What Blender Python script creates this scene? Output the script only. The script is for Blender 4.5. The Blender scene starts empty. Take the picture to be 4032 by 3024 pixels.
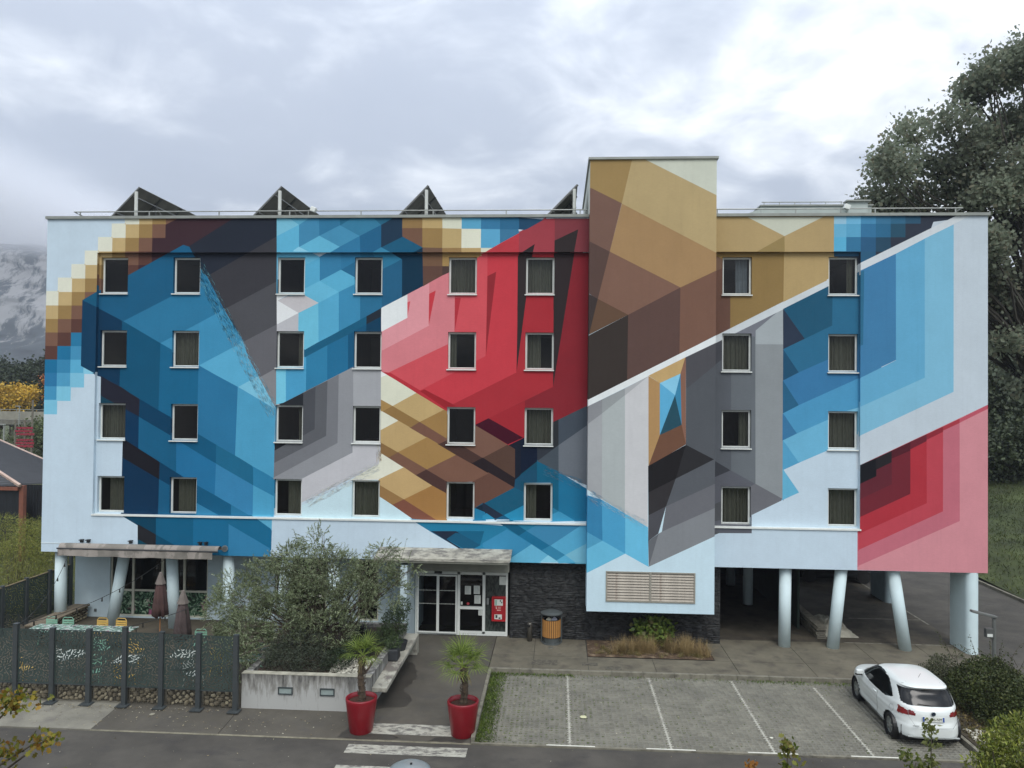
SKYX, SKYY, EXPO, HAZE = 0.4, 1.2, 0.34, .0003
import bpy, bmesh, math, random
import numpy as np
from mathutils import Vector, Matrix
from mathutils.geometry import delaunay_2d_cdt
R = math.radians
rnd = random.Random(7)
scene = bpy.context.scene

# ------------------------------------------------------------------ camera
YAW, PITCH, ROLL = .0597, .0162, .0101
cy, sy, cp, sp, cr, sr = (math.cos(YAW), math.sin(YAW), math.cos(PITCH), math.sin(PITCH), math.cos(ROLL), math.sin(ROLL))
def cam_dir(x3, z3, y2):
    x1 = cr*x3 - sr*z3; z2 = sr*x3 + cr*z3
    y1 = cp*y2 - sp*z2; z1 = sp*y2 + cp*z2
    return Vector((cy*x1 - sy*y1, sy*x1 + cy*y1, z1))
right, up, fwd = cam_dir(1, 0, 0), cam_dir(0, 1, 0), cam_dir(0, 0, 1)
cam = bpy.data.cameras.new('camera'); cam.sensor_width = 36; cam.lens = 36*3028/4032
cam.clip_start = .1; cam.clip_end = 6000
camo = bpy.data.objects.new('camera', cam); scene.collection.objects.link(camo)
camo.matrix_world = Matrix(((right.x, up.x, -fwd.x, 0), (right.y, up.y, -fwd.y, -27.318), (right.z, up.z, -fwd.z, 8.667), (0, 0, 0, 1)))
scene.camera = camo

# ------------------------------------------------------------------ light
SUN_EL, SUN_AZ = R(52), R(168)          # behind the camera, soft light through overcast
sun = bpy.data.lights.new('sun', 'SUN'); sun.energy = 1.5; sun.angle = R(28); sun.color = (1, .965, .92)
suno = bpy.data.objects.new('sun', sun); scene.collection.objects.link(suno)
sd = Vector((math.sin(SUN_AZ)*math.cos(SUN_EL), math.cos(SUN_AZ)*math.cos(SUN_EL), math.sin(SUN_EL)))
suno.rotation_euler = sd.to_track_quat('Z', 'Y').to_euler()
w = bpy.data.worlds.new('World'); scene.world = w; w.use_nodes = True
nt = w.node_tree; nt.nodes.clear()
def N(t, **k):
    n = nt.nodes.new(t)
    for a, b in k.items():
        if a == 'op': n.operation = b
        else: setattr(n, a, b)
    return n
L = lambda a, b: nt.links.new(a, b)
def math_n(op, a, b=None, c=None, clamp=False):
    n = N('ShaderNodeMath', op=op); n.use_clamp = clamp
    for i, v in enumerate((a, b, c)):
        if v is None: continue
        if isinstance(v, (int, float)): n.inputs[i].default_value = v
        else: L(v, n.inputs[i])
    return n.outputs[0]
out = N('ShaderNodeOutputWorld')
sky = N('ShaderNodeTexSky', sky_type='NISHITA', sun_disc=False, sun_elevation=SUN_EL, sun_rotation=SUN_AZ)
bgs = N('ShaderNodeBackground'); bgs.inputs[1].default_value = .1; L(sky.outputs[0], bgs.inputs[0])
tc = N('ShaderNodeTexCoord'); sep = N('ShaderNodeSeparateXYZ'); L(tc.outputs['Generated'], sep.inputs[0])
zz = math_n('MAXIMUM', sep.outputs[2], 0.0)
den = math_n('ADD', zz, .22)
px = math_n('DIVIDE', sep.outputs[0], den); py = math_n('DIVIDE', sep.outputs[1], den)
cmb = N('ShaderNodeCombineXYZ'); L(px, cmb.inputs[0]); L(py, cmb.inputs[1])
def noise(vec, scale, detail=5, rough=.55, dist=0., off=(0, 0, 0)):
    mp = N('ShaderNodeMapping'); mp.inputs['Location'].default_value = off; L(vec, mp.inputs[0])
    n = N('ShaderNodeTexNoise'); n.inputs['Scale'].default_value = scale; n.inputs['Detail'].default_value = detail
    n.inputs['Roughness'].default_value = rough; n.inputs['Distortion'].default_value = dist
    L(mp.outputs[0], n.inputs['Vector']); return n.outputs[0]
n1 = noise(cmb.outputs[0], 1.5, 3, .5, .2, (SKYX, SKYY, 0))
n2 = noise(cmb.outputs[0], 3.6, 6, .55, .5, (1.3, 5.2, 2))
n3 = noise(cmb.outputs[0], 11, 5, .55, .4, (0, 3.1, 7))
v = math_n('MULTIPLY_ADD', n2, .62, math_n('MULTIPLY_ADD', n1, .95, math_n('MULTIPLY_ADD', n3, .16, -.08)))
# brighter where the cloud is thin (towards the upper right of the view)
gl = N('ShaderNodeVectorMath', operation='DOT_PRODUCT'); L(tc.outputs['Generated'], gl.inputs[0])
bd = Vector((.33, .86, .42)).normalized(); gl.inputs[1].default_value = bd
g1 = math_n('POWER', math_n('MAXIMUM', gl.outputs['Value'], 0), 14)
v = math_n('MULTIPLY_ADD', g1, .07, v)
gl2 = N('ShaderNodeVectorMath', operation='DOT_PRODUCT'); L(tc.outputs['Generated'], gl2.inputs[0]); gl2.inputs[1].default_value = Vector((-.42, .80, .43)).normalized()
v = math_n('MULTIPLY_ADD', math_n('POWER', math_n('MAXIMUM', gl2.outputs['Value'], 0), 22), -.17, v)
ramp = N('ShaderNodeValToRGB'); L(v, ramp.inputs[0])
cr_ = ramp.color_ramp; cr_.interpolation = 'B_SPLINE'
cr_.elements[0].position = .67; cr_.elements[0].color = (.29, .325, .39, 1)
cr_.elements[1].position = 1.10; cr_.elements[1].color = (.93, .945, .955, 1)
e = cr_.elements.new(.81); e.color = (.455, .49, .545, 1)
e = cr_.elements.new(.94); e.color = (.70, .725, .755, 1)
# overcast luminance rises towards the zenith
el = math_n('MULTIPLY_ADD', zz, 2.6, .60)
vm = N('ShaderNodeVectorMath', operation='SCALE'); L(ramp.outputs[0], vm.inputs[0]); L(el, vm.inputs['Scale'])
bgc = N('ShaderNodeBackground'); L(vm.outputs[0], bgc.inputs[0]); bgc.inputs[1].default_value = 1.0
mx = N('ShaderNodeMixShader'); mx.inputs[0].default_value = .93; L(bgs.outputs[0], mx.inputs[1]); L(bgc.outputs[0], mx.inputs[2]); L(mx.outputs[0], out.inputs[0])
scene.view_settings.view_transform = 'Standard'; scene.view_settings.look = 'None'
scene.view_settings.exposure = EXPO; scene.view_settings.gamma = 1; scene.view_settings.use_curve_mapping = False
scene.cycles.max_bounces = 7; scene.cycles.diffuse_bounces = 3; scene.cycles.glossy_bounces = 3
scene.cycles.transparent_max_bounces = 8; scene.cycles.transmission_bounces = 4; scene.cycles.volume_bounces = 3

# ------------------------------------------------------------------ materials
def lin(h):
    h = h.lstrip('#'); o = []
    for i in (0, 2, 4):
        c = int(h[i:i+2], 16)/255; o.append(c/12.92 if c <= .04045 else ((c+.055)/1.055)**2.4)
    return o
DIM = {'paver_soil': .45, 'concrete_paving': 0.66, 'concrete_light': 0.74, 'asphalt': 0.6, 'asphalt_path': 0.62, 'kerb_concrete': 0.72, 'terrace_floor': 0.72, 'undercroft_floor': 0.62, 'paver_concrete': 0.7, 'edge_strip': 0.7, 'worn_line': 0.6, 'white_paint': 0.66, 'crossing_paint': 0.68, 'cover_concrete': 0.6, 'white_paint_clean': 0.82}   # factors that darken the ground colours
def wb(c): return [c[0]*1.02, c[1]*1.02, c[2]*.93]      # the overcast light is bluish, the camera balances it out
MATS = {}
def mat(name, col, rough=.7, var=.12, scale=3., bump=0., bscale=30., metal=0., col2=None, spec=.5, stretch=None, contrast=(.35, .65), coat=0., island=0., stain=None):
    if name in MATS: return MATS[name]
    m = bpy.data.materials.new(name); m.use_nodes = True; t = m.node_tree; p = t.nodes['Principled BSDF']
    dm = DIM.get(name, 1.); c = [x*dm for x in wb(lin(col))] if isinstance(col, str) else list(col)
    c2 = ([x*dm for x in wb(lin(col2))] if isinstance(col2, str) else col2) if col2 else [x*(1-var*2) for x in c]
    c1 = c if col2 else [min(1, x*(1+var)) for x in c]
    g = t.nodes.new('ShaderNodeTexCoord'); mp = t.nodes.new('ShaderNodeMapping'); t.links.new(g.outputs['Object'], mp.inputs[0])
    if stretch: mp.inputs['Scale'].default_value = stretch
    n = t.nodes.new('ShaderNodeTexNoise'); n.inputs['Scale'].default_value = scale; n.inputs['Detail'].default_value = 8; n.inputs['Roughness'].default_value = .62
    t.links.new(mp.outputs[0], n.inputs['Vector'])
    r = t.nodes.new('ShaderNodeValToRGB'); r.color_ramp.elements[0].position = contrast[0]; r.color_ramp.elements[1].position = contrast[1]
    r.color_ramp.elements[0].color = (*c2, 1); r.color_ramp.elements[1].color = (*c1, 1)
    t.links.new(n.outputs[0], r.inputs[0]); last = r.outputs[0]
    if island:
        gi = t.nodes.new('ShaderNodeNewGeometry'); hs = t.nodes.new('ShaderNodeHueSaturation')
        mr = t.nodes.new('ShaderNodeMapRange'); mr.inputs['To Min'].default_value = 1-island; mr.inputs['To Max'].default_value = 1+island
        t.links.new(gi.outputs['Random Per Island'], mr.inputs[0]); t.links.new(mr.outputs[0], hs.inputs['Value']); t.links.new(last, hs.inputs['Color']); last = hs.outputs[0]
    if stain:
        sc, lo, hi, scol, st = stain
        mp2 = t.nodes.new('ShaderNodeMapping'); mp2.inputs['Scale'].default_value = st; t.links.new(g.outputs['Object'], mp2.inputs[0])
        n2 = t.nodes.new('ShaderNodeTexNoise'); n2.inputs['Scale'].default_value = sc; n2.inputs['Detail'].default_value = 6; n2.inputs['Roughness'].default_value = .65; t.links.new(mp2.outputs[0], n2.inputs['Vector'])
        mr = t.nodes.new('ShaderNodeMapRange'); mr.inputs['From Min'].default_value = lo; mr.inputs['From Max'].default_value = hi; t.links.new(n2.outputs[0], mr.inputs[0])
        mxx = t.nodes.new('ShaderNodeMixRGB'); mxx.inputs[2].default_value = (*[x*dm for x in lin(scol)], 1); t.links.new(mr.outputs[0], mxx.inputs[0]); t.links.new(last, mxx.inputs[1]); last = mxx.outputs[0]
    t.links.new(last, p.inputs['Base Color'])
    p.inputs['Roughness'].default_value = rough; p.inputs['Metallic'].default_value = metal
    p.inputs['Specular IOR Level'].default_value = spec; p.inputs['Coat Weight'].default_value = coat
    if bump:
        nb = t.nodes.new('ShaderNodeTexNoise'); nb.inputs['Scale'].default_value = bscale; nb.inputs['Detail'].default_value = 6; t.links.new(mp.outputs[0], nb.inputs['Vector'])
        b = t.nodes.new('ShaderNodeBump'); b.inputs['Strength'].default_value = bump; b.inputs['Distance'].default_value = .02
        t.links.new(nb.outputs[0], b.inputs['Height']); t.links.new(b.outputs[0], p.inputs['Normal'])
    MATS[name] = m; return m
def leaf_mat(name, cols, clump=.9, trans=.25, rough=.6):
    if name in MATS: return MATS[name]
    m = bpy.data.materials.new(name); m.use_nodes = True; t = m.node_tree; p = t.nodes['Principled BSDF']
    gi = t.nodes.new('ShaderNodeNewGeometry'); r = t.nodes.new('ShaderNodeValToRGB'); r.color_ramp.interpolation = 'LINEAR'
    el = r.color_ramp.elements
    for i, c in enumerate(cols):
        pos = i/(len(cols)-1)
        if i < 2: el[i].position = pos if i == 0 else 1; e_ = el[i] if i == 0 else None
        if i == 0: el[0].color = (*lin(c), 1)
        elif i == len(cols)-1: el[len(el)-1].position = 1; el[len(el)-1].color = (*lin(c), 1)
        else:
            q = el.new(pos); q.color = (*lin(c), 1)
    t.links.new(gi.outputs['Random Per Island'], r.inputs[0])
    g = t.nodes.new('ShaderNodeTexCoord'); n = t.nodes.new('ShaderNodeTexNoise'); n.inputs['Scale'].default_value = clump; n.inputs['Detail'].default_value = 3
    t.links.new(g.outputs['Object'], n.inputs['Vector'])
    mr = t.nodes.new('ShaderNodeMapRange'); mr.inputs['From Min'].default_value = .3; mr.inputs['From Max'].default_value = .7; mr.inputs['To Min'].default_value = .7; mr.inputs['To Max'].default_value = 1.25
    t.links.new(n.outputs[0], mr.inputs[0]); hs = t.nodes.new('ShaderNodeHueSaturation'); t.links.new(mr.outputs[0], hs.inputs['Value']); t.links.new(r.outputs[0], hs.inputs['Color'])
    t.links.new(hs.outputs[0], p.inputs['Base Color']); p.inputs['Roughness'].default_value = rough; p.inputs['Specular IOR Level'].default_value = .3
    tr = t.nodes.new('ShaderNodeBsdfTranslucent'); t.links.new(hs.outputs[0], tr.inputs[0]); mxs = t.nodes.new('ShaderNodeMixShader'); mxs.inputs[0].default_value = trans
    o = t.nodes['Material Output']; t.links.new(p.outputs[0], mxs.inputs[1]); t.links.new(tr.outputs[0], mxs.inputs[2]); t.links.new(mxs.outputs[0], o.inputs[0])
    MATS[name] = m; return m
def glass_mat(name, tint=(.55, .6, .6), gl=.09, rough=.02):
    if name in MATS: return MATS[name]
    m = bpy.data.materials.new(name); m.use_nodes = True; t = m.node_tree; t.nodes.clear()
    o = t.nodes.new('ShaderNodeOutputMaterial'); tr = t.nodes.new('ShaderNodeBsdfTransparent'); tr.inputs[0].default_value = (*tint, 1)
    g = t.nodes.new('ShaderNodeBsdfGlossy'); g.inputs['Roughness'].default_value = rough
    lw = t.nodes.new('ShaderNodeLayerWeight'); lw.inputs[0].default_value = .35
    tc = t.nodes.new('ShaderNodeTexCoord'); nn = t.nodes.new('ShaderNodeTexNoise'); nn.inputs['Scale'].default_value = 1.3; t.links.new(tc.outputs['Object'], nn.inputs['Vector'])
    bp = t.nodes.new('ShaderNodeBump'); bp.inputs['Strength'].default_value = .08; t.links.new(nn.outputs[0], bp.inputs['Height']); t.links.new(bp.outputs[0], g.inputs['Normal'])
    ma = t.nodes.new('ShaderNodeMath'); ma.operation = 'MULTIPLY_ADD'; ma.inputs[1].default_value = .18; ma.inputs[2].default_value = gl; t.links.new(lw.outputs['Fresnel'], ma.inputs[0]); ma.use_clamp = True
    mx = t.nodes.new('ShaderNodeMixShader'); t.links.new(ma.outputs[0], mx.inputs[0]); t.links.new(tr.outputs[0], mx.inputs[1]); t.links.new(g.outputs[0], mx.inputs[2]); t.links.new(mx.outputs[0], o.inputs[0])
    MATS[name] = m; return m

# ------------------------------------------------------------------ meshes
KIDS = {}
class MB:
    def __init__(s): s.v = []; s.f = []; s.m = []
    def quad(s, a, b, c, d, mi=0): n = len(s.v); s.v += [a, b, c, d]; s.f.append((n, n+1, n+2, n+3)); s.m.append(mi); return s
    def poly(s, pts, mi=0): n = len(s.v); s.v += list(pts); s.f.append(tuple(range(n, n+len(pts)))); s.m.append(mi); return s
    def box(s, x0, y0, z0, x1, y1, z1, mi=0, M=None):
        n = len(s.v); P = [(x0, y0, z0), (x1, y0, z0), (x1, y1, z0), (x0, y1, z0), (x0, y0, z1), (x1, y0, z1), (x1, y1, z1), (x0, y1, z1)]
        if M is not None: P = [tuple(M @ Vector(p)) for p in P]
        s.v += P
        for f in ((0, 3, 2, 1), (4, 5, 6, 7), (0, 1, 5, 4), (1, 2, 6, 5), (2, 3, 7, 6), (3, 0, 4, 7)): s.f.append(tuple(n+i for i in f)); s.m.append(mi)
        return s
    def tube(s, a, b, r0, r1=None, k=8, mi=0, cap=True):
        a, b = Vector(a), Vector(b); r1 = r0 if r1 is None else r1; d = (b-a)
        if d.length < 1e-6: return s
        d.normalize(); u = d.orthogonal().normalized(); w_ = d.cross(u); n = len(s.v)
        for p, r in ((a, r0), (b, r1)):
            for i in range(k):
                t = 2*math.pi*i/k; s.v.append(tuple(p+(u*math.cos(t)+w_*math.sin(t))*r))
        for i in range(k):
            j = (i+1) % k; s.f.append((n+i, n+j, n+k+j, n+k+i)); s.m.append(mi)
        if cap: s.f.append(tuple(n+k+i for i in range(k))); s.m.append(mi); s.f.append(tuple(n+k-1-i for i in range(k))); s.m.append(mi)
        return s
    def path(s, pts, rad, k=6, mi=0):
        for i in range(len(pts)-1):
            r0 = rad[i] if isinstance(rad, (list, tuple)) else rad; r1 = rad[i+1] if isinstance(rad, (list, tuple)) else rad
            s.tube(pts[i], pts[i+1], r0, r1, k, mi)
        return s
    def lathe(s, prof, k=24, c=(0, 0, 0), mi=0, wob=0.):
        n = len(s.v)
        for i, (r, z) in enumerate(prof):
            for j in range(k):
                t = 2*math.pi*j/k; rr = r*(1+wob*math.sin(t*6+i)); s.v.append((c[0]+rr*math.cos(t), c[1]+rr*math.sin(t), c[2]+z))
        for i in range(len(prof)-1):
            for j in range(k):
                j2 = (j+1) % k; s.f.append((n+i*k+j, n+i*k+j2, n+(i+1)*k+j2, n+(i+1)*k+j)); s.m.append(mi)
        return s
def link(name, me, parent=None):
    o = bpy.data.objects.new(name, me); scene.collection.objects.link(o)
    if parent is not None: o.parent = parent; KIDS.setdefault(parent, []).append(o)
    return o
def build(name, mb, mats, parent=None, smooth=False, bevel=0., loc=None):
    me = bpy.data.meshes.new(name); me.from_pydata([tuple(p) for p in mb.v], [], mb.f)
    if not isinstance(mats, (list, tuple)): mats = [mats]
    for m in mats: me.materials.append(m)
    if len(mats) > 1: me.polygons.foreach_set('material_index', mb.m)
    if smooth: me.polygons.foreach_set('use_smooth', [True]*len(me.polygons))
    me.update(); o = link(name, me, parent)
    if loc: o.location = loc
    if bevel:
        b = o.modifiers.new('bevel', 'BEVEL'); b.width = bevel; b.segments = 2; b.limit_method = 'ANGLE'
    return o
def tag(o, label=None, cat=None, group=None, kind=None):
    if label: o['label'] = label
    if cat: o['category'] = cat
    if group: o['group'] = group
    if kind: o['kind'] = kind
    return o
def thing(name, label, cat, loc=(0, 0, 0), rz=0., group=None):
    o = bpy.data.objects.new(name, None); scene.collection.objects.link(o); o.empty_display_size = .2
    o.location = loc; o.rotation_euler = (0, 0, rz); return tag(o, label, cat, group)
def dup(o, loc, rz=0., label=None, M=None):
    def rec(a, par):
        c = a.copy(); scene.collection.objects.link(c)
        if par is not None: c.parent = par; KIDS.setdefault(par, []).append(c)
        for ch in KIDS.get(a, ()): rec(ch, c)
        return c
    c = rec(o, None); c.location = loc; c.rotation_euler = (0, 0, rz)
    if label: c['label'] = label
    return c
def npmesh(name, V, F, mats, parent=None, mi=None, smooth=False):
    """V (n,3) float array, F (m,4) or (m,3) int array"""
    me = bpy.data.meshes.new(name); V = np.asarray(V, np.float32); F = np.asarray(F, np.int32); k = F.shape[1]
    me.vertices.add(len(V)); me.vertices.foreach_set('co', V.ravel())
    me.loops.add(F.size); me.loops.foreach_set('vertex_index', F.ravel())
    me.polygons.add(len(F)); me.polygons.foreach_set('loop_start', np.arange(0, F.size, k, dtype=np.int32))
    if not isinstance(mats, (list, tuple)): mats = [mats]
    for m in mats: me.materials.append(m)
    if mi is not None: me.polygons.foreach_set('material_index', np.asarray(mi, np.int32))
    if smooth: me.polygons.foreach_set('use_smooth', np.ones(len(F), bool))
    me.update(calc_edges=True); me.validate(); return link(name, me, parent)
rng = np.random.default_rng(5)
def leaves(P, size, aspect=.35, var=.3, up=0., rng=rng, bend=.25, dirs=None):
    """one folded leaf (2 triangles as a kite quad) per point: returns V,F"""
    n = len(P); a = rng.normal(size=(n, 3)) if dirs is None else dirs + rng.normal(size=(n, 3))*.45
    a[:, 2] += up; a /= np.linalg.norm(a, axis=1)[:, None]
    b = rng.normal(size=(n, 3)); b -= (b*a).sum(1)[:, None]*a; b /= np.linalg.norm(b, axis=1)[:, None]
    c = np.cross(a, b); s = (size*(1+var*rng.uniform(-1, 1, n)))[:, None]
    V = np.stack([P, P+a*s*.5+b*s*aspect*.5+c*s*bend*.3, P+a*s, P+a*s*.5-b*s*aspect*.5+c*s*bend*.3], 1).reshape(-1, 3)
    F = np.arange(4*n).reshape(-1, 4); return V, F
def blob_points(lobes, n, rng=rng, shell=.55, clump=.0, per=1):
    """points inside ellipsoid lobes, denser towards the outside; clump>0 groups them into little tufts"""
    L_ = np.array(lobes, float); vol = L_[:, 3]*L_[:, 4]*L_[:, 5]; vol = vol**.8; pr = vol/vol.sum()
    nc = max(1, n//per); idx = rng.choice(len(L_), nc, p=pr)
    d = rng.normal(size=(nc, 3)); d /= np.linalg.norm(d, axis=1)[:, None]
    r = (shell + (1-shell)*rng.uniform(0, 1, nc))**1.0; r = np.where(rng.uniform(size=nc) < .25, rng.uniform(0, 1, nc)**.5, r)
    P = L_[idx, :3] + d*L_[idx, 3:6]*r[:, None]
    if per > 1: P = np.repeat(P, per, 0) + rng.normal(size=(nc*per, 3))*clump
    return P
def branch_to(mb, base, tips, r0, rng_=rnd, wob=.12, k=5, mi=0, join=.45):
    """limbs from base to every tip, with forking"""
    base = Vector(base)
    for t in tips:
        t = Vector(t); pts = [base]; n = 5; L0 = (t-base).length
        mid = base.lerp(t, join)+Vector((0, 0, L0*.12))
        for i in range(1, n+1):
            s = i/n; p = base.lerp(mid, min(1, s*2)) if s < .5 else mid.lerp(t, (s-.5)*2)
            if i < n: p = p+Vector([rng_.uniform(-1, 1)*wob*L0*.2 for _ in range(3)])
            pts.append(p)
        rad = [max(.006, r0*(1-.85*i/n)) for i in range(n+1)]
        mb.path(pts, rad, k, mi)
    return mb
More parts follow.
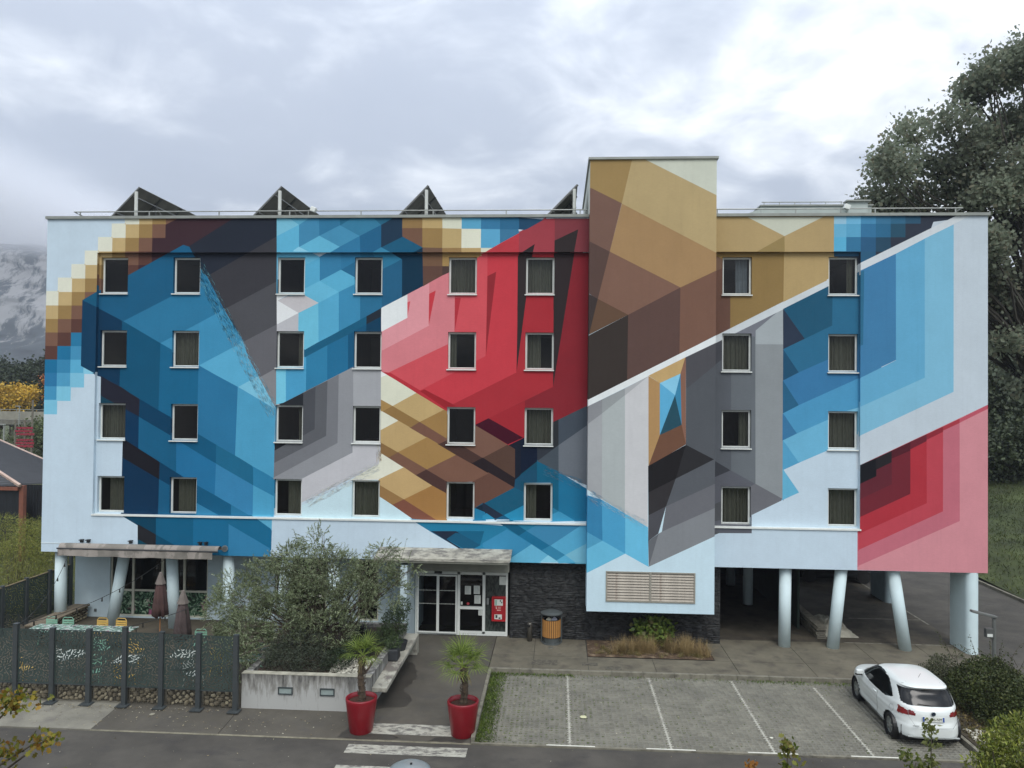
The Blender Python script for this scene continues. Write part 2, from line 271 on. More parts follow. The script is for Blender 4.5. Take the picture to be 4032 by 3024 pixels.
MURAL = {
 '0': '''
dcddd1 -15.94,14.86 -15.43,14.86 -15.43,15.2 -15.94,15.2
c3a771 -15.43,14.86 -14.93,14.86 -14.93,15.2 -15.43,15.2
9c7d49 -14.93,14.86 -14.42,14.86 -14.42,15.2 -14.93,15.2
7d5a4b -14.42,14.86 -13.92,14.86 -13.92,15.2 -14.42,15.2
60413c -13.92,14.86 -13.41,14.86 -13.41,15.2 -13.92,15.2
43333a -13.41,14.86 -12.91,14.86 -12.91,15.2 -13.41,15.2
dcddd1 -16.44,14.36 -15.94,14.36 -15.94,14.86 -16.44,14.86
c3a771 -15.94,14.36 -15.43,14.36 -15.43,14.86 -15.94,14.86
9c7d49 -15.43,14.36 -14.93,14.36 -14.93,14.86 -15.43,14.86
7d5a4b -14.93,14.36 -14.42,14.36 -14.42,14.86 -14.93,14.86
60413c -14.42,14.36 -13.92,14.36 -13.92,14.86 -14.42,14.86
43333a -13.92,14.36 -13.41,14.36 -13.41,14.86 -13.92,14.86
dcddd1 -16.95,13.86 -16.44,13.86 -16.44,14.36 -16.95,14.36
c3a771 -16.44,13.86 -15.94,13.86 -15.94,14.36 -16.44,14.36
9c7d49 -15.94,13.86 -15.43,13.86 -15.43,14.36 -15.94,14.36
7d5a4b -15.43,13.86 -14.93,13.86 -14.93,14.36 -15.43,14.36
60413c -14.93,13.86 -14.42,13.86 -14.42,14.36 -14.93,14.36
43333a -14.42,13.86 -13.92,13.86 -13.92,14.36 -14.42,14.36
dcddd1 -17.45,13.36 -16.95,13.36 -16.95,13.86 -17.45,13.86
c3a771 -16.95,13.36 -16.44,13.36 -16.44,13.86 -16.95,13.86
9c7d49 -16.44,13.36 -15.94,13.36 -15.94,13.86 -16.44,13.86
7d5a4b -15.94,13.36 -15.43,13.36 -15.43,13.86 -15.94,13.86
60413c -15.43,13.36 -14.93,13.36 -14.93,13.86 -15.43,13.86
43333a -14.93,13.36 -14.42,13.36 -14.42,13.86 -14.93,13.86
dcddd1 -17.95,12.86 -17.45,12.86 -17.45,13.36 -17.95,13.36
c3a771 -17.45,12.86 -16.95,12.86 -16.95,13.36 -17.45,13.36
dcddd1 -18.46,12.36 -17.95,12.36 -17.95,12.86 -18.46,12.86
c3a771 -17.95,12.36 -17.45,12.36 -17.45,12.86 -17.95,12.86
9c7d49 -17.45,12.36 -16.95,12.36 -16.95,12.86 -17.45,12.86
dcddd1 -18.93,11.86 -18.46,11.86 -18.46,12.36 -18.93,12.36
c3a771 -18.46,11.86 -17.95,11.86 -17.95,12.36 -18.46,12.36
9c7d49 -17.95,11.86 -17.45,11.86 -17.45,12.36 -17.95,12.36
7d5a4b -17.45,11.86 -16.95,11.86 -16.95,12.36 -17.45,12.36
c3a771 -18.93,11.36 -18.46,11.36 -18.46,11.86 -18.93,11.86
9c7d49 -18.46,11.36 -17.95,11.36 -17.95,11.86 -18.46,11.86
7d5a4b -17.95,11.36 -17.45,11.36 -17.45,11.86 -17.95,11.86
9c7d49 -18.93,10.86 -18.46,10.86 -18.46,11.36 -18.93,11.36
7d5a4b -18.46,10.86 -17.95,10.86 -17.95,11.36 -18.46,11.36
60413c -17.95,10.86 -17.45,10.86 -17.45,11.36 -17.95,11.36
7d5a4b -18.93,10.36 -18.46,10.36 -18.46,10.86 -18.93,10.86
60413c -18.46,10.36 -17.95,10.36 -17.95,10.86 -18.46,10.86
2c7aa6 -17.95,10.36 -17.45,10.36 -17.45,10.86 -17.95,10.86
60413c -18.93,9.86 -18.46,9.86 -18.46,10.36 -18.93,10.36
2573a0 -18.46,9.86 -17.95,9.86 -17.95,10.36 -18.46,10.36
4592be -17.95,9.86 -17.45,9.86 -17.45,10.36 -17.95,10.36
2272a0 -18.93,9.37 -18.46,9.37 -18.46,9.86 -18.93,9.86
3a88b5 -18.46,9.37 -17.95,9.37 -17.95,9.86 -18.46,9.86
5aadd6 -17.95,9.37 -17.45,9.37 -17.45,9.86 -17.95,9.86
86c8e6 -17.45,9.37 -16.95,9.37 -16.95,9.86 -17.45,9.86
3079aa -18.93,8.87 -18.46,8.87 -18.46,9.37 -18.93,9.37
509fca -18.46,8.87 -17.95,8.87 -17.95,9.37 -18.46,9.37
7cc0e0 -17.95,8.87 -17.45,8.87 -17.45,9.37 -17.95,9.37
4595c2 -18.93,8.37 -18.46,8.37 -18.46,8.87 -18.93,8.87
7cc4e3 -18.46,8.37 -17.95,8.37 -17.95,8.87 -18.46,8.87
7ac0e0 -18.93,7.87 -18.46,7.87 -18.46,8.37 -18.93,8.37
2f78a2 -13.52,14.03 -12.74,12.95 -12.1,11.74 -12.53,11.56 -13.21,13.04
9e4650 -1.49,14.45 -0.51,15.01 -0.51,14.73 -1.49,14.29
43333a -13.95,15.08 -11.88,15.07 -13.56,14.03 -14.18,13.85 -14.46,13.69 -14.86,13.5 -14.94,13.59 -14.91,14.35 -14.43,14.35 -14.43,14.84
2f3440 -11.88,15.07 -10.27,15.07 -10.26,14.37 -12.83,12.95 -13.22,13.22 -13.56,14.03
41414a -10.26,14.4 -10.23,12.74 -12.17,11.74 -12.83,12.95
225f86 -16.95,12.4 -15.84,12.97 -13.75,14.1 -13.52,14.03 -13.07,13.22 -13.06,12.67 -14.13,12.22 -15.97,11.29 -16.94,11.78
1f5a7c -17.54,12.06 -16.95,12.4 -16.91,12.38 -16.9,11.77 -16.94,11.78
1d4160 -17.54,12.06 -16.94,11.78 -16.9,11.76 -16.77,9.27 -16.92,9.31 -17.55,9.63
1f5a80 -14.51,5.52 -14.12,5.31 -13.12,4.71 -12.21,4.22 -12.21,4.2 -14.53,4.25
347ea9 -13.12,4.71 -12.17,4.21 -13.11,4.2
164560 -15.93,4.19 -14.6,4.19 -14.59,3.46 -15.25,3.84
1b5f85 -14.6,4.21 -13.2,4.24 -13.2,2.6 -14.57,2.57
1f6b96 -13.2,4.24 -11.88,4.26 -11.87,2.63 -13.2,2.6
3580ae -11.88,4.26 -10.32,4.29 -10.35,2.62 -11.87,2.63
1e4a5e -15.24,3.38 -14.55,3.03 -14.57,2.57 -15.22,2.55
2d2e35 -15.25,3.85 -14.59,3.5 -14.59,3.03 -14.84,3.1 -15.24,3.31
184d6b -14.59,3.5 -13.8,3.09 -13.86,2.68 -14.59,3.03
1e6a93 -12.19,4.26 -11.04,4.28 -10.31,3.79 -10.32,3.08 -10.75,3.32 -11.87,3.93
5aabd2 -11.04,4.28 -10.31,4.29 -10.31,3.79
5db1d8 -10.27,15.07 -9.43,15.06 -9.43,14.03 -9.69,13.85 -10.25,13.85
76bcda -10.27,15.04 -9.76,15.04 -9.45,14.82 -10.26,14.41
5aa6c9 -9.78,15.06 -9.1,15.04 -9.44,14.82
4389b3 -9.44,14.82 -9.1,15.04 -8.69,15.06 -8.68,14.41 -9.43,14.01
3579a3 -8.71,15.06 -7.91,15.06 -7.93,14.8 -8.68,14.41
4791ba -8.68,14.42 -7.93,14.8 -7.2,14.41 -7.93,14.02
62b5da -9.43,14.01 -8.68,14.42 -7.93,14.02 -8.28,13.81 -9.06,13.81
2b6a8d -7.95,15.06 -7.5,15.06 -7.92,14.79
3a7fa5 -7.54,15.03 -6.66,15.03 -6.42,14.81 -7.2,14.41 -7.91,14.79
2f6a8a -6.69,15.05 -6,15.05 -6.42,14.8
2a6690 -7.2,14.41 -6.42,14.81 -6.41,13.99 -6.74,13.81 -7.17,13.81
347aa6 -7.93,14.02 -7.2,14.41 -7.17,13.81 -8.28,13.81
2b3f55 -6.42,14.81 -6,15.05 -5.64,15.05 -5.63,14.38 -6.41,13.99
1f3a50 -5.64,14.38 -4.9,13.99 -4.86,12.59 -5.63,12.19 -6.37,11.8 -6.39,13.99
255e80 -6.41,13.99 -5.63,14.38 -4.9,13.99 -5.31,13.77 -6.05,13.81
3b86ae -6.74,13.81 -6.41,14 -6.05,13.81
8accea -9.64,13.85 -9.43,14.02 -9.06,13.84
60b0d6 -10.24,13.85 -9.06,13.82 -8.65,13.63 -9.21,13.35 -10.23,13.13
387fab -8.65,13.63 -8.28,13.82 -7.86,13.81 -7.87,13.19 -8.65,12.78
2d6b90 -7.17,13.82 -6.38,13.82 -6.38,13.21 -7.14,12.81
b9dcee -9.23,4.6 -7.34,5.54 -6.38,5.6 -6.36,5.06 -5.17,4.29 -5.17,4.22 -9.23,4.19
c4444f -2.58,10.11 -2.55,13.8 -1.44,14.02 -1.47,13.75 -1.46,9.51 -3.8,8.34 -4.97,8.83
a83841 -1.48,9.51 -1.44,14.02 -0.17,14.01 -0.18,9.01 -2.45,7.88 -2.95,7.67 -3.8,8.34
87313a -0.18,9.01 -0.17,14.01 1.04,14.01 1.07,8.38 -0.18,7.76 -1.2,7.2 -2.45,7.88
c9505b -2.97,13.64 -1.44,14.51 -1.44,13.77 -2.97,13.72
9e4650 -1.44,14.5 -0.55,14.97 -0.16,14.99 -0.16,13.77 -1.44,13.72
80424a -0.17,14.99 1.05,14.98 1.06,13.76 -0.16,13.77
b8434d -2.56,13.86 -1.44,14.49 -1.44,13.68 -2.55,13.66
362f34 -1.44,13.72 -1.39,13.77 -0.87,14.11 -0.98,13.59 -1.15,13.2 -1.21,11.76 -1.47,11.76
3b3437 -0.17,14.23 0.67,14.63 0.52,13.76 0.24,11.76 -0.18,11.76
967648 -5.65,15.05 -4.92,15.05 -4.92,14.69 -5.65,14.69
bfa269 -4.92,15.05 -4.2,15.04 -4.19,14.67 -4.92,14.69
d8dacb -4.2,15.04 -3.5,15.04 -3.5,14.65 -4.19,14.67
5ba5cc -3.5,15.04 -2.8,15.04 -2.8,14.65 -3.5,14.65
3c7ca8 -2.8,15.04 -2.12,15.04 -2.12,14.64 -2.8,14.65
346c94 -2.12,15.04 -1.44,15.03 -1.43,14.68 -1.5,14.63 -2.12,14.64
2c4e6d -1.44,15.03 -0.57,14.97 -1.17,14.63 -1.43,14.67
7a5847 -5.65,14.69 -4.91,14.69 -4.9,14 -5.64,14.39
9d7d48 -4.92,14.69 -4.19,14.68 -4.19,13.97 -4.91,13.99
c0a56d -4.19,14.68 -3.5,14.66 -3.5,13.97 -4.19,13.97
dfe0d2 -3.5,14.66 -2.8,14.65 -2.8,13.97 -3.5,13.97
5da7d1 -2.8,14.65 -2.12,14.64 -2.11,14.13 -2.42,13.96 -2.8,13.97
41799f -2.12,14.64 -1.5,14.63 -1.45,14.49 -2.11,14.13
76594a -4.9,13.99 -4.19,13.97 -4.18,13.75 -4.9,13.75
9d7b4b -4.19,13.97 -3.5,13.97 -3.49,13.77 -4.19,13.75
bd9e66 -3.5,13.97 -2.8,13.97 -2.79,13.71 -3.49,13.71
d8d8c8 -2.8,13.97 -2.4,13.97 -2.6,13.84 -2.79,13.77
277aa2 -5.24,4.26 1.03,3.87 1.04,2.8 -2.97,3 -4.46,3.83
2b3446 -4.46,3.83 -3.57,3.85 -3.43,3.77 -3.92,3.56 -2.97,3 -3.01,3
1f6387 -3.59,3.85 -2.57,3.87 -2.71,3.38 -3.43,3.77
225a7b -3.92,3.56 -3.59,3.79 -3.43,3.77 -2.69,3.37 -3.12,3.14
2b82ad -3.12,3.14 -2.69,3.37 -2.15,3 -2.95,2.99
2b83b0 -2.69,3.37 -1.76,3.95 -1.34,3.73 -0.88,3.44 -1.53,3.02 -2.11,2.99
3a8bb8 -2.62,3.44 -1.76,3.95 -0.88,3.44 -1.53,3.03 -2.18,3.02 -2.62,3.32
2b7ba0 -1.59,4.24 -0.54,4.22 -1.07,3.91
1c5d80 -2.11,4.23 -1.59,4.24 -1.07,3.91 -1.34,3.73
20709a -1.34,3.73 -1.07,3.91 -0.22,3.41 -0.52,3.24
3f87b2 -1.07,3.91 -0.54,4.21 0.93,4.19 -0.22,3.4
55a9d2 -0.22,3.4 0.93,4.19 1.03,4.18 1.04,3.5 0.31,3.09
62b2d8 -1.59,2.81 -1.59,2.96 -0.88,3.44 -0.29,3.07 -0.58,2.82
85cbe8 -0.58,2.82 -0.29,3.07 0.09,2.83
3586ae -0.52,3.24 -0.22,3.41 0.31,3.09 0.01,2.89
58aed6 0.01,2.89 0.31,3.09 0.68,2.83 0.1,2.83
78b9d4 0.31,3.09 1.04,3.5 1.04,2.81 0.68,2.83
937744 5.48,13.86 7.87,13.85 7.84,12.08 5.45,10.83
b59a68 5.47,15.1 9.56,15.09 9.56,13.83 5.48,13.83
c6c9bd 6.58,15.04 9.19,15.04 7.86,14.37
9a8350 7.86,14.37 7.87,13.83 6.92,13.83
b69a65 7.85,13.83 9.56,13.83 9.57,12.95 7.83,12.06
5f6270 5.44,5.88 6.05,6.16 6.9,5.71 6.75,4.64 6.75,4.02 5.45,4
5c6069 5.44,4.04 5.72,4 5.44,3.91
3a404e 9.55,15.1 13.81,15.08 10.45,13.4 9.56,12.94
97c4e0 9.55,15.12 9.97,15.12 9.97,14.79 9.55,14.79
6fb4dc 9.97,15.12 10.46,15.12 10.46,14.79 9.97,14.79
4a8cb8 10.46,15.12 10.97,15.11 10.97,14.79 10.46,14.79
41779d 10.97,15.11 11.47,15.11 11.47,14.79 10.97,14.79
3a6a8b 11.47,15.11 11.97,15.11 11.97,14.79 11.47,14.79
375a75 11.97,15.11 12.48,15.11 12.48,14.79 11.97,14.79
6ab2d8 9.55,14.79 9.97,14.79 9.97,14.33 9.55,14.33
5ba3cb 9.97,14.79 10.46,14.79 10.46,14.33 9.97,14.33
3b76a2 10.46,14.79 10.97,14.79 10.97,14.32 10.46,14.33
356c92 10.97,14.79 11.47,14.79 11.47,14.32 10.97,14.32
33566d 11.47,14.79 11.97,14.79 11.97,14.32 11.47,14.32
5bb0d9 9.55,14.33 9.97,14.33 9.97,13.83 9.55,13.83
3a769f 9.97,14.33 10.46,14.33 10.46,13.83 9.97,13.83
345f85 10.46,14.33 10.97,14.32 10.97,13.82 10.46,13.83
324f66 10.97,14.32 11.47,14.32 11.48,13.92 11.26,13.82 10.97,13.82
3a6588 9.55,13.84 10.45,13.83 10.43,13.66 9.55,13.66
345f80 10.45,13.83 10.97,13.82 10.97,13.66 10.45,13.41
b9cadd 12.91,14.85 14.83,15.1 14.83,8.47 10.37,6.3 10.37,7.49
c9d3e0 9.31,12.85 13.93,15.19 14.38,15.19 10.5,13.14 9.31,12.6
7cb8d8 12.61,14.27 13.59,14.76 13.59,8.98 10.41,7.41 10.4,8.42 12.62,9.46
62a8d0 11.65,13.75 12.62,14.27 12.63,9.46 10.4,8.4 10.4,9.4 11.66,10.05
437fae 10.43,13.15 11.65,13.75 11.66,10.06 10.4,9.44 10.4,10.55
336d90 10.31,13.07 10.58,13.17 10.55,10.58 10.32,10.49
cc8c97 10.41,6.39 14.79,8.58 14.82,2.82 10.41,2.83
bd6e7e 10.41,6.39 13.79,8.06 13.8,4.55 10.41,2.94
b84b58 10.41,6.39 13.24,7.78 13.24,4.87 10.42,3.49
ab3a45 10.41,6.39 12.69,7.51 12.7,5.14 10.42,4.04
70303a 10.41,6.39 12.15,7.24 12.15,5.45 10.42,4.6
62303a 10.41,6.39 11.52,6.91 11.53,5.77 10.41,5.21
25262d 10.41,6.39 11.01,6.66 11.01,6.04 10.41,5.74
b9596a 13.78,8.05 14.79,8.58 14.79,8.44 13.78,7.91
a8404c 13.22,7.77 13.79,8.06 13.79,7.91 13.22,7.63
8d343f 12.68,7.5 13.24,7.78 13.24,7.6 12.68,7.31
6a2f3a 12.12,7.23 12.69,7.51 12.69,7.27 12.13,6.97
542a33 11.52,6.92 12.15,7.24 12.15,6.94 11.52,6.65
2f2d33 11,6.65 11.52,6.92 11.52,6.53 11,6.26
''',
 'R': '''
c3a771 -17.03,13.38 -16.52,13.38 -16.52,13.88 -17.03,13.88
9c7d49 -16.52,13.38 -16.02,13.38 -16.02,13.88 -16.52,13.88
7d5a4b -16.02,13.38 -15.51,13.38 -15.51,13.88 -16.02,13.88
60413c -15.51,13.38 -15,13.38 -15,13.88 -15.51,13.88
43333a -15,13.38 -14.5,13.38 -14.5,13.88 -15,13.88
9c7d49 -17.03,12.88 -16.52,12.88 -16.52,13.38 -17.03,13.38
7d5a4b -16.52,12.88 -16.02,12.88 -16.02,13.38 -16.52,13.38
60413c -16.02,12.88 -15.51,12.88 -15.51,13.38 -16.02,13.38
43333a -15.51,12.88 -15,12.88 -15,13.38 -15.51,13.38
7d5a4b -17.03,12.38 -16.52,12.38 -16.52,12.88 -17.03,12.88
60413c -16.52,12.38 -16.02,12.38 -16.02,12.88 -16.52,12.88
43333a -16.02,12.38 -15.51,12.38 -15.51,12.88 -16.02,12.88
60413c -17.03,11.88 -16.52,11.88 -16.52,12.38 -17.03,12.38
43333a -16.52,11.88 -16.02,11.88 -16.02,12.38 -16.52,12.38
2f78a2 -13.59,14.06 -12.8,12.97 -12.16,11.75 -12.59,11.57 -13.28,13.06
3f8fbb -12.59,11.76 -12.16,11.75 -11.41,10.55 -11.72,10.37
58abd4 -11.72,10.61 -11.41,10.55 -10.8,9.23 -11.04,9.13
7ac0e0 -11.04,9.36 -10.8,9.27 -10.22,8.17 -10.21,7.99 -10.41,8.08
2478a3 -2.97,4.72 -2.56,4.75 -2.56,4.25 -2.96,4.24
23303f -2.97,5.06 -2.56,4.87 -2.56,4.52 -2.97,4.68
43333a -14.02,15.11 -11.94,15.11 -13.63,14.06 -14.25,13.88 -14.54,13.71 -14.94,13.53 -15.01,13.62 -14.99,14.38 -14.5,14.38 -14.51,14.87
2f3440 -11.94,15.11 -10.32,15.1 -10.31,14.4 -12.9,12.97 -13.28,13.25 -13.63,14.06
41414a -10.31,14.43 -10.29,12.76 -12.24,11.75 -12.9,12.97
52535c -10.29,12.78 -10.26,11.19 -11.48,10.55 -12.24,11.75
666670 -10.26,11.21 -10.24,9.6 -11.01,9.18 -11.51,10.56
85868f -10.24,9.62 -10.21,8.08 -10.56,8.63 -11.01,9.19
225f86 -17.04,12.41 -15.92,12.99 -13.82,14.13 -13.59,14.06 -13.14,13.25 -13.13,12.69 -14.2,12.24 -16.05,11.3 -17.03,11.79
2f78a2 -16.05,11.3 -14.2,12.24 -13.13,12.78 -13.14,13.25 -12.38,11.67 -13.63,11.01 -14.62,10.5
3f8fbb -14.62,10.5 -13.63,11.01 -12.38,11.67 -11.6,10.51 -13.15,9.69
58abd4 -13.15,9.69 -11.6,10.51 -10.92,9.32 -11.69,8.9
7ac0e0 -11.69,8.9 -10.92,9.32 -10.21,8.08
1f5a7c -17.63,12.08 -17.04,12.41 -17,12.4 -16.99,11.78 -17.03,11.79
1d4160 -17.63,12.08 -17.03,11.79 -16.99,11.77 -16.86,9.28 -17,9.31 -17.64,9.63
1b3c5a -17.03,11.79 -16.09,11.3 -16.15,8.88 -16.86,9.27 -17,9.31
1b5679 -16.09,11.3 -14.62,10.5 -14.65,8.03 -16.15,8.88
1f668f -14.62,10.5 -13.17,9.68 -13.18,7.19 -14.65,8.03
2d75a2 -13.17,9.68 -11.68,8.92 -11.74,6.41 -13.18,7.18
4c9ec8 -11.68,8.92 -10.21,8.09 -10.24,5.58 -11.74,6.41
2c2d39 -16.86,9.28 -16.84,9.23 -16.08,8.87 -15.37,8.41 -15.39,7.79 -15.94,8.07 -16.83,8.53
1f4356 -16.83,8.53 -15.94,8.07 -15.94,8.03 -16.82,8.16
1a3a5a -15.94,8.07 -15.39,7.78 -15.39,6.62 -15.92,6.94
1f5f86 -15.39,7.78 -14.2,7.12 -13.96,6.96 -13.94,5.76 -15.39,6.62
174262 -15.37,8.41 -14.12,7.75 -14.11,7.08 -14.2,7.12 -15.39,7.78
1b5a80 -13.18,7.2 -12.46,6.8 -12.45,6.11 -13.7,6.78 -13.94,6.96 -14.11,7.08 -14.12,7.72
23698f -12.46,6.8 -11.06,5.98 -11.05,5.34 -12.45,6.1
2f7fab -11.06,5.98 -10.28,5.58 -10.27,4.95 -11.05,5.34
2670a0 -13.96,6.96 -12.45,6.1 -12.48,4.96 -13.2,5.33 -13.94,5.76
3882b2 -12.45,6.1 -11.05,5.34 -11.05,4.2 -11.12,4.2 -12.48,4.96
4b9ec8 -11.05,5.34 -10.27,4.95 -10.3,4.21 -11.05,4.2
26262f -15.95,6.94 -15.92,6.94 -14.57,6.12 -14.58,5.5 -15.91,6.23 -15.96,6.25
164262 -14.57,6.12 -13.68,5.6 -13.66,5 -14.19,5.27 -14.58,5.5
1a3653 -15.96,6.25 -14.58,5.5 -14.6,4.22 -15.97,4.2
1f5a80 -14.58,5.5 -14.19,5.29 -13.18,4.69 -12.28,4.2 -12.28,4.18 -14.6,4.22
347ea9 -13.18,4.69 -12.23,4.19 -13.18,4.17
1b5b82 -13.68,5.6 -13.2,5.33 -11.86,4.62 -11.86,4.18 -12.23,4.18 -13.18,4.67 -13.66,5
2a739d -11.86,4.62 -11.1,4.2 -11.86,4.18
1b5f85 -14.68,4.19 -13.27,4.22 -13.27,2.57 -14.64,2.54
1f6b96 -13.27,4.22 -11.94,4.24 -11.93,2.6 -13.27,2.57
3580ae -11.94,4.24 -10.37,4.27 -10.4,2.59 -11.93,2.6
1e6a93 -12.25,4.24 -11.1,4.26 -10.36,3.77 -10.38,3.05 -10.8,3.29 -11.93,3.91
5aabd2 -11.1,4.26 -10.37,4.27 -10.36,3.76
1f3a50 -5.67,14.41 -4.93,14.02 -4.89,12.61 -5.66,12.21 -6.4,11.82 -6.42,14.02
255e80 -6.44,14.02 -5.66,14.41 -4.93,14.02 -5.34,13.8 -6.08,13.83
60b0d6 -10.29,13.88 -9.11,13.85 -8.7,13.65 -9.25,13.38 -10.28,13.15
56aad3 -10.28,13.15 -9.25,13.38 -8.7,13.65 -8.69,12.8 -9.24,12.51 -10.26,12.04
387fab -8.7,13.65 -8.32,13.85 -7.9,13.84 -7.91,13.21 -8.69,12.8
3379a5 -7.91,13.84 -7.19,13.84 -7.19,13.62 -7.91,13.21
2d6c95 -7.91,13.21 -7.19,13.61 -7.18,12.88 -7.37,12.92
2d6b90 -7.21,13.84 -6.42,13.84 -6.41,13.23 -7.18,12.83
32799f -6.77,13.84 -6.08,13.83 -5.68,13.59 -6.41,13.21
5aafd6 -8.69,12.8 -7.91,13.21 -7.34,12.9 -7.39,12.68 -7.98,12.4
66b9de -9.24,12.52 -8.69,12.8 -7.98,12.4 -8.73,11.99 -9.25,12.27 -10.26,12.04
55a9d2 -8.73,11.99 -7.98,12.4 -7.96,10.96 -8.71,10.57
3d8cb8 -7.98,12.4 -7.18,12.79 -7.17,11.38 -7.96,10.96
2f7199 -7.2,12.88 -6.41,13.23 -6.39,11.82 -7.18,11.38
2b6389 -6.41,13.22 -5.67,13.59 -5.66,12.21 -6.39,11.82
6cbfe0 -9.47,11.63 -8.73,12 -8.7,10.58 -9.22,10.28 -9.23,10.96 -9.46,10.98
c3bfc9 -10.26,12.07 -9.86,12.26 -9.25,12.28 -8.72,12 -9.46,11.63
dfe3ec -10.27,12.3 -9.83,12.29 -10.24,12.08 -9.46,11.63 -10.25,11.21
b9bac6 -10.25,11.21 -9.46,11.63 -9.46,10.96 -10.25,10.96
66bbe0 -10.26,9.65 -9.21,9.65 -9.22,10.28 -9.15,10.32 -9.13,8.83 -10.24,8.31
74c6e6 -10.26,9.58 -9.89,9.58 -9.87,8.38 -10.23,8.29
226083 -9.22,10.28 -6.95,11.52 -6.95,11.23 -7.62,10.84 -9.21,10
2e3540 -6.95,11.52 -6.41,11.82 -6.41,11.51 -6.95,11.23
4a9fcd -9.9,9.58 -9.21,9.65 -9.21,10.01 -9.14,10.04 -9.13,8.8 -9.88,8.38
3180ac -9.15,10.04 -8.37,10.46 -8.35,9.18 -9.14,8.8
276f9a -8.38,10.46 -7.61,10.85 -7.6,9.56 -8.36,9.18
20597f -7.62,10.85 -6.94,11.23 -6.94,10.96 -7.38,10.9 -7.37,9.67 -7.6,9.56
1e4360 -6.95,11.23 -6.41,11.51 -6.4,10.91 -7.36,10.9 -6.95,10.98
a4a7b2 -10.26,8.29 -10.1,8.29 -7.39,9.69 -6.39,9.64 -6.36,6.54 -7.37,6.59 -9.27,5.59 -10.29,5.58
8f929d -7.95,9.4 -7.39,9.69 -7.39,6.58 -9.27,5.59 -10.29,5.58 -10.29,5.65 -7.96,6.92
777a85 -8.36,9.18 -7.94,9.4 -7.95,6.92 -10.29,5.63 -10.28,6.17 -8.37,7.17
5f626c -8.8,8.96 -8.35,9.18 -8.37,7.17 -10.28,6.16 -10.28,6.63 -8.8,7.41
4f525c -9.25,8.72 -8.79,8.96 -8.8,7.41 -9.24,7.16 -10.28,6.62 -10.2,7.31 -9.27,7.55
2f333b -10.1,8.29 -9.24,8.73 -9.24,8.26 -10.12,8.24
2b2f36 -10.28,6.87 -9.81,6.87 -10.27,6.61
bcbcc8 -9.27,5.59 -7.37,6.59 -7.38,6.91 -6.38,6.93 -6.42,6.18 -9.28,4.76
a3a6b1 -7.41,9.59 -6.39,9.6 -6.39,8.29 -7.39,8.28
bcbcc8 -7.4,6.9 -6.38,6.92 -6.38,6.5 -7.39,6.48
d9d8d4 -7.43,5.59 -6.42,6.18 -6.41,5.61
b9dcee -9.28,4.58 -7.38,5.52 -6.41,5.58 -6.39,5.04 -5.2,4.27 -5.2,4.2 -9.28,4.17
dcdccf -7.43,5.59 -6.42,6.18 -6.33,6.56 -5.52,6.07 -6.4,5.64 -7.2,5.63
d9dacb -6.39,9.37 -6.16,9.41 -5.09,8.76 -5.95,8.28 -6.38,8.5
e6e8ee -6.39,9.54 -6.16,9.41 -6.39,9.31
ab8648 -6.38,8.51 -5.95,8.28 -6.31,8.08 -6.38,8.08
c2a36a -5.95,8.28 -5.09,8.76 -4.07,8.16 -4.97,7.71
96733f -6.32,8.08 -5.95,8.28 -4.96,7.72 -5.29,7.51
dcdccf -6.38,8.1 -5.74,7.75 -6.38,7.4
c0a068 -5.74,7.75 -4.7,7.16 -5.75,6.61 -6.37,6.95 -6.38,7.4
a17b42 -4.97,7.71 -4.07,8.17 -3.96,8.11 -3.97,7.13
7b5547 -5.29,7.51 -4.96,7.72 -3.95,7.12 -3.95,7.03 -4.25,6.93
a67f44 -4.7,7.16 -3.63,6.55 -4.69,6.01 -5.74,6.6
8d6a3e -6.37,6.96 -5.73,6.61 -6.05,6.43 -6.32,6.56
7d5848 -6.05,6.43 -5.73,6.61 -4.68,6.02 -5.08,5.8
c2a068 -5.53,6.07 -4.48,5.44 -5.51,4.92 -6.41,5.43 -6.4,5.64
a5763a -4.48,5.44 -3.94,5.16 -3.96,4.22 -4.4,4.22 -5.51,4.92
9a7442 -6.41,5.44 -5.5,4.93 -5.92,4.72 -6.4,5.02
7c5246 -5.92,4.72 -5.5,4.93 -4.33,4.22 -5.13,4.2
523a38 -5.08,5.8 -4.68,6.02 -3.95,5.6 -3.94,5.16
7e5849 -4.69,6.01 -3.63,6.55 -2.45,5.91 -2.97,5.63 -3.95,5.59
513b38 -4.25,6.93 -3.95,7.08 -3.39,6.89 -2.66,6.46 -3.03,6.27 -3.63,6.55
7d594c -2.98,7.64 -1.76,6.95 -2.66,6.45 -3.4,6.88 -3.95,7.08 -3.64,7.39
5c443c -1.76,6.95 -1.5,6.79 -1.5,5.76 -2.66,6.46
322a30 -3.03,6.27 -2.66,6.47 -1.5,5.76 -1.5,5.41
6b4a40 -2.45,5.91 -1.5,5.41 -2.96,4.64 -3.42,4.69 -2.97,5.63
47212e -2.96,7.63 -2.47,7.88 -1.22,7.2 -1.77,6.95
262a36 -1.77,6.95 -1.22,7.2 -1.31,7.21 -0.13,7.84 -0.12,6.95 -0.71,6.45 -0.71,6.37 -1.3,5.87 -1.5,5.69 -1.51,6.79
24506d -1.5,5.69 -1.48,5.69 -1.03,6.06 -0.72,6.06 -0.72,5.65 -1.19,5.62 -1.19,5.27 -1.52,5.42
20283a -1.31,7.21 -1.19,7.22 -0.13,7.8 0.03,7.87 0.04,6.95 -0.69,6.41 -1.3,5.89
3a3f49 -0.72,6.9 -0.12,6.95 0.04,6.95 -0.71,6.37
1f5069 -1.3,5.89 -0.71,6.37 -0.71,5.63 -1.17,5.62 -1.17,5.25 -1.29,5.29
205a78 -2.96,4.64 -1.52,5.42 -1.19,5.27 -1.17,4.8 -1.6,4.57 -1.9,4.42 -2.61,4.85 -2.65,4.85
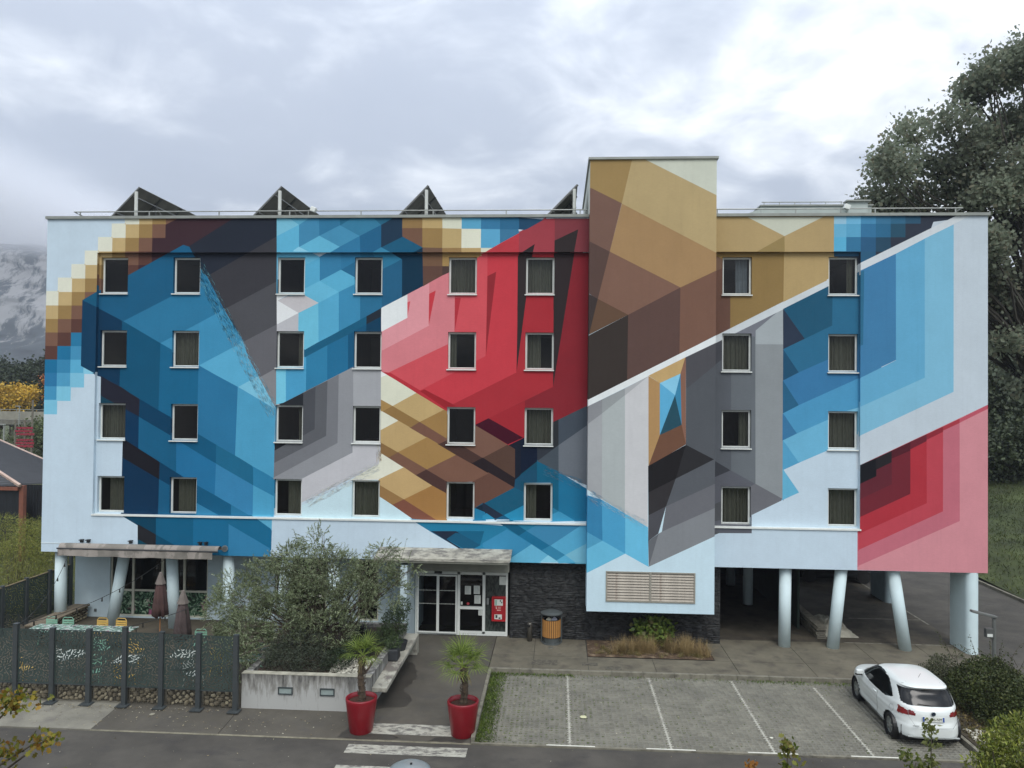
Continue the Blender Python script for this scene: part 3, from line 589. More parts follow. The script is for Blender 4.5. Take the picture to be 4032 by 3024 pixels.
2b3547 -2.65,4.85 -2.61,4.85 -1.9,4.42 -2.19,4.28 -2.65,4.58
2888b3 -1.87,4.42 -1.6,4.57 -1.17,4.79 -1.17,4.28 -1.64,4.27
205a7e -2.19,4.28 -1.9,4.42 -1.64,4.28
2b86b0 -2.65,4.4 -2.48,4.46 -2.23,4.29 -2.65,4.28
24506d -1.03,6.06 -0.72,6.06 -0.72,5.65 -1.13,5.64 -1.47,5.69
1c6080 -0.72,6.41 0.05,6.01 0.06,4.62 -0.18,4.7 -0.19,5.64 -0.71,5.63
22739d 0.05,5.97 1.05,5.38 1.03,4.3 0.63,4.29 0.06,4.62
3c92bd -0.18,4.5 0.06,4.6 0.63,4.28 -0.18,4.26
2c7a9f -0.19,4.76 0.07,4.6 -0.19,4.48
4a5360 0.03,7.86 1.05,8.37 1.06,7.67 0.04,6.95
34383f -0.21,7.78 0.03,7.86 0.04,6.94 -0.2,6.82
6a7382 0.04,6.94 1.06,7.68 1.05,5.58 0.05,6.01
4c5560 -0.71,6.37 0.04,6.95 0.05,6.01
dfe5ec -6.4,11.83 -5.46,12.32 -5.45,11.47 -6.39,10.96
dc98a2 -6.39,10.96 -5.45,11.47 -5.46,12.32 -4.67,12.74 -4.66,11.19 -6.38,10.27
d2808a -4.66,11.19 -4.67,12.74 -3.98,13.12 -3.74,13.25 -3.73,10.64 -6.17,9.46 -6.37,9.51 -6.38,10.27
cd5660 -3.73,10.64 -3.74,13.25 -2.92,13.65 -2.57,13.82 -2.58,10.11 -2.95,9.9 -4.95,8.83 -6.17,9.46
c4444f -2.6,10.11 -2.56,13.82 -1.45,14.04 -1.48,13.78 -1.47,9.52 -3.81,8.34 -5,8.83
a83841 -1.49,9.52 -1.45,14.04 -0.18,14.04 -0.18,9.02 -2.46,7.88 -2.97,7.67 -3.81,8.34
87313a -0.18,9.02 -0.18,14.04 1.04,14.04 1.08,8.38 -0.18,7.76 -1.21,7.19 -2.46,7.88
a8363f -2.46,7.88 -1.21,7.19 -1.75,6.92 -2.97,7.67
47212e -2.96,7.63 -2.47,7.88 -1.22,7.2 -1.77,6.95
9f333c -2.46,7.88 -1.17,8.51 -1.16,7.2 -1.21,7.19
c9505b -2.99,13.66 -1.45,14.54 -1.44,13.79 -2.99,13.75
9e4650 -1.45,14.53 -0.56,15 -0.16,15.02 -0.16,13.79 -1.44,13.75
80424a -0.17,15.02 1.06,15.02 1.07,13.79 -0.16,13.79
b8434d -2.57,13.88 -1.45,14.52 -1.44,13.7 -2.57,13.68
362f34 -1.44,13.75 -1.4,13.8 -0.87,14.14 -0.98,13.62 -1.15,13.22 -1.22,11.77 -1.48,11.77
3a3236 -1.46,13.78 -1.12,13.78 -1.17,12.15 -1.48,9.55
3b3437 -0.18,14.26 0.68,14.66 0.53,13.79 0.24,11.78 -0.19,11.78
3a3236 -0.19,13.78 0.54,13.78 -0.17,9.04
cf5c66 -5.46,12.03 -5.35,12.07 -5.45,11.5
c5424d -4.67,12.34 -4.43,12.46 -4.67,11.21
b03a45 -3.73,12.19 -3.52,12.19 -3.73,10.97
91343c -2.56,12.98 -2.25,13.14 -2.59,10.12
b53a45 -6.37,9.52 -6.03,9.47 -4.95,8.85 -3.88,8.26 -3.97,8.14
9a3038 -4.96,8.83 -4.8,8.89 -3.65,8.31 -3.95,8.16
76594a -4.93,14.02 -4.21,14 -4.2,13.77 -4.92,13.77
9d7b4b -4.21,14 -3.51,14 -3.51,13.79 -4.21,13.77
bd9e66 -3.51,14 -2.81,13.99 -2.81,13.74 -3.51,13.74
d8d8c8 -2.81,13.99 -2.41,13.99 -2.61,13.86 -2.81,13.79
7a5a45 -4.93,13.82 -4.2,13.82 -4.2,13.34 -4.91,13.34
a8864d -4.2,13.82 -3.25,13.8 -2.79,13.79 -3.02,13.59 -3.96,13.34 -4.2,13.34
674a42 -4.91,13.34 -4.2,13.34 -4.2,13.01 -4.89,12.61
54413f -4.2,13.34 -3.96,13.34 -3.95,13.11 -4.2,13
277aa2 -5.27,4.24 1.04,3.84 1.05,2.77 -2.98,2.97 -4.48,3.81
2b7ba0 -1.59,4.22 -0.55,4.19 -1.08,3.89
1c5d80 -2.12,4.21 -1.59,4.22 -1.08,3.89 -1.35,3.71
937744 5.5,13.88 7.91,13.88 7.88,12.1 5.48,10.85
7a5f50 5.48,13.73 5.79,13.57 5.79,13.21 5.49,13.14
6f5046 5.47,13.14 5.79,13.29 6.03,13.29 6.04,11.14 5.48,10.86
b69a65 7.89,13.86 9.61,13.86 9.62,12.97 7.87,12.08
4e505b 5.46,10.6 5.76,10.74 5.77,10.05 5.46,9.81
5c626e 5.46,9.81 5.77,10.05 6.1,10.32 6.12,6.13 5.48,6.5
68707b 6.07,10.54 6.92,10.95 6.94,5.69 6.1,6.14
8b939c 6.91,10.99 7.7,11.74 7.87,11.84 7.88,5.18 6.94,5.69
a3abb3 6.92,11.34 7.87,11.84 7.87,10.59 6.92,10.59
767a8a 6.18,10.96 7.7,11.75 6.92,11.07 6.92,10.85
c8d2de 5.46,10.84 9.62,12.97 9.62,12.72 5.46,10.58
42454f 5.46,6.5 6.08,6.14 5.46,5.85
5f6270 5.46,5.87 6.08,6.15 6.94,5.69 6.78,4.62 6.78,4 5.47,3.97
6d6f7a 6.93,5.7 7.88,5.18 6.78,4.62 6.75,5.59
54575f 5.47,4.92 5.78,5.08 5.78,4.42 5.47,4.33
3a404e 9.6,15.13 13.88,15.11 10.51,13.42 9.61,12.96
3a6588 9.6,13.86 10.51,13.86 10.49,13.69 9.6,13.69
b9cadd 12.97,14.88 14.91,15.13 14.91,8.47 10.42,6.29 10.42,7.48
c9d3e0 9.36,12.87 14.01,15.22 14.46,15.22 10.55,13.17 9.36,12.62
7cb8d8 12.68,14.29 13.65,14.79 13.66,8.98 10.46,7.4 10.46,8.42 12.68,9.46
62a8d0 11.71,13.77 12.69,14.29 12.69,9.46 10.46,8.4 10.46,9.4 11.72,10.05
437fae 10.49,13.18 11.71,13.77 11.72,10.07 10.46,9.44 10.45,10.56
336d90 10.36,13.1 10.63,13.2 10.61,10.59 10.37,10.5
295a78 7.87,11.84 9.42,12.64 9.56,12.27 9.55,11.26 8.61,10.78
353f52 7.86,11.84 8.61,10.79 7.87,10.42
316d92 9.56,12.7 10.49,13.17 10.51,10.56 9.39,10.03 8.43,9.58 7.87,10.42 8.61,10.79 9.55,11.26
2a5473 7.87,10.42 8.43,9.58 7.87,9.3
3c7aab 7.87,9.32 8.43,9.62 9.39,10.06 10.49,10.55 10.5,9.44 8.41,8.46
2f6488 7.86,9.31 8.42,8.46 7.87,8.17
4c97c5 7.88,8.17 8.41,8.46 10.51,9.45 10.51,8.4 9.4,7.96 8.35,7.47
3d78a6 7.86,8.16 8.36,7.47 7.86,7.22
6ab2d8 7.89,7.22 8.35,7.47 9.4,7.96 10.08,8.3 10.04,8.28 9.42,6.94 8.41,6.48
7ab9da 10.04,8.28 10.25,8.34 10.51,8.42 10.51,8.27
539fca 7.87,7.21 8.41,6.48 7.87,6.22
64b2d7 7.87,6.22 8.39,5.43 7.87,5.18
''',
 'T': '''
6b6d78 3.06,4.05 3.74,4.97 4.3,4.25 3.28,3.19
80858f 3.16,2.87 3.22,4.61 4,4.9 3.61,3.55
bbdcf2 0.83,17.18 5.59,17.14 5.71,-3.99 1.01,-4.17
c9cdc3 2.4,17.08 5.59,17.14 5.61,15.31
b8a070 2.5,17.08 2.87,17.08 2.88,16.95 5.39,15.66 5.45,13.63 5.38,13.68 2.15,15.39
a0834f 0.96,17.1 2.53,17.08 2.15,15.39 0.97,15.99
a88458 2.15,15.39 5.38,13.68 5.46,13.63 5.47,13.09 4.18,12.47 1.75,13.72
7b5c52 0.95,15.99 1.06,15.95 2.15,15.4 1.75,13.72 0.97,14.12
5f4a46 0.97,14.12 1.75,13.72 1.35,12.07 0.98,12.3
836052 1.75,13.72 4.18,12.48 2.4,11.53 1.35,12.07
463d3e 0.96,12.3 1.35,12.08 1.06,10.83 0.97,10.79
6a5040 1.35,12.08 2.4,11.53 1.06,10.83
634b47 2.4,11.53 4.18,12.48 4.16,10.18 2.38,9.23
7d5a4c 4.18,12.48 5.47,13.1 5.48,10.88 4.16,10.18
423a38 0.95,10.76 2.4,11.53 2.38,9.23 0.97,8.53
dfe6ee 0.95,8.53 5.46,10.86 5.46,10.61 0.95,8.31
a2a6af 0.95,8.31 1.53,8.59 1.55,5.15 0.97,5.53
a8b2b8 1.53,8.59 2.31,8.99 2.34,4.69 1.55,5.15
c5c6cf 2.31,8.99 3.12,9.41 3.12,4.23 2.34,4.69
8a8d97 0.95,8.31 1.53,8.6 1.53,8.11 0.95,7.67
959ca3 1.53,8.6 2.31,8.99 2.31,8.75 1.53,8.11
acafb8 2.31,8.99 3.12,9.42 2.31,8.74
3883b2 0.97,5.31 1.55,5.13 1.58,3.73 0.9,4.09
4a9fce 1.55,5.13 2.35,4.68 2.36,3.3 1.58,3.73
68bce4 2.35,4.68 3.13,4.22 3.16,2.87 2.36,3.3
4f9dc6 0.9,4.1 1.58,3.73 0.91,3.35
66b8de 1.58,3.73 2.36,3.3 0.88,2.52 0.87,3.34
b38a55 3.11,9.42 3.5,9.18 3.51,7.39 3.13,6.31
c5a267 3.11,9.43 4.38,10.08 4.2,9.51 3.5,9.18
86c8ea 3.5,9.18 4.2,9.51 4.02,8.76
5cacd8 3.5,9.18 4.02,8.77 3.51,7.39
2e5263 4.02,8.77 4.25,7.75 3.51,7.39
3d86ae 4.2,9.51 4.25,7.75 4.02,8.76
8d6353 4.36,10.07 4.38,10.08 4.4,7.08 4.25,7.75 4.2,9.51
74503f 4.25,7.75 4.4,7.08 3.13,6.31 3.51,7.39
53535c 4.38,10.08 5.46,10.61 5.46,9.84 4.39,8.98
565b65 4.39,8.98 5.46,9.88 5.48,6.51 4.4,7.07
2b2a2e 3.12,6.32 4.4,7.07 4.08,5.91 3.13,5.41
35353a 4.4,7.07 5.48,6.52 4.06,5.89
3b393e 3.13,5.41 4.08,5.91 3.74,4.95 3.14,4.63
5b606b 4.06,5.9 5.48,6.65 5.49,5.8 3.74,4.95
50515b 3.14,4.63 3.74,4.95 3.45,3.89 3.49,4.02 3.14,3.74
6b6d78 3.74,4.95 5.49,5.8 5.49,4.96 3.6,4.06
80858f 3.66,4.11 5.49,4.97 5.47,4 3.16,2.87 3.47,4
666a74 3.14,3.74 3.49,4.01 3.17,2.87
''',
}
# ================================================================== SETTING: ground
concrete = mat('concrete_paving', '7b7568', .9, .14, .9, .35, 60, stain=(1.6, .5, .72, '575147', (1, 1, 1)))
concrete_l = mat('concrete_light', '8b8880', .9, .12, 1.2, .35, 60, stain=(2.2, .5, .75, '76726a', (1, 1, 1)))
asphalt = mat('asphalt', '5d5955', .92, .16, .7, .5, 90, stain=(1.1, .52, .72, '494643', (1, 1.4, 1)))
asphalt2 = mat('asphalt_path', '66615a', .92, .13, .8, .5, 90, stain=(1.3, .5, .75, '57544f', (1, 1, 1)))
kerbm = mat('kerb_concrete', '8b877c', .9, .15, 3, .3, 40, stain=(3.5, .5, .7, '5c594f', (1, 1, 1)))
joint = mat('dark_joint', '3a3834', .95, .1)
soil = mat('soil', '3b2f26', 1., .35, 6, .8, 25, col2='241c16')
def struct(name, mb, m, **k): o = build(name, mb, m, **k); o['kind'] = 'structure'; return o
terrain = MB().quad((-1600, -80, -.34), (1600, -80, -.34), (1600, 1900, -.34), (-1600, 1900, -.34))
struct('ground', terrain, mat('ground_grass', '49502f', .95, .25, .15, .5, 8, col2='35391f'))
def slab(x0, y0, x1, y1, z00, z10=None, z11=None, z01=None, t=.16, mb=None):
    z10 = z00 if z10 is None else z10; z11 = z10 if z11 is None else z11; z01 = z00 if z01 is None else z01
    mb = mb or MB(); a = [(x0, y0, z00), (x1, y0, z10), (x1, y1, z11), (x0, y1, z01)]; b = [(p[0], p[1], p[2]-t) for p in a]
    mb.quad(*a)
    for i in range(4): j = (i+1) % 4; mb.quad(a[j], a[i], b[i], b[j])
    return mb
ROADY = -7.83
struct('road', slab(-70, -45, 70, ROADY-.06, -.12), asphalt)
struct('road_edge_strip', slab(-12.08, ROADY-.06, -2.12, ROADY+.02, -.114), mat('edge_strip', '8f8a7a', .9, .2, 4))
# left forecourt falls gently to the road
def plaza(name, x0, x1, m): struct(name, slab(x0+.008, ROADY+.02, x1-.008, -6.2, -.118, None, 0., 0.), m)
plaza('pavement', -40, -12.08, concrete_l); plaza('pavement', -12.08, -8.68, asphalt2); plaza('pavement', -8.68, -5.06, asphalt2)
struct('pavement_joint', slab(-40, ROADY+.03, -2.14, -2, -.135), joint)
struct('entrance_path', slab(-5.05, ROADY+.02, -2.135, -6.2, -.118, None, 0., 0., mb=slab(-5.05, -6.2, -2.135, .6, 0.)), asphalt2)
struct('terrace_floor', slab(-40, -6.2, -5.06, 1.6, 0.), mat('terrace_floor', '5d564b', .9, .14, 1.5, .3, 50))
# right pavement: cast slabs with joints
xs = [-2.12, -.72, 1.06, 3.2, 5.8, 8.2, 10.6, 12.7, 14.45]
for a, b in zip(xs[:-1], xs[1:]):
    m = concrete
    struct('pavement_slab', slab(a+.008, -2.62, b-.008, -1.42, 0.), m)
    if a == 1.06 or a == 3.2:
        if a == 3.2: struct('pavement_slab', slab(5.27, -1.4, b-.008, .7, 0.), m)
    else: struct('pavement_slab', slab(a+.008, -1.4, b-.008, .7 if a < 5.7 else .9, 0.), m)
struct('pavement_joint', slab(-2.12, -2.6, 14.45, .85, -.02), joint)
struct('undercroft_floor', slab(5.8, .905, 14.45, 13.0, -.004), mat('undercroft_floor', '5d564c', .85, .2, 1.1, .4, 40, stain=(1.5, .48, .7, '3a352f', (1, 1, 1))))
pl = MB()
for (xa, ya, xb, yb) in [(10.27, .9, 14.1, .98), (11.6, 4.08, 14.36, 4.15), (14.36, 3.5, 14.44, 11.1)]: pl.quad((xa, ya, .003), (xb, ya, .003), (xb, yb, .003), (xa, yb, .003))
struct('parking_line', pl, mat('worn_line', 'a7a399', .8, .3, 6, col2='7b766c', contrast=(.4, .55)))
struct('pavement_end', slab(13.58, -7.6, 14.45, -2.62, 0.), concrete)
struct('driveway', slab(14.46, -7.77, 20.2, 60, -.03), asphalt)
struct('driveway_back', slab(-30, 13.02, 14.44, 34, -.03), asphalt)
for (x, y, w_, d_) in [(-.35, -2.05, .85, .5), (1.12, -2.1, .5, .28), (1.85, -2.4, .52, .3)]:
    o = build('manhole_cover', MB().box(x-w_/2, y-d_/2, 0, x+w_/2, y+d_/2, .006), mat('cover_concrete', '716c62', .9, .3, 9, .5, 30), bevel=.003)
    tag(o, {-.35: 'large square manhole cover in the pavement in front of the bin', 1.12: 'small rectangular cover in the pavement left of the dry grass bed', 1.85: 'darker rectangular cover nearest the kerb, below the dry grass bed'}[x], 'manhole cover')
o = build('floor_drain', MB().lathe([(0, .012), (.05, .012), (.09, .006), (.1, 0)], 20), mat('steel_worn', '8d8c88', .4, .2, 5, metal=.7), loc=(-.17, -.57, 0)); tag(o, 'small round metal cap set in the pavement in front of the bin', 'drain cap')
# car park of grid pavers
PX0, PX1, PY0, PY1, PZ = -2.02, 10.42, -7.73, -2.78, -.12
struct('parking_bed', slab(PX0, PY0, PX1+.05, PY1, PZ-.085), mat('paver_soil', '24221c', .95, .3, 5, .7, 40, col2='15140f', stain=(.55, .5, .62, '262e15', (1, 1, 1))))  # soil near black: shade inside the paver holes put into its colour
cs = .1335; nx = int((PX1-PX0)/cs); ny = int((PY1-PY0)/cs)
V = []; F = []
hx, hy = .36*cs, .385*cs
jx = rng.uniform(-.06, .06, (nx+1, ny+1))*cs
for i in range(nx):
    x = PX0+(i+.5)*cs
    for j in range(ny):
        y_ = PY0+(j+.5)*cs; o_ = (hx*.18 if (j % 2) else -hx*.18); zt = PZ+rng.uniform(-.004, .003)
        n0 = len(V); c5 = cs/2
        outer = [(-c5, -c5), (0, -c5), (c5, -c5), (c5, 0), (c5, c5), (0, c5), (-c5, c5), (-c5, 0)]
        inner = [(-hx+o_, -hy*.75), (o_, -hy), (hx+o_, -hy*.75), (hx*1.05+o_, 0), (hx+o_, hy*.75), (o_, hy), (-hx+o_, hy*.75), (-hx*1.05+o_, 0)]
        V += [(x+a, y_+b, zt) for a, b in outer] + [(x+a, y_+b, zt) for a, b in inner] + [(x+a*.9, y_+b*.9, zt-.09) for a, b in inner]
        for k in range(8):
            k2 = (k+1) % 8; F.append((n0+k, n0+k2, n0+8+k2, n0+8+k)); F.append((n0+8+k, n0+8+k2, n0+16+k2, n0+16+k))
paver_m = mat('paver_concrete', '8b8982', .92, .08, 1.2, .3, 80, island=.12, stain=(.9, .5, .75, '75736a', (1, 1, 1)))
o = npmesh('grid_pavers', V, F, paver_m); o['kind'] = 'stuff'; o['label'] = 'grey open-celled concrete grid pavers of the car park'; o['category'] = 'grid pavers'
white_line = mat('white_paint', 'c9c7c0', .8, .12, 8, .2, 60, stain=(7, .52, .66, '8f8c84', (1, 1, 1)))
for k in range(4):
    xk = .41+2.5*k; xk = PX0+round((xk-PX0)/cs)*cs; mb = MB(); y0, y1 = PY0, PY1-.1
    if k == 3: y1 -= .35
    mb.quad((xk-.026, y0, PZ+.008), (xk+.026, y0, PZ+.008), (xk+.026, y1, PZ+.008), (xk-.026, y1, PZ+.008))
    j = 0
    while y0+j*cs < y1-.03:
        yy = y0+j*cs; sh = .008*(1 if j % 2 else -1); mb.quad((xk-.064+sh, yy-.021, PZ+.009), (xk+.064+sh, yy-.021, PZ+.009), (xk+.064+sh, yy+.021, PZ+.009), (xk-.064+sh, yy+.021, PZ+.009)); j += 1
    struct('parking_line', mb, white_line)
ln = MB(); ln2 = MB()
for k in range(4):
    xk = .41+2.5*k; ln.quad((xk-.62, -7.80, -.1), (xk+.6, -7.80, -.1), (xk+.6, -7.745, -.1), (xk-.62, -7.745, -.1))
struct('parking_line', ln, mat('white_paint_clean', 'e0dfda', .7, .06, 8))
struct('parking_edge_strip', slab(-2.12, -7.825, 10.56, -7.735, -.108), kerbm)
# kerbs in short stones
def kerbs(x0, y0, x1, y1, z0, z1, wd, step=1.):
    Lg = math.hypot(x1-x0, y1-y0); n = max(1, round(Lg/step)); ux, uy = (x1-x0)/Lg, (y1-y0)/Lg; vx, vy = -uy, ux
    for i in range(n):
        a, b = i*Lg/n+.005, (i+1)*Lg/n-.005; mb = MB(); P = []
        for s, t_ in ((a, 0), (b, 0), (b, wd), (a, wd)): P.append((x0+ux*s+vx*t_, y0+uy*s+vy*t_))
        mb.v = [(p[0], p[1], z0) for p in P]+[(p[0], p[1], z1) for p in P]
        mb.f = [(0, 3, 2, 1), (4, 5, 6, 7), (0, 1, 5, 4), (1, 2, 6, 5), (2, 3, 7, 6), (3, 0, 4, 7)]; mb.m = [0]*6
        o = build('kerb_stone', mb, kerbm, bevel=.008); o['kind'] = 'structure'
kerbs(-2.12, -2.76, 10.56, -2.76, -.25, .004, .13)
kerbs(-2.13, -7.72, -2.13, -2.76, -.25, -.012, -.11) if False else kerbs(-2.03, -7.72, -2.03, -2.77, -.25, -.0, .10)
kerbs(10.55, -7.82, 10.55, -2.77, -.25, -.0, .10)
kerbs(13.5, -2.9, 22, -2.96, -.2, .0, .1)
kerbs(20.25, -2.5, 20.25, 40, -.2, .1, .12, 2.)
# crossing bars
for (x0, x1, y0, y1) in [(-4.94, -2.6, -7.53, -6.98), (-5.17, -2.16, -8.58, -8.1), (-5.17, -2.16, -9.68, -9.2)]:
    z0 = -.118+max(0, (y0-ROADY))/1.63*.118+.006 if y0 > ROADY else -.114; z1 = -.118+max(0, (y1-ROADY))/1.63*.118+.006 if y0 > ROADY else -.114
    struct('crossing_bar', MB().quad((x0, y0, z0), (x1, y0, z0), (x1, y1, z1), (x0, y1, z1)), mat('crossing_paint', 'c4c2bb', .8, .1, 5, .3, 80, stain=(4.5, .47, .6, '75726c', (1, 2.5, 1))))
# damp stain beside the bench, and under the pots
def puddle(name, pts, z, m):
    P = []
    for i, (x, y) in enumerate(pts):
        x2, y2 = pts[(i+1) % len(pts)]
        for k in range(6):
            t_ = k/6; P.append((x+(x2-x)*t_+rnd.uniform(-.05, .05), y+(y2-y)*t_+rnd.uniform(-.05, .05)))
    struct(name, MB().poly([(x, y, z if not callable(z) else z(x, y)) for x, y in P]), m)
wet = mat('damp_asphalt', '3d3a37', .55, .14, 2, .3, 80)
gz = lambda x, y: (0 if y > -6.2 else -.118*(-6.2-y)/1.63)+.005
puddle('damp_patch', [(-5.02, -6.15), (-4.1, -5.95), (-4.1, -5.3), (-4.45, -4.75), (-4.35, -4.3), (-4.25, -3.8), (-4.35, -3.3), (-4.45, -2.7), (-4.75, -2.4), (-5.02, -2.6)], .005, wet)
puddle('damp_patch', [(-5.55, -7.75), (-4.6, -7.8), (-3.9, -7.7), (-4.4, -7.45), (-5.4, -7.1)], gz, wet)
puddle('damp_patch', [(-3.2, -7.78), (-2.3, -7.8), (-2.2, -7.3), (-2.8, -7.35)], gz, wet)

# ================================================================== HOTEL
XL_, XR_, ZB_, ZT_ = -18.93, 14.73, 2.79, 15.07
RX0, RX1, RZ0, RZ1, RY = -17.0, 10.46, 4.20, 13.82, .14
TX0, TX1, TZ0, TZ1, TY = 1.05, 5.39, 1.30, 16.93, -.60
COLS = [-16.92, -14.18, -10.26, -7.40, -3.965, -1.18, 5.76, 9.42]; WW = 1.02
ROWS = [13.665, 10.965, 8.268, 5.585]; WH = 1.335
GAIN = .98
def parse(k):
    r = []
    for ln_ in MURAL[k].strip().split('\n'):
        t = ln_.split(); r.append((t[0], [tuple(map(float, q.split(','))) for q in t[1:]]))
    return r
def area(p): return sum(p[i][0]*p[(i+1) % len(p)][1]-p[(i+1) % len(p)][0]*p[i][1] for i in range(len(p)))/2
PAINT = {k: parse(k) for k in MURAL}
def grow(p, d=.034):
    """outline pushed outwards by d, laid under the real one so that neighbouring fields always meet"""
    if area(p) < 0: p = p[::-1]
    o_ = []; n = len(p)
    for i in range(n):
        a, b, c = p[i-1], p[i], p[(i+1) % n]; e1 = Vector((b[0]-a[0], b[1]-a[1])); e2 = Vector((c[0]-b[0], c[1]-b[1]))
        if e1.length < 1e-5 or e2.length < 1e-5: o_.append(b); continue
        e1.normalize(); e2.normalize(); n1_ = Vector((e1.y, -e1.x)); n2_ = Vector((e2.y, -e2.x)); m_ = n1_+n2_; k_ = max(.5, 1+n1_.dot(n2_)); m_ = m_/k_*d
        o_.append((b[0]+m_.x, b[1]+m_.y))
    return o_
BASE = 'b9d2ea'
def inside(p, x, z):
    c = False; n = len(p); j = n-1
    for i in range(n):
        if ((p[i][1] > z) != (p[j][1] > z)) and x < (p[j][0]-p[i][0])*(z-p[i][1])/(p[j][1]-p[i][1]+1e-12)+p[i][0]: c = not c
        j = i
    return c
def colour_at(k, x, z, base=BASE):
    for c, p in reversed(PAINT[k]):
        if inside(p, x, z): return c
    return base
pm = bpy.data.materials.new('facade_paint'); pm.use_nodes = True; t = pm.node_tree; p = t.nodes['Principled BSDF']
at = t.nodes.new('ShaderNodeAttribute'); at.attribute_name = 'paint'; tcn = t.nodes.new('ShaderNodeTexCoord')
n_ = t.nodes.new('ShaderNodeTexNoise'); n_.inputs['Scale'].default_value = .8; n_.inputs['Detail'].default_value = 8; n_.inputs['Roughness'].default_value = .7; t.links.new(tcn.outputs['Object'], n_.inputs['Vector'])
mr = t.nodes.new('ShaderNodeMapRange'); mr.inputs['From Min'].default_value = .3; mr.inputs['From Max'].default_value = .7; mr.inputs['To Min'].default_value = .93; mr.inputs['To Max'].default_value = 1.05; t.links.new(n_.outputs[0], mr.inputs[0])
mp_ = t.nodes.new('ShaderNodeMapping'); mp_.inputs['Scale'].default_value = (3, 3, 14); t.links.new(tcn.outputs['Object'], mp_.inputs[0])
n3_ = t.nodes.new('ShaderNodeTexNoise'); n3_.inputs['Scale'].default_value = 2.2; n3_.inputs['Detail'].default_value = 8; n3_.inputs['Roughness'].default_value = .75; t.links.new(mp_.outputs[0], n3_.inputs['Vector'])
mr3 = t.nodes.new('ShaderNodeMapRange'); mr3.inputs['From Min'].default_value = .3; mr3.inputs['From Max'].default_value = .7; mr3.inputs['To Min'].default_value = .95; mr3.inputs['To Max'].default_value = 1.045; t.links.new(n3_.outputs[0], mr3.inputs[0])
mm = t.nodes.new('ShaderNodeMath'); mm.operation = 'MULTIPLY'; t.links.new(mr.outputs[0], mm.inputs[0]); t.links.new(mr3.outputs[0], mm.inputs[1])
hs = t.nodes.new('ShaderNodeHueSaturation'); t.links.new(mm.outputs[0], hs.inputs['Value']); t.links.new(at.outputs['Color'], hs.inputs['Color']); t.links.new(hs.outputs[0], p.inputs['Base Color'])
mps = t.nodes.new('ShaderNodeMapping'); mps.inputs['Scale'].default_value = (7, 7, .35); t.links.new(tcn.outputs['Object'], mps.inputs[0]); ns = t.nodes.new('ShaderNodeTexNoise'); ns.inputs['Scale'].default_value = 1.; ns.inputs['Detail'].default_value = 7; ns.inputs['Roughness'].default_value = .7; t.links.new(mps.outputs[0], ns.inputs['Vector']); mrs = t.nodes.new('ShaderNodeMapRange'); mrs.inputs['From Min'].default_value = .52; mrs.inputs['From Max'].default_value = .8; mrs.inputs['To Min'].default_value = 1.; mrs.inputs['To Max'].default_value = .93; t.links.new(ns.outputs[0], mrs.inputs[0]); mm2 = t.nodes.new('ShaderNodeMath'); mm2.operation = 'MULTIPLY'; t.links.new(mm.outputs[0], mm2.inputs[0]); t.links.new(mrs.outputs[0], mm2.inputs[1]); t.links.new(mm2.outputs[0], hs.inputs['Value'])
nb = t.nodes.new('ShaderNodeTexNoise'); nb.inputs['Scale'].default_value = 55; nb.inputs['Detail'].default_value = 4; t.links.new(tcn.outputs['Object'], nb.inputs['Vector'])
bm_ = t.nodes.new('ShaderNodeBump'); bm_.inputs['Strength'].default_value = .5; bm_.inputs['Distance'].default_value = .012; t.links.new(nb.outputs[0], bm_.inputs['Height']); t.links.new(bm_.outputs[0], p.inputs['Normal'])
p.inputs['Roughness'].default_value = .9; p.inputs['Specular IOR Level'].default_value = .12
def muted(c):
    """the paints are a little greyer than their swatches"""
    l_ = .3*c[0]+.55*c[1]+.15*c[2]; hi, lo = max(c), min(c); k = 0.
    if (hi-lo)/hi < .36 and hi < .45: k = .28                     # greys
    elif c[2] >= c[0] and lo > .38: k = .28; l_ *= 1.06           # pale wall
    elif c[0] > c[1] > c[2] and c[1] > .42*c[0]: k = .17          # ochres, browns
    elif c[2] > c[1] > c[0]: k = .05
    return [x+(l_-x)*k for x in c]
def painted(name, faces, parent):
    """faces: list of (points3d, hex)"""
    V, F, C_ = [], [], []
    for pts, c in faces:
        n0 = len(V); V += [tuple(q) for q in pts]; F.append(tuple(range(n0, n0+len(pts)))); C_.append(c)
    me = bpy.data.meshes.new(name); me.from_pydata(V, [], F); a = me.color_attributes.new('paint', 'FLOAT_COLOR', 'CORNER')
    buf = []; cache = {}
    for f, c in zip(F, C_):
        if c not in cache: cache[c] = [min(.9, max(.003, GAIN*x*g_-.009)) for x, g_ in zip(muted(lin(c)), (1.03, 1.03, .96))]+[1]
        buf += cache[c]*len(f)
    a.data.foreach_set('color', buf); me.materials.append(pm); me.update(); return link(name, me, parent)
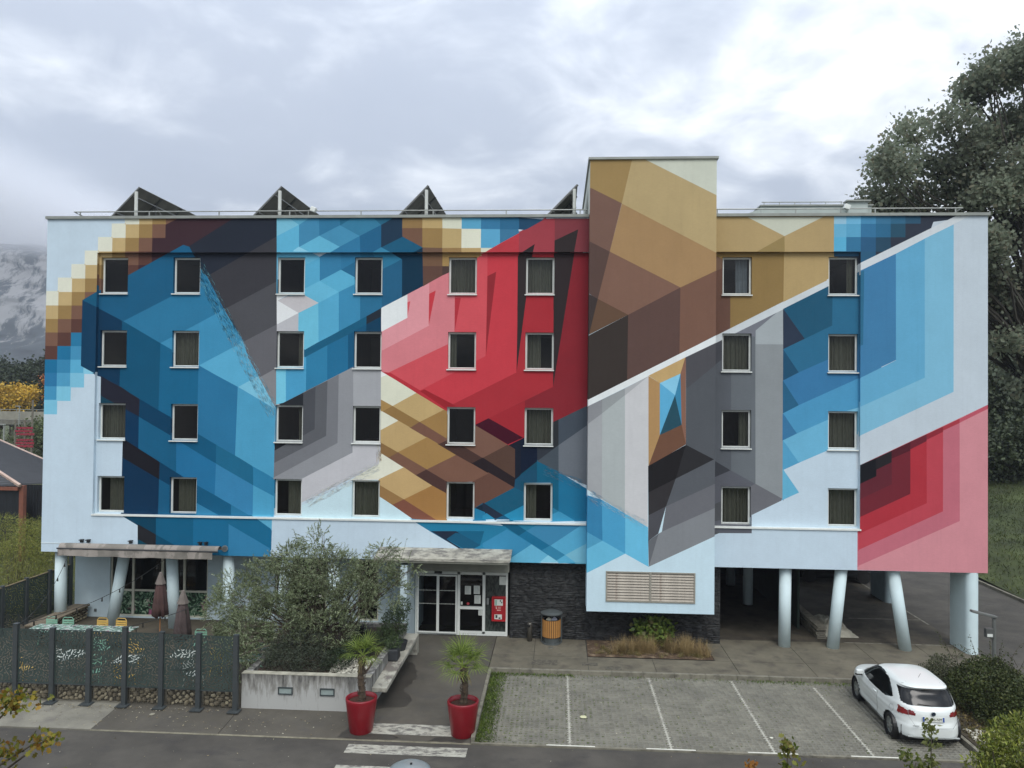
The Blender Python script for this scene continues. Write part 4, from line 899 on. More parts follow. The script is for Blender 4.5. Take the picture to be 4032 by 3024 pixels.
def tess(k, rect, holes, y, base=BASE):
    """cut the painted pattern of zone k into cells inside rect minus holes"""
    V = []; faces = []; cols = []
    def addp(pts, c):
        if area(pts) < 0: pts = pts[::-1]
        n0 = len(V); V.extend(Vector(q) for q in pts); faces.append(list(range(n0, n0+len(pts)))); cols.append(c)
    x0, z0, x1, z1 = rect; addp([(x0, z0), (x1, z0), (x1, z1), (x0, z1)], base)
    for c, p_ in PAINT[k]: addp(list(p_), c)
    for c, p_ in PAINT[k]: addp(grow(p_), c)
    hs_ = len(faces)
    for a, b, c, d in holes: addp([(a, b), (c, b), (c, d), (a, d)], 'hole')
    v, e, f, ov, oe, of = delaunay_2d_cdt(V, [], faces, 0, 1e-4)
    P_ = [(c, p_, min(q[0] for q in p_), max(q[0] for q in p_), min(q[1] for q in p_), max(q[1] for q in p_)) for c, p_ in [*reversed(PAINT[k]), *reversed([(c_, grow(q_)) for c_, q_ in PAINT[k]])]]
    res = []
    for tri in f:
        mx_ = sum(v[i].x for i in tri)/len(tri); mz_ = sum(v[i].y for i in tri)/len(tri)
        if not (x0 < mx_ < x1 and z0 < mz_ < z1) or any(a < mx_ < c and b < mz_ < d for a, b, c, d in holes): continue
        col = base
        for c, p_, xa, xb, za, zb in P_:
            if xa <= mx_ <= xb and za <= mz_ <= zb and inside(p_, mx_, mz_): col = c; break
        res.append(([(v[i].x, y, v[i].y) for i in tri], col))
    return res
hotel = thing('hotel_building', 'five-storey hotel painted all over with a blue, red, ochre and grey geometric mural', 'building')
o = painted('outer_wall', tess('0', (XL_, ZB_, XR_, ZT_), [(RX0, RZ0, RX1, RZ1)], 0.), hotel)
wh = [(c, r-WH, c+WW, r) for c in COLS for r in ROWS]
fr = tess('R', (RX0, RZ0, RX1, RZ1), wh, RY)
# reveals of the window openings take the paint beside them
def strip(k, pts_a, pts_b, ya, yb, n=4, off=(0, 0)):
    r = []
    for i in range(n):
        s0, s1 = i/n, (i+1)/n
        a0 = [pts_a[q]+(pts_b[q]-pts_a[q])*s0 for q in (0, 1)]; a1 = [pts_a[q]+(pts_b[q]-pts_a[q])*s1 for q in (0, 1)]
        cx_, cz_ = (a0[0]+a1[0])/2+off[0], (a0[1]+a1[1])/2+off[1]
        r.append(([(a0[0], ya, a0[1]), (a1[0], ya, a1[1]), (a1[0], yb, a1[1]), (a0[0], yb, a0[1])], colour_at(k, cx_, cz_)))
    return r
for (a, b, c, d) in wh:
    fr += strip('R', (a, b), (a, d), RY, RY+.19, 5, (-.03, 0)); fr += strip('R', (c, b), (c, d), RY, RY+.19, 5, (.03, 0)); fr += strip('R', (a, d), (c, d), RY, RY+.19, 3, (0, .03)); fr += strip('R', (a, b), (c, b), RY, RY+.19, 3, (0, -.03))
fr += strip('R', (RX0, RZ0), (RX0, RZ1), 0, RY, 24, (.02, 0)); fr += strip('R', (RX1, RZ0), (RX1, RZ1), 0, RY, 24, (.02, 0)); fr += strip('R', (RX0, RZ1), (RX1, RZ1), 0, RY, 60, (0, -.03))
painted('recessed_wall', fr, hotel)
tw = tess('T', (TX0, TZ0, TX1, TZ1), [(1.71, 1.66, 4.745, 2.69)], TY, 'bbdcf2')
for i in range(60):
    za = TZ0+(TZ1-TZ0)*i/60; zb = TZ0+(TZ1-TZ0)*(i+1)/60; zm = (za+zb)/2
    yb_ = .4 if zb < ZB_ else (.2 if zm < ZT_ else 6.6)
    cl = colour_at('T', TX0+.03, zm, 'bbdcf2') if zm < 15.6 else 'c9d0cc'
    if zm > ZT_: cl = 'cfd6d2'
    cr2 = colour_at('T', TX1-.03, zm, 'bbdcf2') if zm < 15.6 else 'c9cdc3'
    tw.append(([(TX0, yb_, za), (TX0, TY, za), (TX0, TY, zb), (TX0, yb_, zb)], cl)); tw.append(([(TX1, TY, za), (TX1, yb_, za), (TX1, yb_, zb), (TX1, TY, zb)], cr2))
tw.append(([(TX0, TY, TZ0), (TX1, TY, TZ0), (TX1, .4, TZ0), (TX0, .4, TZ0)], '9aa9b5')); tw.append(([(TX0, 6.6, ZT_), (TX1, 6.6, ZT_), (TX1, 6.6, TZ1), (TX0, 6.6, TZ1)], 'c9d0cc'))
painted('stair_tower', tw, hotel)
sidew = [([(XL_, 12.5, ZB_), (XL_, 0, ZB_), (XL_, 0, ZT_), (XL_, 12.5, ZT_)], 'b9d2ea'), ([(XR_, 0, ZB_), (XR_, 12.5, ZB_), (XR_, 12.5, ZT_), (XR_, 0, ZT_)], 'c4c7cc'),
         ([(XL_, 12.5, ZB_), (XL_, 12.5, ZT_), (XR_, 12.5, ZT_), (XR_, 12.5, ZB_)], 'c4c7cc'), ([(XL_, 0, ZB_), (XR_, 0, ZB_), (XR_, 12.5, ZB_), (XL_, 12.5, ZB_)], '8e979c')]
painted('side_walls', sidew, hotel)
roofm = mat('roof_membrane', '5c5f60', .9, .1)
build('roof', MB().box(XL_+.2, .2, 14.7, XR_-.2, 12.3, 14.78), roofm, hotel)
capm = mat('grey_metal_trim', '8f9392', .45, .08, 2, metal=.25)
mb = MB()
xs_ = [XL_-.05, -15.9, -12.8, -9.7, -6.6, -3.5, -.4, TX0]
for a, b in zip(xs_[:-1], xs_[1:]): mb.box(a, -.07, ZT_-.01, b-.006, .28, ZT_+.09)
for a, b in ((TX1, 8.3), (8.3, 11.4), (11.4, XR_+.06)): mb.box(a, -.07, ZT_-.01, b-.006, .28, ZT_+.09)
mb.box(XL_-.05, .28, ZT_-.01, XL_+.25, 12.55, ZT_+.09); mb.box(XR_-.25, .28, ZT_-.01, XR_+.06, 12.55, ZT_+.09); mb.box(XL_, 12.2, ZT_-.01, XR_, 12.56, ZT_+.085)
build('parapet_cap', mb, capm, hotel)
mb = MB(); mb.box(TX0-.06, TY-.06, TZ1-.01, TX1+.06, TY+.12, TZ1+.07); mb.box(TX0-.06, TY+.12, TZ1-.01, TX0+.12, 6.66, TZ1+.07); mb.box(TX1-.12, TY+.12, TZ1-.01, TX1+.06, 6.66, TZ1+.07); mb.box(TX0+.12, TY+.12, TZ1-.2, TX1-.12, 6.5, TZ1-.02)
build('tower_cap', mb, capm, hotel)
whitem = mat('white_aluminium', 'd9dde0', .4, .04, 3, spec=.4)
mb = MB()
for a, b in ((RX0-.03, TX0-.01), (TX1+.01, RX1+.03)):
    mb.box(a, -.045, RZ0-.05, b, RY+.17, RZ0+.004)
build('sill_ledge', mb, whitem, hotel)
mb = MB().box(XL_-.01, -.012, 3.10, -17.95, .002, 3.115); build('drip_edge', mb, whitem, hotel)
# windows
glass = glass_mat('window_glass', (.5, .54, .55), .028); roomm = mat('dark_room', '1d1b1a', .9, .2, 2)
curt = mat('curtain_cloth', '8a8576', .9, .1, 4, stretch=(8, 1, 1)); curt_glare = mat('glare_curtain', 'a9adb8', .9, .08)  # paler copy has the glare on the pane put into the cloth colour
CUR = [[None, None, (0, 1), (.28, 1)], [None, (0, 1), None, (.16, 1)], [(.9, 1), (.74, 1), (.8, 1), (.4, 1)], [None, None, None, (0, 1)],
       [(0, 1), (.0, .25), None, (0, .08)], [(0, 1), (0, .55), (0, 1), (0, .42)], [(.5, .95), (0, 1), (.66, 1), (0, 1)], [(.72, .95), (0, 1), (0, 1), (0, 1)]]
fy = RY+.19
def frame_mb(w_, h_, y0, y1, t_, mb=None, x=0, z=0):
    mb = mb or MB(); mb.box(x, y0, z, x+t_, y1, z+h_); mb.box(x+w_-t_, y0, z, x+w_, y1, z+h_); mb.box(x+t_, y0, z, x+w_-t_, y1, z+t_); mb.box(x+t_, y0, z+h_-t_, x+w_-t_, y1, z+h_); return mb
fmb = frame_mb(WW, WH, -.06, 0, .032); frame_mb(WW-.07, WH-.07, -.075, -.015, .030, fmb, .035, .035)
proto = {}
def curtain_mb(w_, h_, seed):
    r = random.Random(seed); n = max(6, int(w_*46)); mb = MB(); pts = []; ph = r.uniform(0, 6)
    for i in range(n+1):
        x = w_*i/n; pts.append((x, .035*math.sin(x*48+ph+1.5*math.sin(x*9))+.012*math.sin(x*110)))
    for (xa, ya), (xb, yb) in zip(pts[:-1], pts[1:]): mb.quad((xa, ya, 0), (xb, yb, 0), (xb*.99, yb*.8, h_), (xa*.99, ya*.8, h_))
    return mb
rows_w = ['top', 'second', 'third', 'lowest']
for ci, cx_ in enumerate(COLS):
    for ri, zt in enumerate(ROWS):
        if not proto:
            f_ = build('window', fmb, whitem, hotel); pn = build('pane', MB().quad((.05, -.03, .05), (WW-.05, -.03, .05), (WW-.05, -.03, WH-.05), (.05, -.03, WH-.05)), glass, f_)
            rb = MB(); a, b, d, h_ = .03, WW-.03, 2.2, WH-.03
            rb.quad((a, 0, .03), (a, 0, h_), (a, d, h_), (a, d, .03)); rb.quad((b, 0, .03), (b, d, .03), (b, d, h_), (b, 0, h_)); rb.quad((a, 0, .03), (a, d, .03), (b, d, .03), (b, 0, .03)); rb.quad((a, 0, h_), (b, 0, h_), (b, d, h_), (a, d, h_)); rb.quad((a, d, .03), (a, d, h_), (b, d, h_), (b, d, .03))
            rm = build('room', rb, roomm, f_); sl = build('sill', MB().box(-.04, -.26, -.045, WW+.015, -.01, -.008), whitem, f_, bevel=.004)
            sl2 = sl; proto.update(f=f_, pn=pn, rm=rm, sl=sl)
            win = f_; sill = sl
        else:
            win = proto['f'].copy(); scene.collection.objects.link(win); win.parent = hotel
            for q in ('pn', 'rm', 'sl'):
                if q == 'sl' and ri == 3: continue
                c_ = proto[q].copy(); scene.collection.objects.link(c_); c_.parent = win
        win.location = (cx_, fy, zt-WH)
        cu = CUR[ci][ri]
        if cu:
            w_ = (WW-.1)*(cu[1]-cu[0]); cm = curt_glare if (ci == 6 and ri == 0) else curt
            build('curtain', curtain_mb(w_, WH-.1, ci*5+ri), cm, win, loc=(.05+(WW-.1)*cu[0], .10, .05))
# ground floor volumes
blue_w = mat('pale_blue_render', 'bccddb', .85, .04, 1, .25, 55); darkw = mat('dark_wall', '2c2e2e', .9, .2)
WY = 1.53
mb = MB()
def wall_with_holes(x0, x1, z0, z1, y, holes):
    """front-facing wall quads around rectangular holes (non-overlapping in x)"""
    mb = MB(); x = x0
    for (a, b, c, d) in sorted(holes):
        mb.quad((x, y, z0), (a, y, z0), (a, y, z1), (x, y, z1)); mb.quad((a, y, z0), (c, y, z0), (c, y, b), (a, y, b)); mb.quad((a, y, d), (c, y, d), (c, y, z1), (a, y, z1))
        for (p_, q_) in (((a, b), (a, d)), ((c, b), (c, d)), ((a, b), (c, b)), ((a, d), (c, d))): mb.quad((p_[0], y, p_[1]), (q_[0], y, q_[1]), (q_[0], y+.15, q_[1]), (p_[0], y+.15, p_[1]))
        x = c
    mb.quad((x, y, z0), (x1, y, z0), (x1, y, z1), (x, y, z1)); return mb
gw = [(-17.20, .05, -13.33, 2.42), (-10.7, .0, -8.7, 2.42), (-7.5, .12, -6.7, 2.42)]
b_ = wall_with_holes(-18.6, -5.37, 0, ZB_, WY, gw); b_.quad((-18.6, 12, 0), (-18.6, WY, 0), (-18.6, WY, ZB_), (-18.6, 12, ZB_)); build('ground_floor_wall', b_, blue_w, hotel)
mb = MB().box(-5.372, -.93, -.05, -5.14, .6, ZB_-.002); mb.box(-5.372, .6, -.05, -5.1, 2.2, ZB_-.002); build('entrance_wing_wall', mb, blue_w, hotel)
iface = mat('interior_dark', '1f1e1d', .9, .2)
build('interior', MB().quad((-18.5, 4.5, 0), (-1.7, 4.5, 0), (-1.7, 4.5, ZB_), (-18.5, 4.5, ZB_)).quad((-18.5, 1.7, .01), (-1.7, 1.7, .01), (-1.7, 4.5, .01), (-18.5, 4.5, .01)), iface, hotel)
# ground-floor glazing with leaf print on the lower panes
print_m = bpy.data.materials.new('leaf_print'); print_m.use_nodes = True; t = print_m.node_tree; pb = t.nodes['Principled BSDF']; tcn = t.nodes.new('ShaderNodeTexCoord')
vz = t.nodes.new('ShaderNodeTexNoise'); vz.inputs['Scale'].default_value = 3.2; vz.inputs['Distortion'].default_value = 3.5; vz.inputs['Detail'].default_value = 3; t.links.new(tcn.outputs['Object'], vz.inputs['Vector'])
rp = t.nodes.new('ShaderNodeValToRGB'); t.links.new(vz.outputs[0], rp.inputs[0]); e0 = rp.color_ramp.elements; e0[0].position = .38; e0[0].color = (*lin('16231c'), 1); e0[1].position = .66; e0[1].color = (*lin('a3b29a'), 1); q = e0.new(.46); q.color = (*lin('2c4534'), 1); q = e0.new(.55); q.color = (*lin('5a7a60'), 1)
nn = t.nodes.new('ShaderNodeTexNoise'); nn.inputs['Scale'].default_value = 1.9; t.links.new(tcn.outputs['Object'], nn.inputs['Vector']); mr = t.nodes.new('ShaderNodeMapRange'); mr.inputs['From Min'].default_value = .6; mr.inputs['From Max'].default_value = .66; t.links.new(nn.outputs[0], mr.inputs[0])
mxr = t.nodes.new('ShaderNodeMixRGB'); mxr.inputs[2].default_value = (*lin('9a5c77'), 1); t.links.new(mr.outputs[0], mxr.inputs[0]); t.links.new(rp.outputs[0], mxr.inputs[1]); t.links.new(mxr.outputs[0], pb.inputs['Base Color']); pb.inputs['Roughness'].default_value = .25
cream = mat('cream_frame', 'c9c8bf', .5, .05)
def glazing(x0, z0, x1, z1, y, mull, trans, lower=True):
    f_ = frame_mb(x1-x0, z1-z0, y-.04, y+.04, .06, None, x0, z0)
    for m_ in mull: f_.box(m_-.045, y-.045, z0+.06, m_+.045, y+.045, z1-.06)
    if trans: f_.box(x0+.06, y-.035, trans-.035, x1-.06, y+.035, trans+.035)
    o = build('window', f_, cream, hotel); ed = [x0]+list(mull)+[x1]
    for a, b in zip(ed[:-1], ed[1:]):
        build('pane', MB().quad((a, y, trans or z0), (b, y, trans or z0), (b, y, z1), (a, y, z1)), glass, o)
        if trans: build('pane', MB().quad((a, y, z0), (b, y, z0), (b, y, trans), (a, y, trans)), print_m if lower else glass, o)
glazing(-17.20, .05, -13.33, 2.42, WY+.1, [-16.31, -15.15, -14.28], 1.04)
glazing(-10.7, .0, -8.7, 2.42, WY+.1, [-9.7], 1.0, False); glazing(-7.5, .12, -6.7, 2.42, WY+.1, [], None, False)
# slate wall
slate_b = mat('slate_backing', '232426', .9, .2)
mb = MB().box(-1.66, .42, 0, 5.80, .8, ZB_-.002); mb.box(5.3, .8, 0, 5.8, 11.5, ZB_-.002); build('slate_backing', mb, slate_b, hotel)
V, F, = [], []
def bx(V, F, x0, y0, z0, x1, y1, z1):
    n0 = len(V); V += [(x0, y0, z0), (x1, y0, z0), (x1, y1, z0), (x0, y1, z0), (x0, y0, z1), (x1, y0, z1), (x1, y1, z1), (x0, y1, z1)]
    F += [tuple(n0+i for i in f) for f in ((4, 5, 6, 7), (0, 1, 5, 4), (1, 2, 6, 5), (3, 0, 4, 7), (0, 3, 2, 1))]
z = .0
while z < ZB_-.02:
    h_ = rnd.choice([.022, .03, .038, .045]); x = -1.66-rnd.uniform(0, .3)
    while x < 5.8:
        l_ = rnd.uniform(.12, .5); a = max(x, -1.66); b = min(x+l_, 5.80)
        if b-a > .02: bx(V, F, a+.002, .42-rnd.uniform(.004, .035), z+.002, b-.002, .43, min(z+h_, ZB_-.01)-.002)
        x += l_
    z += h_
o = npmesh('slate_strips', V, F, mat('slate', '3b3c3e', .65, .25, 4, .5, 30, island=.45, col2='28292b', spec=.5), hotel); o['kind'] = 'stuff'
# louvre grille of the tower: two leaves of slats
lv = mat('grille_metal', '8d8781', .5, .12, 3, metal=.3, stain=(5, .55, .7, '6b5f54', (1, 1, 1)))
g_ = MB(); frame_mb(3.04, 1.04, TY-.03, TY+.05, .045, g_, 1.705, 1.655); g_.box(3.19, TY-.032, 1.70, 3.255, TY+.05, 2.65)
lf = build('louvre_grille', g_, mat('grille_frame', '8f8c86', .5, .08), hotel)
sm = None
for xa, xb in ((1.75, 3.19), (3.255, 4.70)):
    for i in range(10):
        z0 = 1.705+i*.0945
        if sm is None or True:
            mb = MB(); mb.v = [(0, -.015, 0), (xb-xa, -.015, 0), (xb-xa, .03, .085), (0, .03, .085), (0, -.005, 0), (xb-xa, -.005, 0), (xb-xa, .04, .085), (0, .04, .085)]; mb.f = [(0, 1, 2, 3), (4, 7, 6, 5), (0, 4, 5, 1), (2, 6, 7, 3)]; mb.m = [0]*4
        if i == 0: so = build('slat', mb, lv, lf); so.location = (xa, TY-.005, z0)
        else: c_ = so.copy(); scene.collection.objects.link(c_); c_.parent = lf; c_.location = (xa, TY-.005, z0)
build('grille_back', MB().quad((1.71, TY+.055, 1.66), (4.74, TY+.055, 1.66), (4.74, TY+.055, 2.69), (1.71, TY+.055, 2.69)), darkw, hotel)
# columns under the building
colm = mat('column_paint', 'c9dbe6', .8, .04, 1, .15, 50)
def column(f_, t_, r=.205): return build('column', MB().tube((f_[0], f_[1], -.02), (t_[0], t_[1], ZB_), r, r, 28), colm, hotel, smooth=False)
for f_, t_ in [((8.02, .38), (8.05, .38)), ((9.68, .36), (9.97, .36)), ((12.15, .36), (11.72, .36)), ((8.1, 5.9), (8.1, 5.9)), ((8.13, 9.3), (8.13, 9.3)), ((-16.54, .58), (-16.07, .58)), ((-14.09, .5), (-14.24, .5)), ((-18.45, .45), (-18.45, .45)), ((-12.02, .4), (-12.02, .4)), ((-10.1, .4), (-9.8, .4)), ((-7.9, .4), (-8.15, .4))]:
    c_ = column(f_, t_)
    for q in c_.data.polygons: q.use_smooth = len(q.vertices) == 4
def fin(y0, y1, m):
    mb = MB(); P = []
    for i in range(13): a = math.pi*i/12; P.append((14.275+.21*math.cos(a+math.pi), y0+.21+.21*math.sin(a+math.pi)))
    P += [(14.485, y1), (14.065, y1)]; n = len(P)
    for i in range(n): j = (i+1) % n; mb.quad((*P[i], -.02), (*P[j], -.02), (*P[j], ZB_), (*P[i], ZB_))
    return build('fin_column', mb, m, hotel)
fin(-.02, 1.2, colm); fin(6.6, 8.2, mat('fin_grey', '9fb2bf', .8, .05))
green = mat('dark_green_mesh', '20302b', .8, .2)
mb = MB().box(9.12, 2.55, 0, 9.17, 12, ZB_-.01); mb.box(9.1, 2.45, 0, 9.18, 2.55, ZB_); build('partition', mb, green, hotel)
build('rear_wall', MB().box(5.8, 11.4, 0, 9.1, 11.6, ZB_-.01), darkw, hotel)
# entrance
ent = build('entrance_doors', None or frame_mb(3.36, 2.40, .50, .62, .07, None, -5.10, 0.02), whitem, hotel)
e_ = MB()
for x in (-3.52, -2.605): e_.box(x-.05, .49, .09, x+.05, .6, 2.35)
e_.box(-5.03, .49, 2.20, -1.81, .6, 2.30); e_.box(-3.47, .49, .955, -2.655, .6, 1.05); e_.box(-3.47, .49, .09, -1.81, .6, .16)
build('mullions', e_, whitem, ent)
for x0, x1 in ((-5.02, -4.27), (-4.27, -3.575)):
    y = .46 if x0 < -4.5 else .43
    lf_ = build('sliding_door', frame_mb(x1-x0, 2.1, y-.02, y+.02, .05, None, x0, .09), whitem, ent)
    # kept at sub-part depth: panes sit beside the leaf
    build('pane', MB().quad((x0+.04, y, .13), (x1-.04, y, .13), (x1-.04, y, 2.15), (x0+.04, y, 2.15)), glass, ent)
stk = MB()
for zz_ in (1.63, 1.15):
    for x0, x1 in ((-4.96, -4.33), (-4.21, -3.63)):
        k = 0
        while x0+k*.05 < x1: stk.poly([(x0+k*.05, .405, zz_), (x0+k*.05+.025, .405, zz_+.018), (x0+k*.05+.045, .405, zz_), (x0+k*.05+.025, .405, zz_-.018)]); k += 1
build('door_marking', stk, mat('frosted_film', 'b9bdbb', .8, .05), ent)
for a, b, c, d, m_ in ((-3.47, 1.05, -2.655, 2.2, glass), (-3.47, .16, -2.655, .955, glass)): build('pane', MB().quad((a, .56, b), (c, .56, b), (c, .56, d), (a, .56, d)), m_, ent)
build('patterned_panel', MB().quad((-2.555, .56, .16), (-1.81, .56, .16), (-1.81, .56, 2.2), (-2.555, .56, 2.2)), mat('dark_print', '3f4644', .35, .5, 3, stretch=(6, 1, 2), col2='15191a', contrast=(.42, .58)), ent)
paperm = mat('paper', 'cfd3d3', .8, .04); texm = mat('print_grey', '8b9296', .8, .2)
for (a, b, c, d) in [(-3.30, 1.48, -3.08, 1.78), (-2.975, 1.50, -2.755, 1.80), (-2.95, 1.155, -2.725, 1.455), (-2.80, .73, -2.665, .945), (-2.05, 1.85, -1.77, 2.15), (-3.45, 1.10, -3.38, 1.21)]:
    pp = build('notice', MB().box(a, .538, b, c, .545, d), paperm, ent)
    tx = MB(); n = int((d-b)/.03)
    for i in range(1, n): tx.quad((a+.02, .535, b+i*.03), (c-.02-rnd.uniform(0, .06), .535, b+i*.03), (c-.03, .535, b+i*.03+.008), (a+.02, .535, b+i*.03+.008))
    if a != -2.05: build('print', tx, texm, ent)
build('round_sticker', MB().poly([(-3.18+.05*math.cos(q*math.pi/8), .54, 1.145+.05*math.sin(q*math.pi/8)) for q in range(16)]), mat('sticker_red', 'b3404a', .6), ent)
build('door_sensor', MB().box(-4.4, .38, 2.24, -4.13, .49, 2.30), mat('black_plastic', '1c1d1f', .5), ent)
# red key / card dispenser
redm = mat('red_metal', 'b3202a', .4, .05, 3)
kb = build('card_dispenser', frame_mb(.5, .86, .40, .56, .035, None, -2.305, .575), redm, ent)
mb = MB().box(-2.27, .44, .61, -1.84, .55, 1.40); build('dispenser_face', mb, mat('red_face', 'a01a24', .45, .08), ent)
build('dispenser_slot', MB().box(-2.12, .42, .95, -1.98, .44, .98), mat('slot_light', 'd8a9a5', .5), ent)
for (a, b, c, d) in [(-2.21, 1.13, -1.91, 1.35), (-2.21, .64, -1.94, .81)]:
    build('dispenser_label', MB().box(a, .432, b, c, .438, d), paperm, ent)
mb = MB(); mb.box(-2.19, .428, 1.15, -2.12, .431, 1.33, 0)
build('label_block', mb, mat('teal_print', '8fb3a8', .7), ent)
mb = MB(); mb.box(-2.02, .428, 1.27, -1.98, .431, 1.33); mb.box(-1.97, .428, 1.22, -1.93, .431, 1.27); mb.box(-2.17, .428, .69, -2.10, .431, .79); mb.box(-2.06, .428, .66, -1.99, .431, .71)
build('label_picture', mb, mat('dark_ink', '3a3434', .7), ent)
ar = MB().poly([(-2.17, .43, 1.10), (-2.13, .43, 1.10), (-2.13, .43, 1.04), (-2.11, .43, 1.04), (-2.14, .43, 1.0), (-2.17, .43, 1.04), (-2.155, .43, 1.04)])
for i in range(3): ar.quad((-2.09, .43, 1.02+i*.028), (-1.98, .43, 1.02+i*.028), (-1.98, .43, 1.03+i*.028), (-2.09, .43, 1.03+i*.028))
build('instruction_print', ar, mat('pale_print', 'd9b9b5', .7), ent)
build('intercom', MB().box(-2.50, .49, 1.14, -2.42, .55, 1.36), mat('intercom_metal', '8e9296', .4, metal=.4), ent)
# canopy slab above the door
conc_cap = mat('weathered_canopy', 'a8a69f', .9, .12, 3, .3, 40, stain=(2.5, .45, .6, '6e6c66', (1, 1, 3)))
mb = MB(); mb.v = [(-6.3, -1.0, 2.97), (-1.60, -1.0, 2.97), (-1.60, 0, 2.97), (-6.3, 0, 2.97), (-6.3, -1.0, 3.06), (-1.56, -1.0, 3.06), (-1.56, -.003, 3.24), (-6.3, -.003, 3.24)]
mb.f = [(0, 3, 2, 1), (4, 5, 6, 7), (0, 1, 5, 4), (1, 2, 6, 5), (3, 0, 4, 7)]; mb.m = [0]*5
cn = build('canopy', mb, conc_cap, hotel)
mb = MB().box(-6.3, -.96, 2.90, -1.64, -.004, 2.968); mb.box(-5.14, .0, 2.42, -1.67, .5, 2.78); mb.box(-5.138, .1, 2.40, -1.70, .50, 2.43); build('canopy_soffit', mb, mat('grey_soffit', '84857f', .8, .06), hotel)
build('wall_vent', MB().tube((-12.0, -.03, 3.05), (-12.0, .0, 3.05), .115, .115, 20), mat('vent_steel', '8d949a', .4, .1, metal=.5), hotel)
mb = MB()
for i in range(5): mb.box(-12.08, -.036, 2.985+i*.028, -11.92, -.031, 2.997+i*.028)
build('vent_slats', mb, mat('vent_dark', '4c5257', .6), hotel)
build('power_socket', MB().box(-17.80, WY-.03, .20, -17.71, WY, .31), mat('socket_grey', '5d6468', .5), hotel)
# brushed lines of the mural: thin raised strokes following the diagonal bands
def strokes(name, p0, p1, wd, n, hexs, y, parent, ln=.22, th=.012):
    mb = MB(); d = Vector((p1[0]-p0[0], p1[1]-p0[1])); Lg = d.length; d.normalize(); nn = Vector((-d.y, d.x)); fs = []
    for i in range(n):
        s = rnd.uniform(0, Lg); q = rnd.uniform(-.5, .5)*wd; l_ = ln*rnd.uniform(.5, 1.4); k = 5; ph = rnd.uniform(0, 6); am = rnd.uniform(.004, .014); c = rnd.choice(hexs)
        if callable(c): c = c(s/Lg, q/wd)
        prev = None
        for j in range(k+1):
            u = s+l_*j/k; w_ = q+am*math.sin(ph+j*1.9); c2 = Vector(p0)+d*u+nn*w_; t2 = th*(1-.6*abs(j/k*2-1))
            a, b = c2+nn*t2/2, c2-nn*t2/2
            if prev and not any(a1 < c2.x < c1_ and b1 < c2.y < d1 for a1, b1, c1_, d1 in wh): fs.append(([(prev[0].x, y, prev[0].y), (prev[1].x, y, prev[1].y), (b.x, y, b.y), (a.x, y, a.y)], c))
            prev = (a, b)
    return painted(name, fs, parent)
def stuffed(n_, mb, m, par): o = build(n_, mb, m, par); o['kind'] = 'stuff'; return o
# ================================================================== ROOF THINGS
galv = mat('galvanised', '9a9d9e', .5, .1, 4, metal=.4); dkm = mat('dark_steel', '4c4e4f', .6, .12, 4)
def railing(x0, x1, label):
    t = thing('roof_railing', label, 'railing', (x0, .8, 15.0)); mb = MB().tube((0, 0, .52), (x1-x0, 0, .52), .022, .022, 8); build('handrail', mb, galv, t)
    n = max(1, round((x1-x0)/2.9))
    for i in range(n+1):
        xx = .25+(x1-x0-.5)*i/n; build('post', MB().box(xx-.018, -.018, -.2, xx+.018, .018, .5), galv, t)
    return t
r1 = railing(-18.45, 1.0, 'long low grey handrail along the roof edge left of the tower')
build('brace', MB().tube((0.05, 0, .5), (.9, 1.6, .0), .02, .02, 6), galv, r1)
r2 = railing(5.45, 14.3, 'low grey handrail along the roof edge right of the tower')
build('brace', MB().tube((8.8, 0, .5), (8.2, 1.2, .0), .02, .02, 6), galv, r2)
panel_m = mat('panel_back', '75746f', .6, .12, 1.5, col2='5c5b58'); panel_f = mat('panel_frame', '77797a', .4, .1, metal=.5); cellm = mat('panel_glass', '141b2c', .15, .1)
def solar(label):
    t = thing('solar_array', label, 'solar panels', (0, 1.0, 14.8), 0, 'tilted solar arrays on the roof')
    a = Vector((-1.05-.35, 0, .25)); b = Vector((0, 0, 1.70)); u = (b-a).normalized(); nrm = Vector((-u.z, 0, u.x)); Lh = (b-a).length
    for i in range(3):
        y0 = i*1.66; y1 = y0+1.6; mb = MB()
        q = [a+Vector((0, y0, 0)), b+Vector((0, y0, 0)), b+Vector((0, y1, 0)), a+Vector((0, y1, 0))]; q2 = [p_+nrm*.04 for p_ in q]
        mb.poly([tuple(v_) for v_ in q], 0); mb.poly([tuple(v_) for v_ in reversed(q2)], 1)
        for k in range(4): j = (k+1) % 4; mb.quad(tuple(q[k]), tuple(q[j]), tuple(q2[j]), tuple(q2[k]), 2)
        build('panel', mb, [panel_m, cellm, panel_f], t)
        for yy in (y0, y1): mb2 = MB().tube(tuple(a+Vector((0, yy, 0))-nrm*.02), tuple(b+Vector((0, yy, 0))-nrm*.02), .028, .028, 4); build('rafter', mb2, dkm, t)
    m1 = a.lerp(b, .8)-nrm*.06; build('purlin', MB().tube((m1.x, 0, m1.z), (m1.x, 4.95, m1.z), .03, .03, 4), panel_f, t)
    m2 = a.lerp(b, .35)-nrm*.06; build('purlin', MB().tube((m2.x, 0, m2.z), (m2.x, 4.95, m2.z), .03, .03, 4), panel_f, t)
    for yy in (1.6, 3.3, 4.9):
        build('strut', MB().tube((m1.x, yy, m1.z), (m1.x, yy, 0), .03, .03, 6), dkm, t); build('strut', MB().tube((m1.x, yy, m1.z), (m1.x+.9, yy, 0), .025, .025, 6), dkm, t)
    return t
def pipe(x, label): t = thing('vent_pipe', label, 'vent pipe', (x, .95, 14.8), 0, 'white pipes beside the solar arrays'); build('pipe', MB().tube((0, 0, 0), (0, 0, 1.52), .062, .062, 14), mat('white_pipe', 'c8cbcc', .4, .06, 4), t); build('collar', MB().tube((0, 0, .75), (0, 0, .79), .068, .068, 14), galv, t); return t
